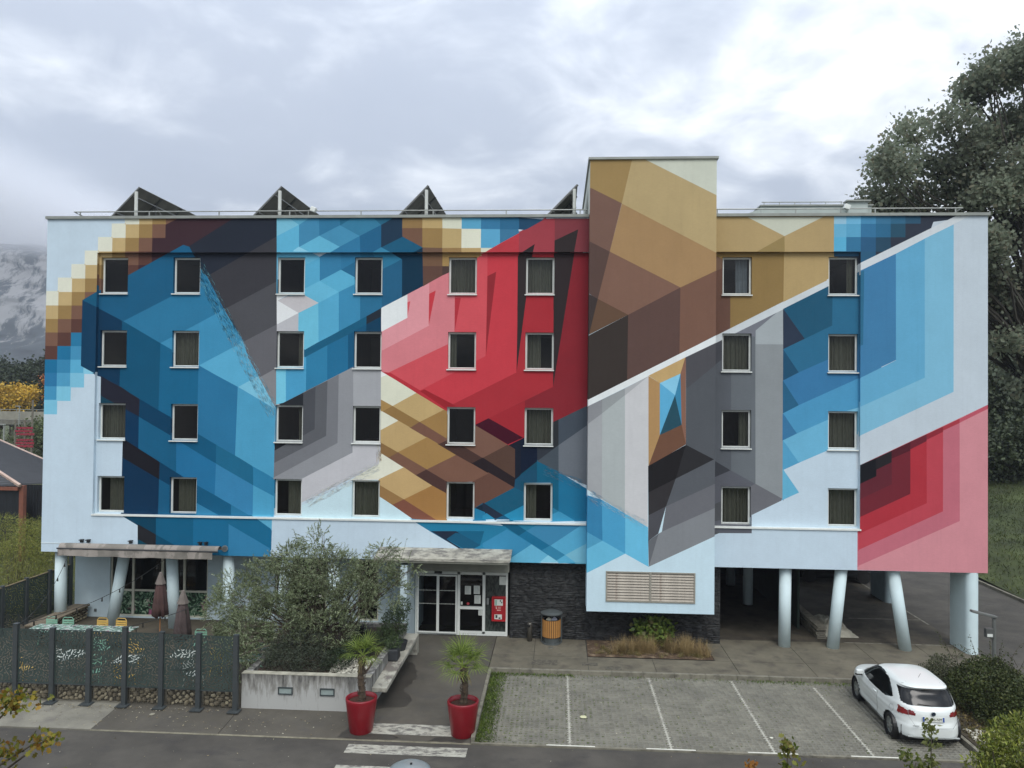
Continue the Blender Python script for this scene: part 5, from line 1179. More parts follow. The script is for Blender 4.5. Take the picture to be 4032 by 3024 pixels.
names = [('leftmost tilted solar array, its underside the widest in view', 'leftmost'), ('second tilted solar array from the left on the roof', 'second from left'), ('third tilted solar array from the left, seen as a narrow peak', 'third from left'), ('tilted solar array beside the tower, seen nearly edge on', 'beside the tower')]
s0 = solar(names[0][0]); pp0 = pipe(-16.1, 'white vertical pipe at the leftmost solar array')
for i, x in enumerate((-16.0, -10.46, -4.89, .66)):
    if i == 0: s0.location.x = x
    else: dup(s0, (x, 1.0, 14.8), 0, names[i][0])
    if i == 3: dup(pp0, (x-.12, .95, 14.8), 0, 'white vertical pipe of the solar array beside the tower')
    elif i: dup(pp0, (x-.06, .95, 14.8), 0, 'white vertical pipe at the solar array '+names[i][1])
for x, l in ((-9.35, 'small white floodlight on the handrail, at the second solar array'), (10.05, 'small white floodlight on the handrail right of the tower')):
    t = thing('roof_floodlight', l, 'floodlight', (x, .75, 15.0), 0, 'floodlights on the roof handrail'); build('lamp_head', MB().box(-.1, -.12, .5, .1, .08, .68, M=Matrix.Rotation(R(20), 4, 'Y')), whitem, t, bevel=.02); build('bracket', MB().tube((0, 0, 0), (0, 0, .55), .02, .02, 6), galv, t)
# roof hut behind the right handrail
hutm = mat('hut_render', 'aab4b6', .85, .06, 1.5)
t = thing('roof_hut', 'low grey plant room with parapet on the roof right of the tower', 'roof hut', (0, 6, 14.8))
mb = MB(); mb.v = [(8.6, 0, 0), (13.2, 0, 0), (13.2, 5, 0), (8.6, 5, 0), (8.6, 0, 2.1), (13.2, 0, 2.1), (13.2, 5, 2.1), (8.6, 5, 2.1)]; mb.f = [(0, 1, 5, 4), (1, 2, 6, 5), (2, 3, 7, 6), (3, 0, 4, 7), (4, 5, 6, 7)]; mb.m = [0]*5
build('hut_wall', mb, hutm, t)
mb = MB(); mb.v = [(6.6, 0, 0), (8.59, 0, 0), (8.59, 0, 2.0), (6.6, 0, 1.25), (6.6, 3, 0), (8.59, 3, 0), (8.59, 3, 2.0), (6.6, 3, 1.25)]; mb.f = [(0, 1, 2, 3), (3, 2, 6, 7), (0, 3, 7, 4), (4, 7, 6, 5)]; mb.m = [0]*4
build('sloping_shaft', mb, hutm, t); build('hut_cap', MB().box(8.55, -.06, 2.1, 13.26, 5.06, 2.16), capm, t)
build('chimney', MB().box(12.15, -.25, 0, 12.95, -.01, 2.22), hutm, t); build('chimney_cap', MB().box(12.05, -.35, 2.22, 13.05, .1, 2.28), capm, t)
mb = MB().tube((8.7, .3, 2.35), (12.1, .3, 2.35), .02, .02, 6)
for i in range(6): mb.tube((8.8+i*.65, .3, 2.15), (8.8+i*.65, .3, 2.35), .015, .015, 5)
build('hut_rail', mb, galv, t)
# mural brush strokes
G4 = ['33616f', '2c5873', '2b4a5c', '4b6f84']
strokes('brush_strokes', (-13.45, 13.72), (-10.33, 7.95), .50, 1100, [lambda s, q: rnd.choice(['1f4a63', '23425a', '6fa9b8', '2f5c70']) if s < .5 else rnd.choice(['4d8fae', '9fb4bd', '63b0d6', '6f8d9a'])], RY-.004, hotel, .14, .009)
strokes('brush_strokes', (-9.1, 4.7), (-6.5, 6.08), .34, 600, ['cfe0ea', 'a9b4bf', 'dcdccf', 'c4c6cf'], RY-.004, hotel, .12, .007)
strokes('brush_strokes', (-6.42, 6.2), (-6.42, 6.85), .18, 50, ['dcdccf', 'a98a60', 'bcbcc8'], RY-.004, hotel, .18)
strokes('brush_strokes', (-.5, 6.06), (.84, 5.57), .34, 220, ['22739d', '6a7382', '3c7fa3', '5f7f96'], RY-.004, hotel, .13, .007)
strokes('brush_strokes', (1.07, 5.33), (1.42, 5.12), .34, 90, ['3883b2', 'a2a6af', '6f9dbb'], TY-.004, hotel, .12, .007)
strokes('brush_strokes', (1.52, 5.10), (3.0, 4.33), .26, 260, ['86b9d6', 'b4bcc4', '9fc4d8'], TY-.004, hotel, .08, .007)

# ================================================================== TERRACE
# screen fence: laser-cut sheets over stone-filled cages
screen_m = mat('screen_coating', '34403f', .5, .08, 3, .15, 50); post_m = mat('post_coating', '3a3f43', .5, .08, 3)
def cut_sheet(w_, h_, seed):
    r = random.Random(seed); V = [Vector((0, 0)), Vector((w_, 0)), Vector((w_, h_)), Vector((0, h_))]; F = [[0, 1, 2, 3]]; pts = []; cell = {}
    cs_ = [(r.uniform(.1, w_-.1), r.uniform(.1, h_-.1)) for _ in range(5)]
    for _ in range(9000):
        x, z = r.uniform(.045, w_-.045), r.uniform(.045, h_-.045); k = (int(x/.075), int(z/.075))
        if any(math.hypot(x-a, z-b) < .070 for i in (-1, 0, 1) for j in (-1, 0, 1) for (a, b) in cell.get((k[0]+i, k[1]+j), ())): continue
        cell.setdefault(k, []).append((x, z)); pts.append((x, z))
    for x, z in pts:
        cx_, cz_ = min(cs_, key=lambda c: (c[0]-x)**2+(c[1]-z)**2); an = math.atan2(z-cz_, x-cx_)+r.uniform(-.6, .6)+(math.pi/2 if r.random() < .25 else 0)
        l_ = r.uniform(.040, .075); wd = r.uniform(.009, .021); d = Vector((math.cos(an), math.sin(an))); n_ = Vector((-d.y, d.x)); c = Vector((x, z)); b_ = r.uniform(-.3, .3)
        P = [c-d*l_, c-d*l_*.2-n_*wd*(1-b_), c+d*l_*.6-n_*wd*.6, c+d*l_, c+d*l_*.3+n_*wd*(1+b_), c-d*l_*.5+n_*wd*.8]
        P = [Vector((min(max(q.x, .02), w_-.02), min(max(q.y, .02), h_-.02))) for q in P]
        n0 = len(V); V += P; F.append(list(range(n0, n0+6)))
    v, e, f, ov, oe, of = delaunay_2d_cdt(V, [], F, 0, 1e-5); mb = MB()
    keep = [tri for tri, s in zip(f, of) if 0 in s and max(s) == 0]; n = len(v)
    mb.v = [(q.x, 0, q.y) for q in v]+[(q.x, .004, q.y) for q in v]
    for tri in keep: mb.f.append(tuple(tri)); mb.m.append(0); mb.f.append(tuple(i+n for i in reversed(tri))); mb.m.append(0)
    return mb
sheets = []
for sd_ in (1, 2, 3):
    me = bpy.data.meshes.new('screen_panel'); mb = cut_sheet(.98, 1.50, sd_); me.from_pydata(mb.v, [], mb.f); me.materials.append(screen_m); sheets.append(me)
stone_m = mat('gabion_stone', '9b917d', .9, .2, 4, .6, 20, island=0, col2='5f584b'); cage_m = mat('cage_wire', '6b675e', .6)
def stone_mesh(seed, col=None):
    r = random.Random(seed); bm = bmesh.new(); bmesh.ops.create_icosphere(bm, subdivisions=1, radius=1); sx, sy_, sz = r.uniform(.8, 1.2), .8, r.uniform(.7, 1.)
    for v_ in bm.verts: k = r.uniform(.8, 1.12); v_.co = Vector((v_.co.x*sx*k, v_.co.y*sy_*k, v_.co.z*sz*k))
    me = bpy.data.meshes.new('stone'); bm.to_mesh(me); bm.free(); me.materials.append(col or stone_m); return me
stone_ms = [stone_m, mat('gabion_stone_pale', 'b0a792', .9, .2, 4, .6, 20, col2='7b7363'), mat('gabion_stone_dark', '776e5f', .9, .25, 4, .6, 20, col2='474137')]
stones = [stone_mesh(i, stone_ms[i % 3]) for i in range(9)]
PXS = [-16.22, -15.15, -14.08, -13.02, -11.96, -10.89, -9.81, -8.745]
fy0 = lambda x: -6.43-.165*max(0, (x+13))/4.3
fence = thing('screen_fence', 'dark grey fence of leaf-pattern laser-cut sheets and square posts in front of the terrace', 'fence', (0, 0, 0))
for i, x in enumerate(PXS):
    y = fy0(x); h_ = 2.14 if i in (1, 4) else 2.05
    p_ = build('post', MB().box(-.065, -.06, 0, .065, .06, h_), post_m, fence, bevel=.004, loc=(x, y, -.01))
    build('foot_plate', MB().box(-.16, -.22, 0, .16, .06, .015), post_m, p_)
    build('post_cap', MB().box(-.07, -.065, h_, .07, .065, h_+.015), post_m, p_)
for i in range(len(PXS)-1):
    x = PXS[i]; y = fy0(x); an = math.atan2(fy0(PXS[i+1])-y, PXS[i+1]-x)
    o = link('screen_panel', sheets[i % 3], fence); o.location = (x+.06, y, .50); o.rotation_euler = (0, 0, an); o.scale = ((PXS[i+1]-x-.12)/.98, 1, 1.0)
    build('rail', MB().box(0, -.015, 0, PXS[i+1]-x-.12, .015, .025), post_m, fence, loc=(x+.06, y, .475))
# extra stretch running out of frame on the left
for x in (-17.3,):
    p_ = build('post', MB().box(-.065, -.06, 0, .065, .06, 2.05), post_m, fence, loc=(x, -6.43, -.01)); o = link('screen_panel', sheets[2], fence); o.location = (x+.06, -6.43, .5)
gl = ['stone-filled cage at the left end of the leaf-pattern fence']+['stone-filled wire cage in the %s gap of the leaf-pattern fence from the left' % s for s in ('second', 'third', 'fourth', 'fifth', 'sixth')]+['stone-filled wire cage beside the stained concrete planter']
for i in range(len(PXS)-1):
    x0 = PXS[i]+.075; x1 = PXS[i+1]-.075; W_ = x1-x0; y = fy0(PXS[i]); g = thing('gabion', gl[i], 'gabion', (x0, y+.05, 0), 0, 'stone cages under the fence')
    r = random.Random(50+i); placed = []; tries = 0
    while len(placed) < 40 and tries < 2500:
        tries += 1; s_ = r.uniform(.055, .088) if tries < 1500 else r.uniform(.04, .055); x = r.uniform(s_*.7, W_-s_*.7); z = r.uniform(s_*.7, .44-s_*.8)
        if all(math.hypot((x-a)/1.15, z-b) > (s_+c)*.80 for a, b, c in placed): placed.append((x, z, s_))
    for x, z, s_ in placed:
        o = link('stone', r.choice(stones), g); o.scale = (s_*1.12, s_*1.1, s_*.98); o.location = (x, .09+r.uniform(-.015, .02), z); o.rotation_euler = (r.uniform(-.5, .5), r.uniform(0, 6), r.uniform(-.5, .5))
    mb = MB(); n = int(W_/.05)
    for j in range(n+1): xx = W_*j/n; mb.box(xx-.0016, 0, 0, xx+.0016, .003, .42)
    for j in range(9): zz_ = .42*j/8; mb.box(0, .0, zz_-.0016, W_, .003, zz_+.0016)
    build('wire_mesh', mb, cage_m, g); build('stone_core', MB().box(0, .12, 0, W_, .3, .4), mat('core_dark', '3e3931', 1, .2, 8, .8, 12), g)
# side fence on the left of the terrace
sf = thing('screen_fence', 'dark leaf-pattern fence running back along the left side of the terrace', 'fence')
ys = [-4.9, -3.63, -2.36, -1.1, .15, 1.46, 2.74]
for i, y in enumerate(ys):
    build('post', MB().box(-.06, -.06, 0, .06, .06, 1.78 if y < 2.5 else 2.15), post_m, sf, loc=(-19.57, y, 0)); 
    if i < len(ys)-1:
        o = link('screen_panel', sheets[i % 3], sf); o.rotation_euler = (0, 0, math.pi/2); o.location = (-19.57, y+.06, .15); o.scale = (1.17, 1, 1.03)
        build('rail', MB().box(-.02, .06, 1.70, .02, 1.21, 1.73), mat('rail_wood', '8a7a62', .8, .1), sf, loc=(-19.57, y, 0))
# bench on a stone cage
wood_m = mat('grey_wood', '756a5c', .85, .2, 4, .4, 30, stretch=(12, 1, 12))
bn = thing('gabion_bench', 'long wooden-topped bench on a stone cage at the left of the terrace', 'bench', (-18.2, -1.4, 0))
for k in range(3): build('plank', MB().box(-.32+k*.215, 0, .46, -.32+k*.215+.2, 2.8, .51), wood_m, bn, bevel=.005)
for yy in range(18):
    for k in range(4):
        o = link('stone', rnd.choice(stones), bn); s_ = rnd.uniform(.06, .075); o.scale = (s_, s_*1.2, s_); o.location = (.2+rnd.uniform(-.02, .02), .08+yy*.155, .06+k*.115)
build('stone_core', MB().box(-.3, 0, 0, .16, 2.8, .45), mat('core_dark', '3e3931'), bn)
# tables
tt = bpy.data.materials.new('printed_top'); tt.use_nodes = True; t_ = tt.node_tree; pb = t_.nodes['Principled BSDF']; tcn = t_.nodes.new('ShaderNodeTexCoord'); vo = t_.nodes.new('ShaderNodeTexNoise'); vo.inputs['Scale'].default_value = 3.2; vo.inputs['Distortion'].default_value = 2.5; t_.links.new(tcn.outputs['Object'], vo.inputs['Vector'])
rp = t_.nodes.new('ShaderNodeValToRGB'); t_.links.new(vo.outputs[0], rp.inputs[0]); rp.color_ramp.interpolation = 'CONSTANT'; e0 = rp.color_ramp.elements; e0[0].color = (*lin('39463f'), 1); e0[1].position = .60; e0[1].color = (*lin('a8527a'), 1); q = e0.new(.42); q.color = (*lin('54806a'), 1); q = e0.new(.49); q.color = (*lin('c9cfcc'), 1); q = e0.new(.55); q.color = (*lin('7fa48c'), 1)
t_.links.new(rp.outputs[0], pb.inputs['Base Color']); pb.inputs['Roughness'].default_value = .3
def table(label, mtop=None):
    t = thing('bistro_table', label, 'table', (0, 0, 0), 0, 'bistro tables on the terrace'); build('tabletop', MB().box(-.345, -.345, .72, .345, .345, .74), mtop or tt, t, bevel=.005)
    for a in (-1, 1):
        for b in (-1, 1): build('leg', MB().tube((a*.3, b*.3, 0), (a*.28, b*.28, .72), .014, .014, 6), dkm, t)
    return t
lab = ['leftmost', 'second', 'third', 'fourth', 'rightmost']
t0 = table('leftmost printed-top square table in the long row behind the fence')
for i in range(5):
    if i: dup(t0, (-17.25+i*.70, -2.25, 0), 0, '%s printed-top table from the left in the long row behind the fence' % lab[i] if i < 4 else 'rightmost printed-top table in the long row, by the slanted column')
t0.location = (-17.25, -2.25, 0)
dup(t0, (-9.12, -4.55, 0), R(4), 'green and pink printed table nearest the planter end of the fence'); dup(t0, (-9.2, -3.5, 0), R(4), 'printed table with a red flower picture, behind the one at the planter')
wt = table('small white square table behind the second fence panel', mat('white_top', 'aeb3b2', .4, .04)); wt.location = (-14.6, -4.7, 0)
dup(wt, (-11.3, -4.4, 0), 0, 'small white square table in front of the brown parasol'); dup(wt, (-12.7, -5.0, 0), .1, 'small white square table behind the fourth fence panel')
def chair(label, m, nm):
    t = thing('bistro_chair', label, 'chair', (0, 0, 0), 0, 'metal bistro chairs on the terrace')
    mb = MB()
    for k in range(6): mb.box(-.19, -.19+k*.066, .44, .19, -.19+k*.066+.052, .452)
    build('seat', mb, m, t)
    mb = MB(); P = []
    for q in range(9): a = math.pi*q/8; P.append((-.19*math.cos(a) if abs(math.cos(a)) < .9 else -.19*math.copysign(1, math.cos(a)), .215, .66+.20*min(1, math.sin(a)*1.6)))
    mb.path(P, .012, 6); mb.tube((-.19, .19, .44), (-.19, .215, .68), .012, .012, 6); mb.tube((.19, .19, .44), (.19, .215, .68), .012, .012, 6)
    build('back_frame', mb, m, t)
    mb = MB()
    for k in range(3): mb.box(-.18, .205, .58+k*.075, .18, .217, .58+k*.075+.055)
    build('backrest', mb, m, t)
    for a in (-1, 1):
        for b in (-1, 1): build('leg', MB().tube((a*.17, b*.17, .44), (a*.2, b*.21, 0), .012, .012, 6), m, t)
    return t
mint = mat('mint_paint', '84b3a2', .5, .05); yel = mat('yellow_paint', 'cdab5f', .5, .05); whp = mat('white_metal_paint', 'b9bfc0', .5, .04)
c1 = chair('mint chair left of its twin behind the printed table row', mint, 'mint'); c1.location = (-17.45, -1.72, 0)
dup(c1, (-16.85, -1.72, 0), .05, 'mint chair right of its twin behind the printed table row')
c2 = chair('yellow chair left of its twin, near the slanted column', yel, 'yellow'); c2.location = (-15.65, -1.68, 0)
dup(c2, (-15.0, -1.66, 0), -.04, 'yellow chair right of its twin, near the slanted column')
for x, y, a, pr, l in [(-11.7, -2.6, .1, c1, 'pale mint chair behind the brown parasol'), (-15.75, -5.2, 2.8, c2, 'yellow chair showing through the leftmost fence panel'), (-13.35, -3.4, 3.1, c2, 'yellow chair showing through the middle of the third fence panel'), (-12.45, -5.6, 2.9, c2, 'yellow chair low behind the fourth fence panel'), (-14.5, -3.3, 3.2, c1, 'mint chair showing through the second fence panel'), (-10.35, -4.0, 3.0, c2, 'yellow slatted chair behind the sixth fence panel'), (-8.55, -5.35, 3.1, c1, 'mint chair tucked beside the planter wall'), (-13.6, -5.3, .4, c1, 'mint chair low behind the third fence panel')]: dup(pr, (x, y, 0), a, l)
c3 = chair('white chair showing through the second fence panel', whp, 'white'); c3.location = (-15.1, -4.3, 0); c3.rotation_euler[2] = 2.6
dup(c3, (-10.6, -5.2, 0), 1.2, 'white chair low behind the fifth fence panel')
# closed parasols
def parasol(x, y, ztop, label, col):
    t = thing('parasol', label, 'parasol', (x, y, 0)); m = mat('parasol_'+col, col, .9, .2, 3, .3, 20)
    prof = [(.13, ztop-1.55), (.25, ztop-1.50), (.235, ztop-1.2), (.19, ztop-.75), (.13, ztop-.42), (.1, ztop-.38)]
    mb = MB(); k = 36; n = len(mb.v)
    for i, (r_, z) in enumerate(prof):
        for j in range(k): a = 2*math.pi*j/k; rr = r_*(1+.22*math.sin(a*8+i*.3)*(1-i/7)); mb.v.append((rr*math.cos(a), rr*math.sin(a), z+(.06*math.sin(a*4) if i == 0 else 0)))
    for i in range(len(prof)-1):
        for j in range(k): j2 = (j+1) % k; mb.f.append((i*k+j, i*k+j2, (i+1)*k+j2, (i+1)*k+j)); mb.m.append(0)
    build('folded_canopy', mb, m, t, smooth=True)
    build('top_flap', MB().lathe([(.17, ztop-.42), (.11, ztop-.22), (.045, ztop-.03), (.0, ztop)], 24, wob=.08), mat('parasol_top', '6f6765', .9, .1), t)
    build('pole', MB().tube((0, 0, 0), (0, 0, ztop-.1), .022, .022, 10), mat('parasol_pole', '9a6b43', .7, .1), t); build('base', MB().box(-.25, -.25, 0, .25, .25, .06), dkm, t, bevel=.01)
parasol(-13.8, -1.1, 2.42, 'closed brown parasol with wooden pole between the slanted columns', '4a3534')
parasol(-11.75, -3.6, 2.46, 'closed brown-grey parasol just behind the fence', '4b4041')
# awning folded over the terrace
aw = thing('awning', 'retracted grey awning with stained valance above the terrace windows', 'awning', (0, 0, 0))
awm = mat('awning_cloth', '827d7a', .9, .15, 1.5, .3, 20, col2='6b6764', stain=(1.2, .5, .55, '918a82', (2, 1, 1)))
mb = MB(); k = 10; x0, x1 = -17.95, -12.05
for i in range(k+1):
    a = math.pi*i/k; mb.v += [(x0, -.32-.20*math.cos(math.pi-a)*-1*.9, 3.02+.17*math.sin(a)), (x1, -.32-.20*math.cos(math.pi-a)*-1*.9, 3.02+.17*math.sin(a))]
for i in range(k): mb.f.append((2*i, 2*i+1, 2*i+3, 2*i+2)); mb.m.append(0)
build('awning_roll', mb, awm, aw, smooth=True)
mb = MB(); n = 60
for i in range(n+1): x = x0+(x1-.18-x0)*i/n; mb.v += [(x, -.53+.008*math.sin(i*1.3), 3.02), (x+.01, -.545+.02*math.sin(i*.9), 2.77+.012*math.sin(i*.37)-.02*(i/n))]
for i in range(n): mb.f.append((2*i, 2*i+1, 2*i+3, 2*i+2)); mb.m.append(0)
build('valance', mb, awm, aw, smooth=True)
build('front_bar', MB().tube((x0-.03, -.525, 3.03), (x1+.03, -.525, 3.03), .028, .028, 8), mat('dark_bar', '333336', .5), aw)
for x in (-17.35, -17.1, -15.5, -12.9, -12.68): build('bracket', MB().box(x-.035, -.12, 3.17, x+.035, 0, 3.27).box(x-.06, -.16, 3.25, x+.06, 0, 3.28), mat('black_metal', '1b1c1e', .5), aw)
# string lights
def cable(name, label, a, b, sag, bulbs, n=24):
    a, b = Vector(a), Vector(b); t = thing(name, label, 'string lights'); P = [a.lerp(b, i/n)-Vector((0, 0, sag*4*(i/n)*(1-i/n))) for i in range(n+1)]
    build('cable', MB().path([tuple(p) for p in P], .009, 5), mat('cable_black', '26282a', .6), t)
    for k in range(bulbs):
        p = P[int((k+.6)/bulbs*n)]; build('bulb', MB().tube(tuple(p), (p.x, p.y, p.z-.05), .02, .02, 8).tube((p.x, p.y, p.z-.05), (p.x, p.y, p.z-.12), .02, .028, 8), mat('bulb_black', '2e2c28', .3), t)
cable('string_lights', 'bulb string from the tall left fence post to the awning middle', (-15.12, -6.4, 2.1), (-14.3, .25, 2.6), .35, 7)
cable('string_lights', 'bulb string from the tall left fence post up to the awning left end', (-15.12, -6.4, 2.1), (-17.6, -.45, 2.75), .35, 6)
cable('string_lights', 'bulb string from the tall fourth fence post towards the olive tree column', (-11.95, -6.4, 2.12), (-10.2, .25, 2.6), .30, 7)

# ================================================================== PLANTER WITH OLIVE TREE
stained = bpy.data.materials.new('stained_concrete'); stained.use_nodes = True; t_ = stained.node_tree; pb = t_.nodes['Principled BSDF']; tcn = t_.nodes.new('ShaderNodeTexCoord'); sp_ = t_.nodes.new('ShaderNodeSeparateXYZ'); t_.links.new(tcn.outputs['Object'], sp_.inputs[0])
mpn = t_.nodes.new('ShaderNodeMapping'); mpn.inputs['Scale'].default_value = (3.5, 3.5, .7); t_.links.new(tcn.outputs['Object'], mpn.inputs[0]); nz = t_.nodes.new('ShaderNodeTexNoise'); nz.inputs['Scale'].default_value = 1.7; nz.inputs['Detail'].default_value = 9; nz.inputs['Roughness'].default_value = .68; t_.links.new(mpn.outputs[0], nz.inputs['Vector'])
mrz = t_.nodes.new('ShaderNodeMapRange'); mrz.inputs['From Min'].default_value = .2; mrz.inputs['From Max'].default_value = .95; mrz.inputs['To Min'].default_value = -.12; mrz.inputs['To Max'].default_value = .16; t_.links.new(sp_.outputs[2], mrz.inputs[0])
ad = t_.nodes.new('ShaderNodeMath'); ad.operation = 'ADD'; t_.links.new(nz.outputs[0], ad.inputs[0]); t_.links.new(mrz.outputs[0], ad.inputs[1]); rp = t_.nodes.new('ShaderNodeValToRGB'); t_.links.new(ad.outputs[0], rp.inputs[0]); e0 = rp.color_ramp.elements; e0[0].position = .44; e0[0].color = (*lin('a5a6a2'), 1); e0[1].position = .72; e0[1].color = (*lin('4c4b48'), 1); q = e0.new(.56); q.color = (*lin('85847e'), 1)
t_.links.new(rp.outputs[0], pb.inputs['Base Color']); pb.inputs['Roughness'].default_value = .9
planter = thing('planter', 'long concrete planter with dark water stains holding the olive tree', 'planter')
mb = MB(); zt = .93
mb.box(-8.66, -6.40, -.03, -5.05, -6.18, zt); mb.box(-5.25, -6.18, -.03, -5.05, -1.3, zt-.003); mb.box(-8.66, -6.18, -.03, -8.46, -1.3, zt-.003); mb.box(-8.46, -1.5, -.03, -5.25, -1.3, zt-.003)
build('planter_wall', mb, stained, planter, bevel=.008)
build('planter_coping', MB().box(-8.665, -6.405, zt+.001, -5.045, -6.175, zt+.012), mat('coping', '9a978d', .9, .2, 3), planter)
build('soil', MB().box(-8.45, -6.17, .4, -5.26, -1.51, .82), soil, planter)
for i, x in enumerate((-7.42, -6.25)):
    t = thing('wall_light', ('left' if i == 0 else 'right')+' one of the two rectangular lights recessed in the stained planter front', 'wall light', (x, -6.40, .5), 0, 'recessed lights in the planter front')
    build('light_frame', frame_mb(.41, .2, -.03, .02, .03, None, -.2, -.1), mat('light_frame', '3c4347', .5), t); build('lens', MB().box(-.17, -.015, -.07, .18, .0, .07), mat('light_lens', '8b989b', .3, .1), t)
# bench slab cantilevered off the planter
bs = thing('concrete_bench', 'cantilevered concrete bench slab along the entrance side of the planter', 'bench', (-5.04, -6.3, 0))
build('seat_slab', MB().box(0.0, 0, .50, .42, 4.9, .62), mat('bench_concrete', 'a5a39c', .9, .12, 2, .3, 40, stain=(1.3, .52, .6, '6b665f', (1, .6, 1))), bs, bevel=.01)
build('bench_end', MB().box(.1, 4.6, 0, .42, 4.9, .5), mat('bench_concrete', 'a5a39c'), bs)
# pebbles
peb = [stone_mesh(100+i, mat('pebble_%d' % (i % 3), ['a6a39b', '8b8880', 'bdbab1'][i % 3], .7, .15, 5)) for i in range(6)]
pb_ = thing('pebble_bed', 'patch of rounded grey and white pebbles in the planter corner', 'pebbles')
n = 0
for i in range(17):
    for j in range(15):
        x = -6.35+i*.063+rnd.uniform(-.03, .03); y = -6.10+j*.10+rnd.uniform(-.03, .03)
        if x > -5.32 or n >= 240: continue
        o = link('pebble', rnd.choice(peb), pb_); s_ = rnd.uniform(.035, .06); o.scale = (s_*1.2, s_, s_*.7); o.location = (x, y, .83+rnd.uniform(0, .03)); o.rotation_euler = (0, 0, rnd.uniform(0, 6)); n += 1
bark = mat('olive_bark', '5b534a', .95, .25, 6, .9, 14); twig_m = mat('twig_bark', '4e473e', .95, .2, 6)
# olive tree
ol = thing('olive_tree', 'large spreading grey-green olive tree growing in the concrete planter', 'tree', (0, 0, 0))
lobes = [(-7.75, -3.8, 3.35, 1.05, .9, .8), (-6.9, -4.0, 3.15, 1.0, .9, .75), (-8.7, -3.9, 2.85, 1.1, .9, .8), (-9.7, -4.0, 2.35, 1.0, .8, .75), (-10.2, -4.1, 2.0, .55, .6, .5), (-9.6, -4.3, 1.45, .75, .7, .6), (-9.9, -4.5, .95, .5, .5, .5), (-5.45, -3.9, 3.15, .75, .7, .65), (-6.1, -3.9, 2.5, .8, .8, .7), (-7.3, -4.2, 2.3, 1.2, 1., .8), (-8.4, -4.4, 1.9, 1.0, .8, .7), (-7.0, -4.3, 1.55, 1.0, .8, .6), (-8.9, -4.9, 1.15, .7, .6, .5), (-5.0, -3.9, 2.7, .5, .5, .45), (-7.5, -3.6, 4.05, .45, .4, .45), (-8.4, -3.7, 3.5, .5, .4, .4), (-5.3, -3.8, 3.75, .45, .4, .35), (-4.55, -3.8, 3.3, .35, .3, .2), (-9.2, -5.7, 1.15, .6, .4, .55), (-9.0, -5.2, 1.7, .5, .5, .45)]
tips = [(l[0]+rnd.uniform(-.5, .5)*l[3], l[1]+rnd.uniform(-.5, .5)*l[4], l[2]+rnd.uniform(-.2, .7)*l[5]) for l in lobes for _ in range(4)]
mb = MB()
for b_, sub in (((-7.1, -3.6, .8), tips[0::3]), ((-7.5, -3.9, .8), tips[1::3]), ((-6.7, -3.8, .8), tips[2::3])): branch_to(mb, b_, sub, .034)
mb.tube((-7.1, -3.6, .75), (-7.15, -3.6, 1.4), .14, .08, 8).tube((-7.5, -3.9, .75), (-7.6, -3.9, 1.3), .12, .07, 8)
build('trunk', mb, bark, ol)
tw_p = blob_points(lobes, 5000, shell=.66); mb = MB()
sprV, sprF, nb_ = [], [], 0
# leafy sprays: each a thin twig set with narrow leaves
def sprays(base, lobes_c, length, nleaf, size, asp, upb, rng=rng):
    n = len(base); d = base - lobes_c; d /= (np.linalg.norm(d, axis=1)[:, None]+1e-6); d += rng.normal(size=d.shape)*.55; d[:, 2] += upb; d /= np.linalg.norm(d, axis=1)[:, None]
    t_ = np.linspace(.1, 1, nleaf); Ls = length*rng.uniform(.6, 1.3, n)
    P = base[:, None, :] + d[:, None, :]*(Ls[:, None]*t_[None])[:, :, None]; P[:, :, 2] -= (.25*length)*(t_**2)[None]*rng.uniform(0, 1, n)[:, None]
    D = np.repeat(d[:, None, :], nleaf, 1)
    tp = P[:, -1]; return leaves(P.reshape(-1, 3), size, asp, .35, 0, rng, .15, D.reshape(-1, 3)*.9), base, tp
li = np.array(lobes); dd = ((tw_p[:, None, :]-li[None, :, :3])**2).sum(2).argmin(1); cen = li[dd, :3]
(V, F), b0, b1 = sprays(tw_p, cen, .28, 17, .068, .27, .25)
npmesh('foliage', V, F, leaf_mat('olive_leaf', ['4f5c3c', '6b7a52', '84906c', '9aa385', '5c6a45'], 1.1, .15), ol)
mb = MB()
for a, b in zip(b0, b1): mb.tube(tuple(a), tuple(b), .005, .002, 3, cap=False)
stuffed('twigs', mb, twig_m, ol)
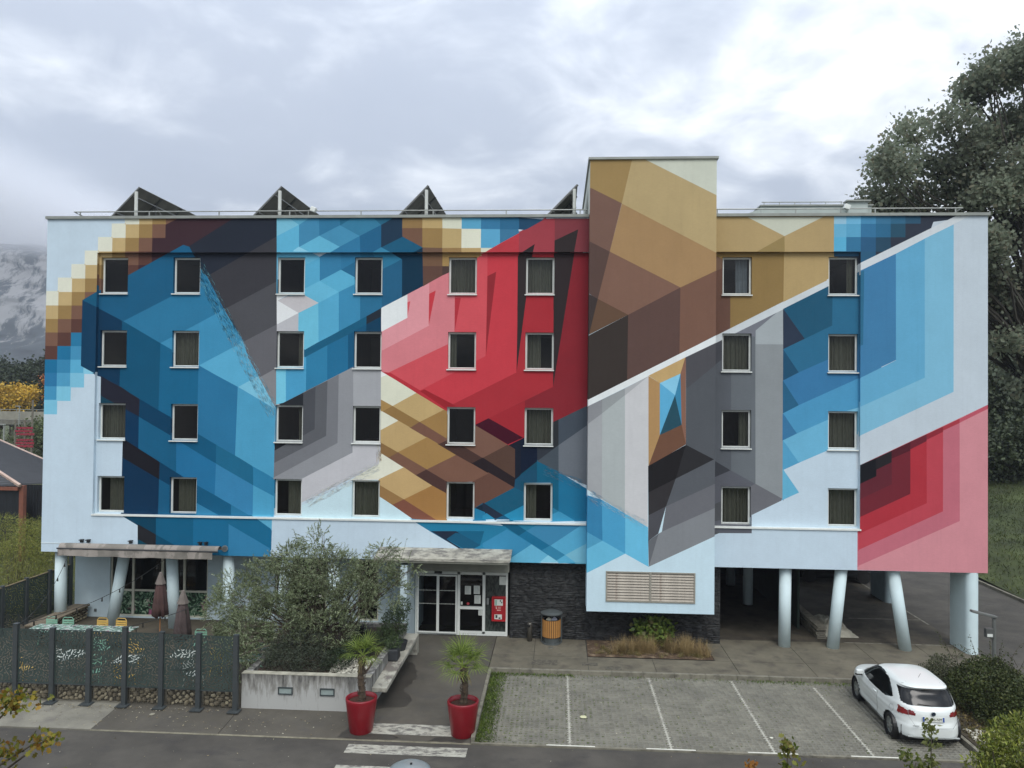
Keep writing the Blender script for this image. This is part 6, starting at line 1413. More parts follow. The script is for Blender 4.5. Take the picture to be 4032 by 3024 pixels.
# loose shoots on top
P = np.array([(-8.95+.35*i+rnd.uniform(-.2, .2), -3.8, 3.45+(.55 if 2 < i < 6 else .25)*rnd.random()+(0.25 if i in (3, 4) else 0)) for i in range(14)]); C0 = P.copy(); C0[:, 2] -= 1
(V, F), b0, b1 = sprays(P, C0, .55, 26, .05, .26, 1.2); npmesh('foliage', V, F, MATS['olive_leaf'], ol)
mb = MB()
for a, b in zip(b0, b1): mb.tube(tuple(a), tuple(b), .006, .002, 3, cap=False)
stuffed('twigs', mb, twig_m, ol)
def shrub(name, label, cat, lobes_, n, size, asp, cols, stemc=None, per=1, clump=0., group=None, trans=.2, up=.2, base=None, matname=None, shell=.6):
    t = thing(name, label, cat, (0, 0, 0), 0, group); P = blob_points(lobes_, n, shell=shell, clump=clump, per=per); V, F = leaves(P, size, asp, .35, up)
    npmesh('foliage', V, F, leaf_mat(matname or name+'_leaf', cols, 1.3, trans), t)
    if base: mb = MB(); branch_to(mb, base, [(l[0]+rnd.uniform(-.5, .5)*l[3], l[1], l[2]+rnd.uniform(0, .5)*l[5]) for l in lobes_ for _ in range(3)], max(.02, base[3] if len(base) > 3 else .04)) if len(base) == 3 else branch_to(mb, base[:3], [(l[0]+rnd.uniform(-.5, .5)*l[3], l[1]+rnd.uniform(-.3, .3)*l[4], l[2]+rnd.uniform(0, .5)*l[5]) for l in lobes_ for _ in range(3)], base[3]); build('stems', mb, twig_m, t)
    return t
shrub('rosemary_bush', 'dense dark grey-green shrub spilling over the planter front', 'shrub', [(-7.75, -5.75, 1.05, .65, .45, .42), (-7.0, -5.7, 1.1, .7, .5, .42), (-7.4, -5.1, 1.35, .9, .6, .5), (-8.1, -5.2, 1.1, .4, .5, .4)], 9000, .07, .18, ['2c3328', '40473a', '535a4a', '333b2d'], up=.6, base=(-7.3, -5.4, .8, .03))
shrub('green_bush', 'low dark green bush beside the pebbles in the planter', 'shrub', [(-6.3, -5.3, 1.0, .5, .7, .32), (-6.0, -4.3, 1.0, .6, .7, .35)], 5000, .07, .25, ['1f2b1c', '2c3a26', '37462d'], up=.4, base=(-6.2, -5.0, .8, .02))
shrub('oleander', 'leafy green potted bush standing on the bench by the entrance', 'shrub', [(-5.15, -2.9, 1.35, .45, .45, .5), (-5.35, -3.4, 1.1, .35, .4, .3), (-5.0, -2.4, 1.75, .3, .3, .35)], 3200, .10, .2, ['34422c', '485a39', '5c6e47', '2f3a29'], up=.8, base=(-5.1, -3.0, .8, .02))
def spiky(name, label, cat, c, n, ln, wd, cols, droop=.3, upb=.8):
    t = thing(name, label, cat, c); mb = MB()
    for i in range(n):
        a = rnd.uniform(0, 2*math.pi); el_ = rnd.uniform(.2, 1.35); d = Vector((math.cos(a)*math.cos(el_), math.sin(a)*math.cos(el_), math.sin(el_))); s_ = d.cross(Vector((0, 0, 1))).normalized()*wd; l_ = ln*rnd.uniform(.7, 1.1); pr = None
        for k in range(5):
            u = k/4; p = d*l_*u-Vector((0, 0, droop*l_*u*u)); ww = s_*(1-u)*(.6+u)
            cur = (p-ww, p+ww)
            if pr: mb.quad(tuple(pr[0]), tuple(pr[1]), tuple(cur[1]), tuple(cur[0]))
            pr = cur
    build('leaves', mb, leaf_mat(name+'_leaf', cols, 2), t); return t
spiky('yucca', 'dark spiky yucca between the olive tree and the entrance', 'yucca', (-6.35, -2.4, .85), 90, .85, .02, ['25282a', '34393a', '454b48'])
for x, y, l in ((-5.22+.28, -4.0, 'square dark planter pot on the concrete bench, nearest the palm'), (-4.9, -3.1, 'round dark planter bowl on the concrete bench, nearer the door')):
    t = thing('plant_pot', l, 'plant pot', (x-.02, y, .62)); 
    if x > -4.93: build('pot_body', MB().lathe([(.0, 0), (.17, 0), (.25, .28), (.23, .28), (.22, .24), (0, .24)], 24), mat('pot_dark', '2d3035', .6, .1), t, smooth=False)
    else: build('pot_body', MB().box(-.2, -.22, 0, .2, .22, .36), mat('pot_dark', '2d3035', .6, .1), t, bevel=.04)
shrub('oleander', 'low green plant in the square pot on the bench', 'shrub', [(-4.95, -4.0, 1.12, .28, .28, .22)], 500, .10, .2, ['34422c'], up=.8, matname='oleander_leaf')
# ================================================================== ENTRANCE FURNITURE
redpot = mat('red_plastic', '7c0b1b', .35, .06, 2, spec=.6)
frond_m = leaf_mat('palm_leaf', ['4d6128', '6c8038', '8a9a4a', '5b6f2e'], 2, .3)
def palm(x, y, rz, label, h_, seed, NF=17, FS=1.):
    r = random.Random(seed); t = thing('palm_tree', label, 'palm tree', (x, y, -.09), rz, 'palms in the red pots')
    mb = MB(); n = 16; P = [(.03*math.sin(i*.5), .02*math.cos(i*.4), .62+(h_-.62)*i/n) for i in range(n+1)]
    for i in range(n): mb.tube(P[i], P[i+1], .085*(1-.1*i/n)+(.012 if i % 2 else 0), .078*(1-.1*i/n), 12)
    for i in range(150):
        z = r.uniform(.66, h_); a = r.uniform(0, 6.28); mb.tube((.075*math.cos(a), .075*math.sin(a), z), (.115*math.cos(a), .115*math.sin(a), z+.05), .014, .004, 4)
    build('trunk', mb, mat('palm_trunk', '5a4c3f', .95, .3, 9, .8, 30, col2='39312a'), t)
    nf = NF
    for i in range(nf):
        a = i*2.4+r.uniform(-.3, .3); el_ = R(72-88*(i/nf))+r.uniform(-.1, .1) if i else R(80); st = r.uniform(.30, .42)*FS; d = Vector((math.cos(a)*math.cos(el_), math.sin(a)*math.cos(el_), math.sin(el_)))
        top = Vector(P[-1]); hub = top+d*st; mb = MB(); mb.tube(tuple(top), tuple(hub), .012, .008, 4)
        s_ = d.cross(Vector((0, 0, 1))); s_ = s_.normalized() if s_.length > .05 else Vector((1, 0, 0)); nrm = s_.cross(d).normalized()
        for k in range(20):
            b = R(-110+220*k/19); ld = (d*math.cos(b)+s_*math.sin(b)); l_ = r.uniform(.44, .54)*FS*(1-.25*abs(b)/2); pr = None; wv = ld.cross(nrm).normalized()*.020
            for q in range(4):
                u = q/3; p = hub+ld*l_*u+nrm*(.05*math.sin(u*2)+.02*((k % 2)*2-1)*(1-u))-Vector((0, 0, (.22 if el_ < .3 else .08)*l_*u*u*(1+r.random()*.5))); ww = wv*(1-u*.9)*(.55+u*.6); cur = (p-ww, p+ww)
                if pr: mb.quad(tuple(pr[0]), tuple(pr[1]), tuple(cur[1]), tuple(cur[0]))
                pr = cur
        build('frond', mb, frond_m, t)
    mb = MB()
    for i in range(14): a = r.uniform(0, 6.28); mb.tube((.07*math.cos(a), .07*math.sin(a), h_-.1), (.2*math.cos(a), .2*math.sin(a), h_-r.uniform(.25, .5)), .012, .003, 3)
    build('dry_fringe', mb, mat('dry_leaf', '8a7d55', .9, .2, 6), t); return t
def pot(x, y, label):
    t = thing('flower_pot', label, 'flower pot', (x, y, -.105), 0, 'big red pots by the crossing')
    build('pot_body', MB().lathe([(0, .01), (.285, 0), (.30, .02), (.405, .80), (.41, .87), (.40, .89), (.365, .89), (.355, .78), (.3, .5)], 48), redpot, t, smooth=True)
    build('soil', MB().lathe([(0, .80), (.2, .795), (.36, .78)], 24), mat('pot_soil', '4a2b20', 1, .35, 14, .8, 40, col2='2e1a14'), t, smooth=True); return t
pot(-5.05, -7.36, 'large red round pot at the corner of the planter, left of the pair'); palm(-5.05, -7.36, .4, 'young fan palm with bare trunk in the left red pot', 1.95, 3, 11, .85)
pot(-2.38, -7.36, 'large red round pot at the corner of the car park, right of the pair'); palm(-2.36, -7.36, 2.1, 'young fan palm with full round crown in the right red pot', 1.72, 8, 17, 1.12)
# litter bin with timber slats
t = thing('litter_bin', 'round litter bin with wooden slats and domed grey lid, full of rubbish', 'bin', (-.15, -.0, 0)); gm = mat('bin_metal', '4a4f52', .5, .08, 3)
build('bin_base', MB().lathe([(0, .0), (.34, 0), (.34, .025), (.28, .03), (.28, .22), (0, .22)], 28), gm, t); mb = MB()
mb.tube((-.345, 0, .02), (-.345, 0, 1.06), .03, .03, 6).tube((.345, 0, .02), (.345, 0, 1.06), .03, .03, 6).tube((0, 0, .8), (0, 0, 1.04), .015, .015, 6)
build('bin_frame', mb, gm, t); build('lid', MB().lathe([(.385, 1.03), (.39, 1.06), (.3, 1.10), (.15, 1.13), (0, 1.135)], 28), gm, t); build('liner', MB().lathe([(.29, .22), (.29, .84), (.26, .84), (.26, .6), (0, .6)], 24), mat('liner_dark', '1d1e1f', .7), t)
sl = None
for i in range(26):
    a = 2*math.pi*i/26
    if sl is None: sl = build('slat', MB().box(-.028, -.012, .24, .028, .012, .83), mat('bin_wood', 'b07d43', .7, .15, 5, .3, 30, stretch=(1, 1, .3)), t, bevel=.004); q = sl
    else: q = sl.copy(); scene.collection.objects.link(q); q.parent = t
    q.location = (.31*math.cos(a), .31*math.sin(a), 0); q.rotation_euler = (0, 0, a+math.pi/2)
for x, c in ((-.1, 'd6d2c4'), (.1, 'aeb0c4')):
    o = link('rubbish', stone_mesh(300+int(x*10), mat('rubbish_'+c, c, .8, .2, 8)), t); o.scale = (.12, .1, .12); o.location = (x, -.1, .82)
t = thing('ashtray_post', 'slim round metal cigarette bin against the slate wall', 'ashtray', (-.92, .12, 0)); am = mat('ash_metal', '6f6c69', .35, .15, 4, metal=.6, stretch=(1, 1, .3))
build('ash_body', MB().lathe([(0, 0), (.088, 0), (.088, .60), (.08, .64), (0, .65)], 24), am, t, smooth=True); build('ash_opening', MB().box(-.085, -.094, .50, .02, -.06, .58), mat('opening_dark', '0f0f10', .8), t)
# dry grass bed
struct('planting_bed', MB().poly([(1.08, -1.36, .006), (1.1, .40, .006), (5.24, .40, .006), (5.24, -1.36, .006)]), mat('mulch_bed', '594636', 1, .3, 4, .8, 20, col2='3a2d22', stain=(3, .52, .66, '7b6a55', (1, 1, 1))))
def tufts(n, x0, x1, y0, y1, z, h_, cols, nm, wd=.006, lean=.6, blades=46, clumps=None, droop=.5):
    V = []; F = []; r = np.random.default_rng(11)
    for i in range(n):
        cx_, cy_ = (clumps[i % len(clumps)][0]+r.normal()*.12, clumps[i % len(clumps)][1]+r.normal()*.1) if clumps else (r.uniform(x0, x1), r.uniform(y0, y1))
        for b in range(blades):
            a = r.uniform(0, 6.28); l_ = h_*r.uniform(.5, 1.1); le = abs(r.normal())*lean; bx_, by_ = cx_+r.normal()*.05, cy_+r.normal()*.05; dx, dy = math.cos(a), math.sin(a); n0 = len(V)
            for k in range(4):
                u = k/3; h2 = l_*(u*math.cos(le*.6)-droop*le*.5*u*u); d2 = l_*u*math.sin(min(1.4, le))*(.5+.5*u); w2 = wd*(1-u*.85)
                V.append((bx_+dx*d2-dy*w2, by_+dy*d2+dx*w2, z+max(.01, h2))); V.append((bx_+dx*d2+dy*w2, by_+dy*d2-dx*w2, z+max(.01, h2)))
            for k in range(3): F.append((n0+2*k, n0+2*k+1, n0+2*k+3, n0+2*k+2))
    return npmesh(nm, V, F, leaf_mat(nm+'_blade_'+cols[0], cols, 2, .2))
o = tufts(34, 0, 0, 0, 0, 0, .62, ['8f7a52', 'a89266', '6e5e3e', 'b8a57c'], 'dry_grass', .004, .85, 110, [(2.9, -.55), (3.3, -.75), (3.7, -.5), (4.1, -.75), (4.4, -.6), (4.75, -.8), (5.0, -.9), (2.5, -.8), (2.2, -.9), (3.0, -.9), (4.6, -.35)])
tag(o, 'tangled clumps of tall dry straw-coloured grass in the bed below the tower', 'dry grass', kind='stuff')
o = tufts(60, 1.3, 5.1, -1.25, -.2, 0, .2, ['6c6238', '8a7d50', '4d5a2c'], 'low_grass', .004, .9, 26); tag(o, 'thin low grass over the bare soil of the bed', 'grass', kind='stuff')
t = shrub('hydrangea', 'round-leaved green shrub in the dry grass bed against the slate wall', 'shrub', [(3.1, .0, .55, .5, .3, .35), (3.75, .0, .62, .45, .3, .35), (3.3, -.05, .85, .3, .2, .2), (3.45, -.25, .4, .6, .3, .3)], 900, .15, .8, ['3f5222', '5a6f30', '6d8038', '4a3f2c'], up=.3, base=(3.4, .1, .0, .02))
# green verge inside the car park edge
P = rng.uniform(size=(9000, 2)); kx = np.where(P[:, 0] < .6, rng.beta(1, 2.2, 9000)*.55, rng.uniform(0, 12.3, 9000)); ky = np.where(P[:, 0] < .6, rng.uniform(0, 4.9, 9000), 4.9-rng.beta(1, 3, 9000)*.35)
keep = (P[:, 0] < .6) | (rng.uniform(size=9000) < np.where(kx < 2.6, .9, np.where((kx > 8) & (kx < 12), .55, .16)))
pts = np.stack([PX0+kx, PY0+ky, np.full(9000, PZ)], 1)[keep]; V, F = leaves(pts, .06, .3, .5, 1.0); o = npmesh('verge_weeds', V, F, leaf_mat('weed_leaf', ['33441a', '4a5e24', '5d7030', '6f7a3c'], 1.5, .2)); tag(o, 'low green weeds along the left edge and the back kerb of the car park', 'weeds', kind='stuff')
cells = rng.uniform(size=(6500, 2))*np.array([PX1-PX0, PY1-PY0]); dens = np.exp(-cells[:, 0]/2.6)+.25*(np.sin(cells[:, 0]*1.3+1)*np.sin(cells[:, 1]*1.7) > .3)
cells = cells[rng.uniform(size=6500) < dens]; ci_ = np.floor(cells/cs)*cs+cs/2+rng.normal(size=cells.shape)*.014
pts = np.stack([PX0+ci_[:, 0], PY0+ci_[:, 1], np.full(len(ci_), PZ-.035)], 1); V, F = leaves(np.repeat(pts, 5, 0)+rng.normal(size=(len(pts)*5, 3))*np.array([.014, .014, .0]), .045, .25, .4, 1.6); o = npmesh('paver_weeds', V, F, MATS['weed_leaf']); tag(o, 'grass growing out of the holes of the grid pavers', 'grass', kind='stuff')
# ================================================================== CAR
carp = mat('car_white', 'd3d8dd', .3, .015, 1, spec=.5, coat=.35); cglass = mat('car_glass', '101214', .12, .05, 2, spec=.35); blackp = mat('car_black', '17181a', .45, .08); tyrem = mat('tyre', '161617', .85, .1); rimm = mat('alloy', 'a4a8ac', .3, .06, 3, metal=.7)
LV = np.array([ # z, y_rear, y_front, half width, exponent
 (.19, .16, 3.92, .74, 5), (.24, .05, 4.0, .81, 5), (.34, .01, 4.05, .845, 4.6), (.50, .0, 4.06, .862, 4.2), (.58, .02, 4.05, .862, 4.0), (.66, .05, 4.02, .868, 4.0), (.76, .055, 3.95, .862, 3.8), (.84, .06, 3.80, .852, 3.8), (.91, .08, 3.50, .838, 3.8), (.97, .12, 3.16, .812, 4.0), (1.02, .17, 3.0, .785, 4.2), (1.14, .27, 2.78, .742, 4.4), (1.26, .38, 2.55, .695, 4.4), (1.36, .43, 2.34, .645, 4.2), (1.405, .34, 2.20, .61, 3.9), (1.44, .40, 2.02, .555, 3.5), (1.465, .55, 1.86, .46, 3.1), (1.482, .80, 1.66, .33, 2.8), (1.49, 1.0, 1.40, .12, 2.4)])
tt_ = np.arange(len(LV)); T = np.linspace(0, len(LV)-1, 110)
def crm(col):
    o_ = []
    for t1 in T:
        i = min(int(t1), len(LV)-2); u = t1-i; p0 = LV[max(i-1, 0), col]; p1 = LV[i, col]; p2 = LV[i+1, col]; p3 = LV[min(i+2, len(LV)-1), col]
        o_.append(.5*((2*p1)+(-p0+p2)*u+(2*p0-5*p1+4*p2-p3)*u*u+(-p0+3*p1-3*p2+p3)*u**3)*.55+(p1+(p2-p1)*u)*.45)
    return np.array(o_)
cz, cyr, cyf, cw, cn = [crm(i) for i in range(5)]; K = 176
th = (np.arange(K)+.5)*2*math.pi/K; G = np.zeros((len(T), K, 3))
for i in range(len(T)):
    c_, s_ = np.cos(th), np.sin(th); e_ = 2/cn[i]; sx = np.sign(c_)*np.abs(c_)**e_; sy_ = np.sign(s_)*np.abs(s_)**e_; L2 = (cyf[i]-cyr[i])/2
    y = (cyf[i]+cyr[i])/2+L2*sy_; taper = 1-.10*np.clip((y-3.0)/1.0, 0, 1)**2-.05*np.clip((.8-y)/.8, 0, 1)**2
    crease = .012*np.exp(-((cz[i]-.78)/.05)**2)-.02*np.exp(-((cz[i]-.45)/.09)**2)*np.clip((y-.9)*(3-y), 0, 1)
    G[i, :, 0] = (cw[i]*taper+crease)*sx; G[i, :, 1] = y; G[i, :, 2] = cz[i]
fi, fj = np.meshgrid(np.arange(len(T)-1), np.arange(K), indexing='ij'); fj2 = (fj+1) % K; idx = lambda i, j: i*K+j
FQ = np.stack([idx(fi, fj), idx(fi, fj2), idx(fi+1, fj2), idx(fi+1, fj)], -1).reshape(-1, 4); GV = G.reshape(-1, 3); CN = GV[FQ].mean(1)
nrm = np.cross(GV[FQ[:, 1]]-GV[FQ[:, 0]], GV[FQ[:, 3]]-GV[FQ[:, 0]]); nrm /= (np.linalg.norm(nrm, axis=1)[:, None]+1e-9)
side = np.abs(nrm[:, 0]) > .60; rear = (nrm[:, 1] < -.35) & ~side; front = (nrm[:, 1] > .25) & ~side
def inpoly(poly, a, b):
    c = np.zeros(len(a), bool); n = len(poly); j = n-1
    for i in range(n):
        yi, yj = poly[i][1], poly[j][1]; cond = ((yi > b) != (yj > b)) & (a < (poly[j][0]-poly[i][0])*(b-yi)/((yj-yi) or 1e-9)+poly[i][0]); c ^= cond; j = i
    return c
ay, az, ax = CN[:, 1], CN[:, 2], np.abs(CN[:, 0])
WR_, WF_ = .70, 3.19
arch = (np.hypot(ay-WR_, az-.31) < .355) | (np.hypot(ay-WF_, az-.31) < .355); arch &= (ax > .55) & (az < .69)
sidewin = inpoly([(.66, 1.05), (.85, 1.22), (1.15, 1.36), (1.6, 1.415), (2.1, 1.395), (2.5, 1.28), (3.0, .985), (2.0, .93), (1.0, .955)], ay, az) & (np.abs(nrm[:, 0]) > .45) & (ax > .5)
rearwin = (az > 1.015) & (az < 1.345) & (ay < .75) & (ax < .66-.10*(az-1.0)) & (ax < .30+3*(az-.93)) & (nrm[:, 1] < -.2)
wscr = (az > 1.0) & (az < 1.385) & (ay > 1.9) & (nrm[:, 1] > .25) & (ax < .64)
tail = (inpoly([(.05, .80), (.05, .86), (.5, .97), (.62, 1.02), (.66, .82), (.55, .78), (.38, .76)], ay, az) & side) | (rear & (az > .80+.0*ax) & (az < .90+.10*(ax-.45)/.4) & (ax > .42)) | ((ax > .62) & (ay < .45) & (az > .80) & (az < 1.0-.12*(ay/.45)))
tail &= (ay < .42) & (az < 1.0) & ~rearwin
lower = az < .26
refl = (ax > .66) & (ay < .16) & (az > .36) & (az < .52) & (ax < .76)
def part(name, mask, m, parent, off=0.):
    f_ = FQ[mask]; u, inv = np.unique(f_, return_inverse=True); V_ = GV[u].copy()
    if off:
        vn = np.zeros_like(GV); 
        for k in range(4): np.add.at(vn, FQ[:, k], nrm)
        vn /= (np.linalg.norm(vn, axis=1)[:, None]+1e-9); V_ += vn[u]*off
    return npmesh(name, V_, inv.reshape(-1, 4), m, parent, smooth=True)
vwin = sidewin | rearwin | wscr
cap_ = GV[-K:]
car = thing('parked_car', 'white three-door hatchback parked with its back to the road in the last bay', 'car', (9.53, -7.22, -.12), R(-2.2))
part('body', ~(vwin | arch | tail | lower | refl), carp, car); part('lower_trim', lower & ~arch, blackp, car); part('side_window', sidewin & (CN[:, 0] < 0), cglass, car, -.004); part('side_window', sidewin & (CN[:, 0] > 0), cglass, car, -.004); part('rear_window', rearwin, cglass, car, -.004); part('windscreen', wscr, cglass, car, -.004)
tailm = mat('tail_light_red', '7d1218', .15, .25, 9, spec=.7, coat=1.); part('tail_light', tail & (CN[:, 0] < 0), tailm, car, .004); part('tail_light', tail & (CN[:, 0] > 0), tailm, car, .004)
part('rear_reflector', refl & (CN[:, 0] < 0), mat('reflector_red', '9a1c22', .3), car, .002); part('rear_reflector', refl & (CN[:, 0] > 0), mat('reflector_red', '9a1c22', .3), car, .002)
build('roof_skin', MB().poly([tuple(q) for q in GV[-K:]]), carp, car)
build('underbody', MB().box(-.70, .25, .15, .70, 3.8, .5), blackp, car)
for sx in (-1, 1):
    for wy in (WR_, WF_):
        lab = None; wt_ = build('wheel', MB().lathe([(.20, -.095), (.27, -.10), (.305, -.085), (.315, -.05), (.315, .05), (.305, .085), (.27, .10), (.20, .095)], 36), tyrem, car, smooth=True); wt_.rotation_euler = (0, math.pi/2, 0); wt_.location = (sx*.725, wy, .315)
        mb = MB().lathe([(.205, sx*.088), (.19, sx*.08), (.185, sx*.02), (0, sx*.02)], 30)
        for k in range(7): a = 2*math.pi*k/7; M_ = Matrix.Rotation(a, 4, 'Z'); mb.box(.03, -.020, min(sx*.045, sx*.085), .195, .020, max(sx*.045, sx*.085), M=M_)
        mb.tube((0, 0, sx*.03), (0, 0, sx*.09), .045, .04, 14); build('rim', mb, rimm, wt_)
        build('wheel_well', MB().lathe([(.352, -.16), (.352, .13)], 28), blackp, car).matrix_local = Matrix.Translation((sx*.68, wy, .32)) @ Matrix.Rotation(math.pi/2, 4, 'Y')
seam = mat('panel_gap', '8c9094', .6)
def proj_line(name, pts, wd, m, sd=-1, off=.006):
    """thin line laid on the body along (y,z) points on one side"""
    mb = MB()
    def sx_(y, z):
        i = np.abs(cz-z).argmin(); row = G[i]; cand = row[row[:, 0]*sd > 0]; j = np.abs(cand[:, 1]-y).argmin(); return cand[j, 0]+sd*off
    P = []
    for (a, b), (c, d) in zip(pts[:-1], pts[1:]):
        for k in range(6): P.append((a+(c-a)*k/6, b+(d-b)*k/6))
    P.append(pts[-1]); Q = [(sx_(y, z), y, z) for y, z in P]; mb.path(Q, wd, 4); return build(name, mb, m, car)
for sd_ in (-1, 1):
    proj_line('door_seam', [(1.45, .96), (1.42, .6), (1.5, .32), (2.72, .30), (2.80, .5), (2.86, .94)], .004, seam, sd_); build('door_handle', MB().box(-.012, -.09, -.016, .02, .09, .016), carp, car, bevel=.008, loc=(sd_*.865, 1.62, .845))
    m_ = build('mirror', MB().box(-.09, -.06, -.06, .09, .06, .07), carp, car, bevel=.03, loc=(sd_*.93, 2.62, 1.0)); build('mirror_foot', MB().box(-.10, -.03, -.09, .08, .04, -.06), blackp, m_)
    proj_line('sill_shadow', [(1.1, .30), (1.9, .29), (2.8, .30)], .006, blackp, sd_)
proj_line('fuel_flap', [(.62+.085*math.cos(a*math.pi/6), .80+.085*math.sin(a*math.pi/6)) for a in range(13)], .003, seam, -1)
# tailgate seam, spoiler edge, badge, plate, antenna
mb = MB().path([(-.62, .055, .99), (-.60, .02, .80), (-.52, -.015, .68), (-.45, -.02, .56), (0, -.022, .54), (.45, -.02, .56), (.52, -.015, .68), (.60, .02, .80)], .004, 4); build('tailgate_seam', mb, seam, car)
build('roof_seam', MB().path([(-.56, .62, 1.432), (-.3, .58, 1.452), (0, .57, 1.458), (.3, .58, 1.452), (.56, .62, 1.432)], .003, 4), seam, car)
for s_ in (-1, 1): build('roof_groove', MB().path([(s_*.42, .65, 1.458), (s_*.45, 1.2, 1.458), (s_*.45, 1.75, 1.452)], .003, 4), seam, car)
build('high_brake_light', MB().box(-.10, .335, 1.375, .10, .36, 1.387), mat('brake_light', '5f5a5a', .4), car)
pl_ = build('number_plate', MB().box(-.26, -.012, -.055, .26, 0, .055), mat('plate_white', 'd3d5d3', .4, .02), car, loc=(0, .035, .745)); pl_.rotation_euler = (R(-6), 0, 0)
bl = mat('plate_blue', '2a4a9a', .5); build('plate_band', MB().box(-.26, -.014, -.055, -.218, -.010, .055).box(.218, -.014, -.055, .26, -.010, .055), bl, pl_)
def text(s, size, m, parent, loc, rot, name='lettering', ext=.001, sx=1.):
    cu = bpy.data.curves.new(name, 'FONT'); cu.body = s; cu.size = size; cu.extrude = ext; cu.align_x = 'CENTER'; cu.align_y = 'CENTER'; cu.materials.append(m)
    o = bpy.data.objects.new(name, cu); scene.collection.objects.link(o); dg = bpy.context.evaluated_depsgraph_get(); me = bpy.data.meshes.new_from_object(o.evaluated_get(dg)); bpy.data.objects.remove(o)
    o = link(name, me, parent); o.location = loc; o.rotation_euler = rot; o.scale = (sx, 1, 1); return o
ink = mat('plate_ink', '15161a', .6); text('FA-936-NM', .098, ink, pl_, (0, -.0145, -.003), (math.pi/2, 0, 0), sx=.86)
build('badge', MB().tube((0, .045, .88), (0, .03, .88), .05, .05, 20), mat('badge_dark', '1d2a3c', .3), car).scale = (1, 1, 1)
build('badge_ring', MB().lathe([(.05, 0), (.056, .004), (.05, .008)], 20), rimm, car, loc=(0, .032, .88)).rotation_euler = (math.pi/2, 0, 0)
build('antenna', MB().tube((0, .95, 1.465), (0, .80, 1.63), .006, .004, 6).box(-.03, .90, 1.46, .03, 1.02, 1.485), blackp, car)
build('wiper', MB().tube((.05, .155, 1.03), (-.32, .19, 1.065), .008, .006, 5), blackp, car)
build('bumper_lip', MB().box(-.62, -.006, .30, .62, .05, .315), mat('trim_grey', '9da2a6', .5), car)
build('dealer_sticker', MB().box(-.52, -.018, .575, -.36, -.012, .592), mat('sticker_grey', '6f757b', .5), car)
# ================================================================== RIGHT-HAND PLANTING, LAMP
struct('gravel_bed', slab(10.65, -7.8, 13.57, -2.78, -.06), mat('gravel_soil', '4f483c', 1, .3, 7, .9, 20, col2='2f2a22'))
hedge_cols = ['26301a', '39441f', '4a542a', '2b331c', '5a5f33']
shrub('hedge_bush', 'big rounded dark green bush right of the white car', 'bush', [(12.2, -4.6, .45, 1.05, 1.1, .75), (12.35, -5.3, .45, .95, .8, .75), (12.55, -4.1, .5, .9, .8, .8), (12.2, -5.7, .15, .85, .55, .5), (12.9, -4.7, .4, .6, .9, .7)], 24000, .06, .75, hedge_cols, up=.2, base=(12.3, -4.8, -.05, .04), shell=.75)
shrub('spindly_bush', 'greyer spindly bush behind the roof of the white car', 'bush', [(11.35, -3.5, .3, .7, .5, .6), (11.7, -3.2, .55, .5, .4, .5)], 5000, .055, .6, ['353a28', '4a4e38', '585a42'], up=.4, base=(11.5, -3.4, -.05, .03), shell=.6)
for i, (x, y) in enumerate([(11.6, -3.3), (13.1, -3.6), (13.3, -4.3), (12.4, -3.5)]):
    pass
mb = MB(); P = []
for i in range(16):
    a = rnd.uniform(0, 6.28); b = Vector((12.5+rnd.uniform(-.9, .9), -4.2+rnd.uniform(-.8, .8), 1.0)); e_ = b+Vector((math.cos(a)*.45, math.sin(a)*.3, rnd.uniform(.3, .8))); mb.path([tuple(b), tuple(b.lerp(e_, .5)+Vector((0, 0, .08))), tuple(e_)], [.008, .006, .003], 4)
    for k in range(26): P.append(b.lerp(e_, rnd.uniform(.2, 1))+Vector([rnd.uniform(-.03, .03) for _ in range(3)]))
V, F = leaves(np.array([tuple(p) for p in P]), .05, .6); t = thing('long_shoots', 'thin arching shoots sticking up out of the big rounded bush', 'shoots'); q_ = build('stems', mb, twig_m, t); q_['kind'] = 'stuff'; npmesh('foliage', V, F, MATS['hedge_bush_leaf'], t)
pb2 = thing('rock_patch', 'patch of larger pale pebbles between the kerb and the bush', 'pebbles')
for i in range(150):
    o = link('pebble', rnd.choice(peb), pb2); s_ = rnd.uniform(.05, .11); o.scale = (s_*1.2, s_, s_*.7); o.location = (10.8+rnd.random()*1.2, -7.75+rnd.random()*1.6, -.04); o.rotation_euler = (0, 0, rnd.uniform(0, 6))
V, F = leaves(np.stack([rng.uniform(10.7, 13.5, 5000), rng.uniform(-7.7, -3, 5000), rng.uniform(-.05, .02, 5000)], 1), .07, .5, .4, .3); o = npmesh('leaf_litter', V, F, leaf_mat('litter_leaf', ['4a3d26', '5d4f30', '6d6238', '39401f'], 2, .1)); tag(o, 'fallen leaves and ground ivy under the big bush', 'leaf litter', kind='stuff')
t = thing('street_lamp', 'grey lamp post with flat lamp arm and floodlight behind the big bush', 'street lamp', (13.35, -2.9, 0)); lm = mat('lamp_grey', '6c6f70', .5, .1, 3, metal=.3)
build('pole', MB().tube((0, 0, 0), (0, 0, 2.05), .055, .05, 14), lm, t); build('lamp_arm', MB().box(-.70, -.09, 2.03, .06, .09, 2.10, M=Matrix.Rotation(R(13), 4, 'Y') @ Matrix.Translation((-.47, 0, -.02))), lm, t, bevel=.015)
fl = build('floodlight', MB().box(-.11, -.09, -.14, .11, .07, .14), dkm, t, bevel=.02, loc=(-.20, -.06, 1.63)); build('lens', MB().box(-.08, -.095, -.11, .08, -.088, -.02), mat('lens_pale', 'c8ccce', .3), fl); build('bracket', MB().tube((0, 0, -.1), (.2, .06, -.28), .015, .015, 6), dkm, fl)
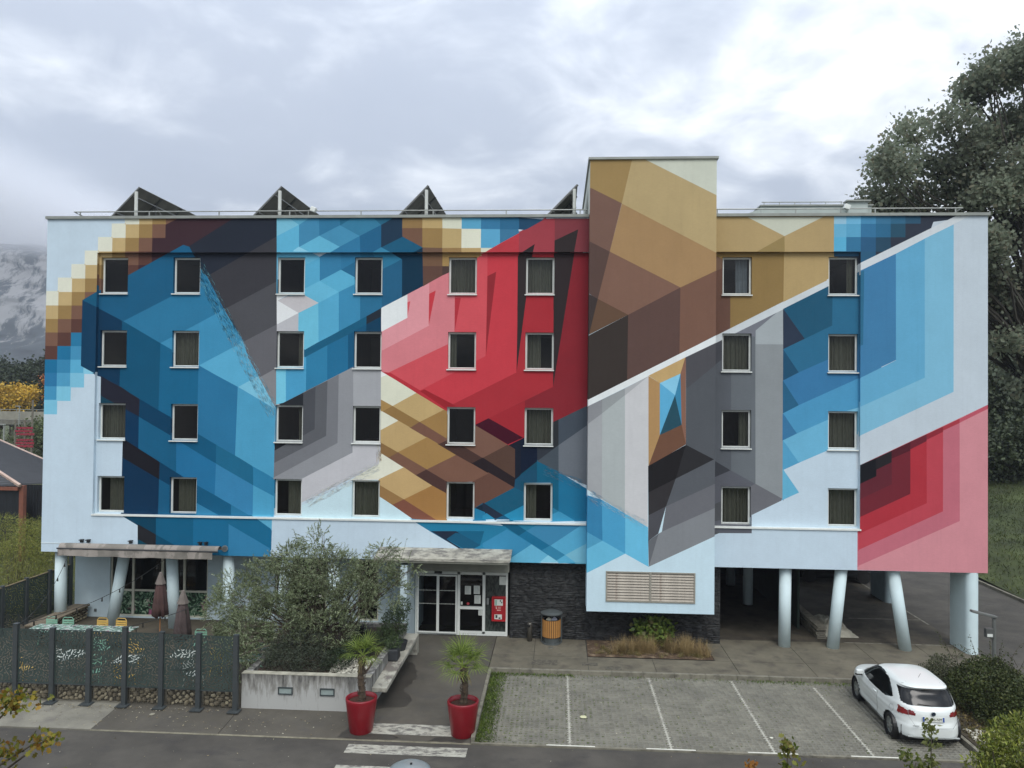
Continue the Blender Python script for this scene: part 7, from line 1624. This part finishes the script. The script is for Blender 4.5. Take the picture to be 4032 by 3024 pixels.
# things under the building
t = thing('timber_pile', 'stack of grey boards lying under the building beside the green partition', 'boards', (0, 0, 0)); bw = mat('old_boards', '847f76', .9, .2, 4, .4, 20)
for k in range(7):
    build('board', MB().box(-.16, 0, 0, .16, 3.1, .05), bw, t, loc=(9.62+rnd.uniform(-.03, .03), 1.35+rnd.uniform(-.05, .05), k*.062)); 
mb = MB(); n = 22; P = {}
for i in range(n+1):
    for j in range(n+1):
        u, v_ = i/n, j/n; x = 9.75+1.25*u+.05*math.sin(j); y = 1.5+2.2*v_; edge = min(u, 1-u, v_, 1-v_)*4; z = min(1, edge)*(.42-.2*u)+rnd.uniform(-.03, .03)*min(1, edge)+.05*math.sin(i*1.3+j*.7)*min(1, edge); P[i, j] = (x, y, max(.01, z))
for i in range(n):
    for j in range(n): mb.quad(P[i, j], P[i+1, j], P[i+1, j+1], P[i, j+1])
t2 = build('tarpaulin', mb, mat('tarp_grey', '9c9a93', .7, .1, 3, .3, 15)); tag(t2, 'crumpled pale grey tarpaulin over rubble beside the board stack', 'tarpaulin')
t = thing('parked_car', 'dark car in shadow at the back of the undercroft, only partly seen', 'car', (11.6, 10.2, 0), R(92))
part2 = npmesh('body', GV, FQ, mat('car_dark', '14171d', .25, .05, 1, coat=.6), t, smooth=True)
for sx in (-1, 1):
    for wy in (WR_, WF_): o = build('wheel', MB().lathe([(0, -.1), (.315, -.1), (.315, .1), (0, .1)], 24), tyrem, t); o.rotation_euler = (0, math.pi/2, 0); o.location = (sx*.755, wy, .315)
t.location = (15.2, 10.8, 0); t.rotation_euler = (0, 0, R(88))
# ================================================================== FOREGROUND
def lobed_leaves(P, size, rng=rng, up=.3, dirs=None):
    """oak-like leaf outlines, 10 points each"""
    n = len(P); a = rng.normal(size=(n, 3)) if dirs is None else dirs+rng.normal(size=(n, 3))*.5; a[:, 2] += up*0; a /= np.linalg.norm(a, axis=1)[:, None]; b = rng.normal(size=(n, 3)); b -= (b*a).sum(1)[:, None]*a; b /= np.linalg.norm(b, axis=1)[:, None]; c = np.cross(a, b)
    s = (size*rng.uniform(.65, 1.2, n))[:, None]; out = [(0, 0), (.22, .10), (.3, .26), (.42, .15), (.55, .34), (.68, .18), (.85, .24), (1., .0)]
    prof = out+[(u, -v_) for u, v_ in out[-2:0:-1]]; V = np.stack([P+a*s*u+b*s*v_*.95+c*s*(.25*abs(v_)-.12*u*u) for u, v_ in prof], 1).reshape(-1, 3); k = len(prof); F = []
    base = np.arange(n)*k; m_ = len(out)
    for i in range(m_-1):
        j = (k-i) % k; j1 = (k-i-1) % k; F.append(np.stack([base+i, base+i+1, base+(j1 if i+1 < m_-1 else m_-1), base+j], 1))
    return V, np.concatenate(F)
def tri_clean(V, F):
    return V, F
oakm = leaf_mat('oak_leaf', ['3f4a18', '5d6621', '7d7a2a', '9a7a30', '556020', '8a5f2c'], 3, .35)
oak = thing('oak_tree', 'young oak at the lower left corner with leaves turning yellow and brown', 'tree', (0, 0, 0))
ctr = [(-4.38, -21.3, 6.16, .28, .2, .10), (-4.75, -21.3, 6.05, .3, .2, .14), (-4.12, -21.3, 5.86, .16, .15, .10), (-4.45, -21.3, 5.76, .2, .15, .08), (-4.6, -21.2, 5.36, .38, .25, .18), (-4.2, -21.25, 5.42, .25, .2, .12), (-3.72, -21.3, 5.30, .10, .1, .10), (-3.98, -21.3, 5.52, .08, .08, .06), (-4.9, -21.2, 5.7, .2, .2, .2), (-3.5, -21.25, 5.42, .06, .06, .05), (-4.25, -21.2, 5.2, .3, .2, .12), (-4.75, -21.2, 5.45, .3, .25, .2), (-4.5, -21.2, 5.2, .35, .25, .18), (-3.75, -21.2, 5.22, .16, .15, .08)]
P = blob_points(ctr, 2300, shell=.1); V, F = lobed_leaves(P, .066); npmesh('foliage', V, F, oakm, oak)
mb = MB(); branch_to(mb, (-5.9, -21.1, 4.2), [(c[0]+rnd.uniform(-.3, .3)*c[3], c[1], c[2]) for c in ctr for _ in range(2)], .03, wob=.08); mb.tube((-5.9, -21.1, -.3), (-5.9, -21.1, 4.3), .10, .05, 8); build('trunk', mb, twig_m, oak)
def sapling(x, y, zt, label, lob, n, size, cols, nm, lobed=False, base_z=-.3):
    t = thing('sapling', label, 'sapling'); mb = MB().path([(x+.1, y, base_z), (x-.05, y, zt*.5), (x, y, zt-.1)], [.03, .02, .006], 5); build('stem', mb, twig_m, t); P = blob_points(lob, n, shell=.2)
    V, F = (lobed_leaves(P, size) if lobed else leaves(P, size, .5)); npmesh('foliage', V, F, leaf_mat(nm, cols, 3, .35), t); return t
sapling(2.36, -19.3, 5.25, 'sapling top with large olive-yellow leaves in front of the car park', [(2.36, -19.3, 5.12, .10, .09, .14), (2.40, -19.3, 4.93, .11, .1, .14), (2.36, -19.3, 4.75, .12, .1, .1)], 150, .085, ['4c5a20', '6b7530', '838040', '6a6036'], 'sap_leaf_a', True)
sapling(4.72, -17.3, 4.66, 'slender sapling in front of the white car bumper', [(4.69, -17.3, 4.55, .10, .1, .13), (4.74, -17.3, 4.36, .11, .1, .08), (4.72, -17.3, 4.15, .12, .1, .12)], 150, .07, ['4f5a2c', '6f7440', '59602f'], 'sap_leaf_b')
sapling(4.55, -17.25, 4.2, 'bushy sapling tip just left of the slender one', [(4.47, -17.2, 4.17, .12, .1, .1), (4.62, -17.2, 3.95, .18, .15, .2)], 330, .06, ['38461c', '5a6428', '6b7030'], 'sap_leaf_c')
sapling(2.0, -19.2, 5.0, 'small brown autumn shoot at the bottom edge below the car park', [(2.0, -19.3, 4.93, .06, .05, .05)], 40, .06, ['8a5a2a', 'a0702f', '6d4a26'], 'sap_leaf_d', True)
shrub('conifer_hedge', 'yellow-green hedge top at the lower right corner', 'hedge', [(6.2, -16.8, 4.15, .55, .5, .42), (5.75, -17, 3.95, .28, .4, .5), (6.4, -16.6, 3.7, .7, .6, .6), (5.42, -17, 3.9, .16, .2, .22), (6.0, -16.8, 3.2, .8, .6, .6)], 17000, .055, .4, ['4b5a1e', '6a7529', '838a38', '3e4c1c', '9a9a55'], up=.6, base=(6.2, -16.8, -.3, .06), shell=.75)
t = thing('street_lamp', 'round flat lamp head on its post at the bottom edge, seen from above', 'street lamp', (-2.2, -15.62, -.08)); lm2 = mat('lamp_disc', '7f888f', .35, .08, 3, metal=.2)
build('lamp_head', MB().lathe([(0, 3.13), (.1, 3.128), (.24, 3.10), (.31, 3.06), (.315, 3.03), (.26, 3.0), (0, 2.98)], 40), lm2, t, smooth=True); build('post', MB().tube((0, 0, 0), (0, 0, 3.0), .06, .05, 14), lm2, t); build('photocell', MB().tube((.02, 0, 3.12), (.02, 0, 3.15), .018, .018, 8), blackp, t)
# ================================================================== BACKGROUND LEFT
bam = ['5f6a2c', '7d853b', '909046', '4c5726', '9a9452']
shrub('bamboo', 'tall feathery yellow-green bamboo hedge left of the terrace', 'bamboo', [(-20.9, 1.5, 1.50, 1.0, 1.2, 1.7), (-21.6, 3.5, 1.80, 1.4, 1.5, 1.7), (-20.6, 3.8, 1.30, 1.1, 1.3, 1.5), (-23.2, 4.5, 1.70, 1.4, 1.5, 1.7), (-21.2, -1.0, 1.00, 1.0, 1.3, 1.3), (-22.6, .8, 1.20, 1.2, 1.5, 1.5), (-24.5, 2.5, 1.40, 1.4, 1.5, 1.6), (-22.3, 6.5, 1.80, 1.6, 1.5, 1.8), (-21.2, 2.4, 2.70, .6, .6, .8), (-22.8, 3.4, 2.90, .7, .7, .8), (-24.3, 3.4, 2.70, .8, .7, .8), (-23.5, -.5, 0.80, 1.3, 1.3, 1.2)], 60000, .11, .13, bam, up=.1, base=(-21.6, 2, -.3, .02), shell=.7, matname='bamboo_leaf')
mb = MB()
for _ in range(70): a = Vector((rnd.uniform(-24.5, -20), rnd.uniform(-.5, 6), 0)); mb.tube(tuple(a), tuple(a+Vector((rnd.uniform(-.4, .4), rnd.uniform(-.4, .4), rnd.uniform(2, 3)))), .012, .006, 4)
o = build('bamboo_canes', mb, mat('cane', '7a7a45', .6, .2)); tag(o, 'thin upright canes inside the bamboo hedge', 'canes', kind='stuff')
corr = mat('corrugated_dark', '3a3c42', .55, .1, 2, metal=.2); rust = mat('rust_trim', '7a4a3c', .7, .1, 3); cap_p = mat('ridge_cap', 'b39b93', .6, .1)
def corrugated(name, o0, u, v_, wdt, ln_, pitch, parent, m, amp=.03):
    """ribbed sheet spanned by unit vectors u (across ribs) and v_ (along ribs)"""
    o0, u, v_ = Vector(o0), Vector(u).normalized(), Vector(v_).normalized(); n_ = u.cross(v_).normalized(); mb = MB(); k = int(wdt/pitch)
    for i in range(k):
        a = o0+u*(i*pitch); pts = [a, a+u*pitch*.35+n_*0, a+u*pitch*.5+n_*amp, a+u*pitch*.85+n_*amp, a+u*pitch]
        for p_, q_ in zip(pts[:-1], pts[1:]): mb.quad(tuple(p_), tuple(q_), tuple(q_+v_*ln_), tuple(p_+v_*ln_))
    return build(name, mb, m, parent)
sh = thing('shed', 'long low industrial shed with dark ribbed roof and walls, far left', 'shed')
A_, B_, C_, D_ = Vector((-42.9, 28, 5.47)), Vector((-33.6, 22, 3.92)), Vector((-27.47, 13, 3.69)), Vector((-31.2, 13, 3.46))
mb = MB(); nr = 46; nv = (C_-D_).cross(A_-D_).normalized(); nv = nv if nv.z > 0 else -nv
for i in range(nr):
    for (t0_, t1_, h0, h1) in ((0, .45, 0, 0), (.45, .55, 0, .05), (.55, .9, .05, .05), (.9, 1, .05, 0)):
        a, b = (i+t0_)/nr, (i+t1_)/nr; mb.quad(tuple(D_.lerp(A_, a)+nv*h0), tuple(C_.lerp(B_, a)+nv*h0), tuple(C_.lerp(B_, b)+nv*h1), tuple(D_.lerp(A_, b)+nv*h1))
build('roof', mb, corr, sh); build('ridge_cap', MB().tube(tuple(A_), tuple(B_), .10, .10, 5), cap_p, sh)
corrugated('wall', (-27.5, 13.02, -.3), (-1, 0, 0), (0, 0, 1), 4.0, 3.9, .16, sh, mat('shed_wall_ribs', '24272d', .5, .1), .03); build('side_wall', MB().box(-27.6, 13.1, -.3, -27.48, 21, 3.7), corr, sh)
sh2 = thing('shed', 'nearer dark shed with rust-red corner post and pale roof edge, far left', 'shed')
corrugated('wall', (-28.42, 11.9, -.3), (-1, -.02, 0), (0, 0, 1), 7, 3.75, .5, sh2, mat('shed_wall_dark', '171b23', .5, .1), .02); build('corner_post', MB().box(-28.42, 11.85, -.3, -28.18, 12.1, 3.68), rust, sh2); build('eave', MB().box(-36, 11.72, 3.44, -28.42, 11.88, 3.62), rust, sh2)
mb = MB(); P0, P1, P2, P3 = Vector((-36, 11.7, 3.62)), Vector((-28.25, 11.7, 3.70)), Vector((-30.6, 12.6, 4.6)), Vector((-38, 13, 5.2))
for i in range(8):
    for h0, a, b in ((0, 0, .5), (.04, .5, 1)): aa, bb = (i+a)/8, (i+b)/8; up_ = Vector((0, 0, h0)); mb.quad(tuple(P0.lerp(P3, aa)+up_), tuple(P1.lerp(P2, aa)+up_), tuple(P1.lerp(P2, bb)+up_), tuple(P0.lerp(P3, bb)+up_))
build('roof', mb, corr, sh2); build('roof_edge', MB().tube(tuple(P1), tuple(P2+Vector((-.6, .2, .25))), .10, .10, 5), cap_p, sh2)
vd = thing('elevated_road', 'pale concrete elevated road with guard rail beyond the sheds', 'road bridge')
vm_ = mat('viaduct_concrete', '8d8b84', .9, .12, .8, .2, 10); build('parapet', MB().box(-140, 60, 5.35, -58, 60.4, 6.30), vm_, vd); build('deck', MB().box(-140, 60.4, 4.6, -58, 70, 5.3), vm_, vd); build('lower_beam', MB().box(-140, 60.05, 4.75, -58, 60.35, 5.3), mat('beam_shadow', '6e6c67', .9), vd)
for i in range(5): build('pier', MB().box(-130+i*16, 62, -.3, -128.5+i*16, 64, 4.7), vm_, vd)
mb = MB().box(-140, 60.1, 6.5, -58, 60.2, 6.56)
for i in range(40): mb.box(-138+i*2, 60.1, 6.3, -137.95+i*2, 60.2, 6.52)
build('guard_rail', mb, galv, vd)
for x, y, h_, l in ((-50.4, 40, 5.9, 'thin grey lamp post left of the elevated road'), (-62.8, 59, 7.2, 'tall thin mast in front of the elevated road')):
    t = thing('lamp_post', l, 'lamp post', (x, y, -.3)); build('pole', MB().tube((0, 0, 0), (0, 0, h_), .09, .06, 8), galv, t); build('lamp_head', MB().box(-.5, -.1, h_, .12, .1, h_+.1), galv, t)
t = thing('red_sign', 'weathered lattice frame with red sign boards beyond the sheds', 'sign', (-48.3, 40, -.3)); rm_ = mat('sign_red', 'a3243a', .8, .4, 9, col2='4a2430')
for x in (-1.1, -.2, .5): build('sign_post', MB().tube((x, 0, 0), (x+.1, 0, 8.2 if x == .5 else 6.4), .09, .08, 6), mat('sign_post_grey', '6c675f', .8, .1), t)
for k in range(6): build('sign_board', MB().box(-.9+rnd.uniform(-.1, .1), -.1, 3.9+k*.28+(.25 if k > 2 else 0), .6+rnd.uniform(-.1, .3), -.05, 4.1+k*.28+(.25 if k > 2 else 0)), rm_, t)
def tree(name, label, lob, n, size, cols, base, r0, nm, asp=.8, group=None, per=6, clump=.35, shell=.7, tips_=3, trunkm=None, up=.1):
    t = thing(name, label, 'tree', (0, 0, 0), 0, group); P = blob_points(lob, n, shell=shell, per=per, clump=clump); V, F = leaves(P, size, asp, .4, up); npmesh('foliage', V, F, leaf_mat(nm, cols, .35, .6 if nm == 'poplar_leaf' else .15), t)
    mb = MB(); branch_to(mb, base, [(l[0]+rnd.uniform(-.5, .5)*l[3], l[1]+rnd.uniform(-.4, .4)*l[4], l[2]+rnd.uniform(-.3, .6)*l[5]) for l in lob for _ in range(tips_)], r0, wob=.2); mb.tube((base[0], base[1], -.4), base, r0*1.5, r0*1.2, 8); build('trunk', mb, trunkm or twig_m, t); return t
def rl(cx_, cy_, cz_, rx, ry, rz, n, seed):
    r = random.Random(seed); return [(cx_+r.uniform(-.6, .6)*rx, cy_+r.uniform(-.6, .6)*ry, cz_+r.uniform(-.5, .6)*rz, rx*r.uniform(.35, .6), ry*r.uniform(.35, .6), rz*r.uniform(.3, .5)) for _ in range(n)]
dk = ['222b1d', '2f3a26', '3c4730', '2a3322']
tree('dark_tree', 'dark green round tree, left of the two behind the yellow autumn tree', rl(-88, 92, 9.5, 8, 5, 6.2, 12, 1), 15000, .42, dk, (-88, 92, 3), .3, 'dark_leaf')
tree('dark_tree', 'dark green tree partly hidden by the hotel corner', rl(-79, 90, 10, 7, 5, 6, 12, 2), 14000, .42, dk, (-79, 90, 3), .3, 'dark_leaf')
tree('dark_tree', 'dark tree at the far left edge of the picture', rl(-99, 95, 9.5, 7, 5, 6, 12, 3), 10000, .42, dk, (-99, 95, 3), .3, 'dark_leaf')
tree('yellow_tree', 'golden yellow autumn tree above the elevated road', rl(-79.5, 78, 7.2, 5.5, 3, 2.8, 12, 4), 12000, .30, ['a3831e', 'c7a030', 'dab545', '8f7d2a', 'b08a26'], (-79.5, 78, 3), .2, 'yellow_leaf')
tree('russet_tree', 'small russet autumn tree against the hotel corner', rl(-69.6, 77, 8.8, 2.3, 3, 2.8, 8, 5), 6000, .28, ['8a4a28', 'a5633a', '7a4a2a', '96702a'], (-70.5, 77, 3), .15, 'russet_leaf')
tree('green_tree', 'mid-green tree below the elevated road, behind the red sign', rl(-52, 50, 3.2, 6, 4, 3.0, 12, 6), 12000, .22, ['39432a', '4d5836', '5f6a40', '2f3822'], (-52, 50, 1), .15, 'mid_leaf')
tree('green_tree', 'tall narrow green tree beside the hotel corner, behind the red sign', rl(-45, 44, 4.0, 2.5, 2.5, 3.0, 9, 7), 8000, .2, ['39432a'], (-45, 44, 1), .12, 'mid_leaf')
tree('green_tree', 'green bushes at the left edge behind the shed roof', rl(-62, 50, 2.8, 6, 4, 2.6, 10, 8), 9000, .22, ['39432a'], (-62, 50, 1), .12, 'mid_leaf')
# mountain with pale cliff, its top in cloud
def fbm(x, y, sd=0): return sum(math.sin(x*f*1.3+sd+math.sin(y*f*1.7+sd*2)*1.5)*math.cos(y*f*1.1-sd+math.sin(x*f*.9)*1.2)/f for f in (1, 2.1, 4.3, 8.7))/1.6
V = []; F = []; nx_, ny_ = 220, 90
for j in range(ny_):
    for i in range(nx_):
        x = -1350+i*5.0; t0_ = j/(ny_-1); prof = [(0, 0), (.3, 70), (.42, 95), (.50, 130), (.58, 150), (.66, 185), (.8, 218), (1, 232)]
        for (a, b), (c, d) in zip(prof[:-1], prof[1:]):
            if a <= t0_ <= c: z = b+(d-b)*(t0_-a)/(c-a); break
        yb = 820+300*t0_+(-25 if .42 < t0_ < .66 else 0)*0; rough_ = fbm(x*.012, t0_*9, 2)*22+fbm(x*.06, t0_*30, 5)*6; V.append((x, yb+rough_, z+fbm(x*.008, 3, 1)*16+max(0, (-x-700))*.00)); 
for j in range(ny_-1):
    for i in range(nx_-1): F.append((j*nx_+i, j*nx_+i+1, (j+1)*nx_+i+1, (j+1)*nx_+i))
mm_ = bpy.data.materials.new('mountain_rock'); mm_.use_nodes = True; t_ = mm_.node_tree; pb = t_.nodes['Principled BSDF']; tcn = t_.nodes.new('ShaderNodeTexCoord'); mpn = t_.nodes.new('ShaderNodeMapping'); mpn.inputs['Scale'].default_value = (1, .35, .45); mpn.inputs['Rotation'].default_value = (0, R(-18), 0); t_.links.new(tcn.outputs['Object'], mpn.inputs[0])
nz = t_.nodes.new('ShaderNodeTexNoise'); nz.inputs['Scale'].default_value = .05; nz.inputs['Detail'].default_value = 10; nz.inputs['Roughness'].default_value = .72; t_.links.new(mpn.outputs[0], nz.inputs['Vector'])
sp_ = t_.nodes.new('ShaderNodeSeparateXYZ'); t_.links.new(tcn.outputs['Object'], sp_.inputs[0]); wv_ = t_.nodes.new('ShaderNodeValToRGB'); mrz = t_.nodes.new('ShaderNodeMapRange'); mrz.inputs['From Min'].default_value = 60; mrz.inputs['From Max'].default_value = 260; t_.links.new(sp_.outputs[2], mrz.inputs[0]); t_.links.new(mrz.outputs[0], wv_.inputs[0])
el_ = wv_.color_ramp.elements; el_[0].position = .08; el_[0].color = (-.0, 0, 0, 1); el_[1].position = .92; el_[1].color = (0, 0, 0, 1)
for ps, vv in ((.22, .17), (.44, .16), (.50, .04), (.56, .15), (.76, .14), (.84, .0)): q = el_.new(ps); q.color = (vv, vv, vv, 1)
ad = t_.nodes.new('ShaderNodeMath'); ad.operation = 'ADD'; t_.links.new(nz.outputs[0], ad.inputs[0]); t_.links.new(wv_.outputs[0], ad.inputs[1]); rp = t_.nodes.new('ShaderNodeValToRGB'); t_.links.new(ad.outputs[0], rp.inputs[0]); e0 = rp.color_ramp.elements; e0[0].position = .57; e0[0].color = (*lin('1c2628'), 1); e0[1].position = .66; e0[1].color = (*lin('a9a6a2'), 1)
t_.links.new(rp.outputs[0], pb.inputs['Base Color']); pb.inputs['Roughness'].default_value = 1
o = npmesh('mountain', V, F, mm_, smooth=True); o['kind'] = 'structure'
# ================================================================== BACKGROUND RIGHT
bank = MB(); V = []; F = []
for j in range(40):
    for i in range(30):
        x = 20.4+i*2.0; y = -6+j*2.2; z = -.05+min(5.2, max(0, (x-21)*.16+max(0, y-6)*.075))+.12*math.sin(x*.9+y*.4); V.append((x, y, z))
for j in range(39):
    for i in range(29): F.append((j*30+i, j*30+i+1, (j+1)*30+i+1, (j+1)*30+i))
o = npmesh('grass_bank', V, F, mat('bank_grass', '46502a', .95, .3, .5, .8, 12, col2='2c3419'), smooth=True); o['kind'] = 'structure'
gx_ = rng.uniform(20.4, 42, 60000); gy_ = rng.uniform(2, 46, 60000); gz_ = -.02+np.minimum(5.2, np.maximum(0, (gx_-21)*.16+np.maximum(0, gy_-6)*.075))+.12*np.sin(gx_*.9+gy_*.4)
V, F = leaves(np.stack([gx_, gy_, gz_], 1), .17, .2, .4, 1.4); o = npmesh('bank_grass_blades', V, F, leaf_mat('bank_leaf', ['2f3a1a', '3f4b22', '556030', '4a4426'], .4, .15)); tag(o, 'rough grass on the bank beyond the driveway', 'grass', kind='stuff')
popc = ['76806c', '848d79', '8f9681', '6c7562', '8a8670']  # leaf tones lightened to carry the veil of glare over the crown
pop_lobes = []
r = random.Random(21)
for (a, b, c) in [(17.6, 19.8, 1.5), (17.9, 21.6, 1.2), (18.9, 22.6, 1.4), (20.1, 24.2, 1.5), (21.3, 25.4, 1.4), (22.7, 26.1, 1.5), (24.4, 26.6, 1.6), (26.2, 26.3, 1.8), (19.2, 18.2, 1.7), (19.9, 20.4, 1.8), (21.5, 22.3, 2.0), (23.5, 23.8, 2.1), (25.5, 24.0, 2.1), (21.5, 19.2, 2.0), (23.6, 20.8, 2.1), (25.7, 20.9, 2.2), (20.9, 16.8, 1.6), (22.6, 17.2, 2.0), (24.8, 17.8, 2.1), (22.6, 14.8, 1.5), (24.3, 14.8, 1.7), (23.0, 12.6, 1.2), (25.0, 12.4, 1.6), (26.8, 15.2, 2.2), (24.4, 10.2, 1.2), (26.3, 9.8, 1.8), (27.5, 12.5, 2.1), (17.2, 18.2, .9), (18.1, 16.8, 1.0), (19.2, 15.8, 1.1)]:
    b = 10+(b-10)*.955; a -= .3
    for _ in range(2): pop_lobes.append((a+r.uniform(-.9, .9), 14+r.uniform(-2.2, 2.2), b+r.uniform(-.8, .5), c*r.uniform(.5, .8), 1.6, c*r.uniform(.45, .7)))
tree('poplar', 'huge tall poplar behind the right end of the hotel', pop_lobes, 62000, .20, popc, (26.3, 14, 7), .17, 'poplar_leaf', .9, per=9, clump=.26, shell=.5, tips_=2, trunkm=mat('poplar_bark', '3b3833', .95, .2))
wood = ['2c3525', '3a442f', '4a5339', '333b28']
k = 0
for x, y, z, rx, rz, n in [(33.5, 34, 6.5, 3.5, 5.5, 15000), (38.5, 36, 7.5, 4.5, 6.5, 12000), (35.5, 42, 10.0, 5.0, 6.0, 14000), (31, 28, 5.2, 2.0, 3.0, 7000), (43, 38, 8, 5, 6, 9000)]:
    tree('broadleaf_tree', ['dark broadleaf tree next to the right edge of the hotel', 'dark broadleaf tree right of the first on the bank', 'taller dark tree rising behind the others on the bank', 'low dark bush at the foot of the bank trees', 'dark tree at the far right edge of the bank'][k], rl(x, y, z, rx, 3, rz, 12, 40+k), n, .26, wood, (x, y, 2), .14, 'wood_leaf'); k += 1
t = thing('fence_stake', 'thin pale stake standing in the grass of the bank', 'stake', (27.2, 15, .6)); build('stake', MB().tube((0, 0, 0), (0, 0, 2.4), .04, .04, 6), mat('stake_wood', '7f8470', .8), t)
t = thing('parked_car', 'tiny white car glimpsed through the trees on the bank', 'car', (38.6, 40, 5.4), R(80)); npmesh('body', GV, FQ, carp, t, smooth=True)
# ================================================================== LITTLE THINGS ON THE GROUND
def litter(name, label, x, y, z, c, s_=.04):
    r = random.Random(int(abs(x*100+y*10))); o = build(name, MB().poly([(s_*(1+.4*r.random())*math.cos(a*math.pi/3), s_*math.sin(a*math.pi/3)*(1+.3*r.random()), .012*r.random()) for a in range(6)]), mat('litter_'+c, c, .8, .1), None, loc=(x, y, z)); tag(o, label, 'litter' if 'leaf' not in name else 'leaf')
litter('paper_scrap', 'crumpled pale scrap lying on the pavers left of the second bay line', .78, -6.0, PZ+.02, 'c9c8a8', .09)
litter('paper_scrap', 'white scrap on the pavers near the third bay line', 5.6, -6.9, PZ+.02, 'd5d4cc', .04)
litter('paper_scrap', 'small pale scrap on the dark pavement in front of the screen fence', -10.9, -6.95, -.045, '8a867b', .07)
V = []; n = 260
P = np.stack([rng.uniform(-15, -5, n), rng.uniform(-7.7, -6.6, n), np.zeros(n)], 1); P[:, 2] = -.118*(-6.2-P[:, 1])/1.63+.01
P2 = np.stack([rng.uniform(-16, 8, 160), rng.uniform(-11, -8, 160), np.full(160, -.11)], 1); P3 = np.stack([rng.uniform(-2, 10.3, 170), rng.uniform(-7.6, -2.9, 170), np.full(170, PZ+.012)], 1); P4 = np.stack([rng.uniform(-16.5, -8.8, 260), rng.uniform(-6.75, -6.5, 260), np.full(260, -.02)], 1)
V, F = leaves(np.concatenate([P, P2, P3, P4]), .05, .6, .5, 0); V[:, 2] = np.where(True, V[:, 2]*.3+np.repeat(np.concatenate([P, P2, P3, P4])[:, 2], 4)*.7, 0)+.006
o = npmesh('fallen_leaves', V, F, leaf_mat('fallen_leaf', ['8d8468', 'b0a98c', '6a5a3c', 'c5c1ae'], 3, .1)); tag(o, 'small fallen leaves and grit scattered over road, pavers and forecourt', 'fallen leaves', kind='stuff')
# ================================================================== AIR
hb = MB().box(-1700, -60, -1.5, 1200, 1400, 460)
for i,v_ in enumerate(hb.v): pass
hm = bpy.data.materials.new('haze_air'); hm.use_nodes = True; t_ = hm.node_tree; t_.nodes.clear(); o_ = t_.nodes.new('ShaderNodeOutputMaterial'); pv = t_.nodes.new('ShaderNodeVolumePrincipled'); pv.inputs['Color'].default_value = (.82, .88, 1, 1); pv.inputs['Density'].default_value = HAZE; pv.inputs['Anisotropy'].default_value = .2; t_.links.new(pv.outputs[0], o_.inputs['Volume'])
o = build('haze', hb, hm); o['kind'] = 'stuff'; o['label'] = 'thin autumn haze in the air'; o['category'] = 'haze'

cb = MB().box(-1500, 690, 165, -600, 1180, 330)
cm_ = bpy.data.materials.new('low_cloud_vapour'); cm_.use_nodes = True; t_ = cm_.node_tree; t_.nodes.clear(); o_ = t_.nodes.new('ShaderNodeOutputMaterial'); pv = t_.nodes.new('ShaderNodeVolumePrincipled'); pv.inputs['Color'].default_value = (.96, .97, 1, 1)
tcn = t_.nodes.new('ShaderNodeTexCoord'); sp_ = t_.nodes.new('ShaderNodeSeparateXYZ'); t_.links.new(tcn.outputs['Object'], sp_.inputs[0]); nz = t_.nodes.new('ShaderNodeTexNoise'); nz.inputs['Scale'].default_value = .012; nz.inputs['Detail'].default_value = 3; t_.links.new(tcn.outputs['Object'], nz.inputs['Vector'])
m1 = t_.nodes.new('ShaderNodeMapRange'); m1.inputs['From Min'].default_value = 190; m1.inputs['From Max'].default_value = 240; t_.links.new(sp_.outputs[2], m1.inputs[0])
m2 = t_.nodes.new('ShaderNodeMapRange'); m2.inputs['From Min'].default_value = -600; m2.inputs['From Max'].default_value = -700; t_.links.new(sp_.outputs[0], m2.inputs[0])
m3 = t_.nodes.new('ShaderNodeMapRange'); m3.inputs['From Min'].default_value = 325; m3.inputs['From Max'].default_value = 260; t_.links.new(sp_.outputs[2], m3.inputs[0])
q1 = t_.nodes.new('ShaderNodeMath'); q1.operation = 'MULTIPLY'; t_.links.new(m1.outputs[0], q1.inputs[0]); t_.links.new(m2.outputs[0], q1.inputs[1])
q2 = t_.nodes.new('ShaderNodeMath'); q2.operation = 'MULTIPLY'; t_.links.new(q1.outputs[0], q2.inputs[0]); t_.links.new(m3.outputs[0], q2.inputs[1])
q3 = t_.nodes.new('ShaderNodeMath'); q3.operation = 'MULTIPLY'; t_.links.new(q2.outputs[0], q3.inputs[0]); t_.links.new(nz.outputs[0], q3.inputs[1])
q4 = t_.nodes.new('ShaderNodeMath'); q4.operation = 'MULTIPLY'; q4.inputs[1].default_value = .03; t_.links.new(q3.outputs[0], q4.inputs[0]); t_.links.new(q4.outputs[0], pv.inputs['Density']); t_.links.new(pv.outputs[0], o_.inputs['Volume'])
o = build('low_cloud', cb, cm_); o['kind'] = 'stuff'; o['label'] = 'pale low cloud lying over the top of the cliff'; o['category'] = 'low cloud'
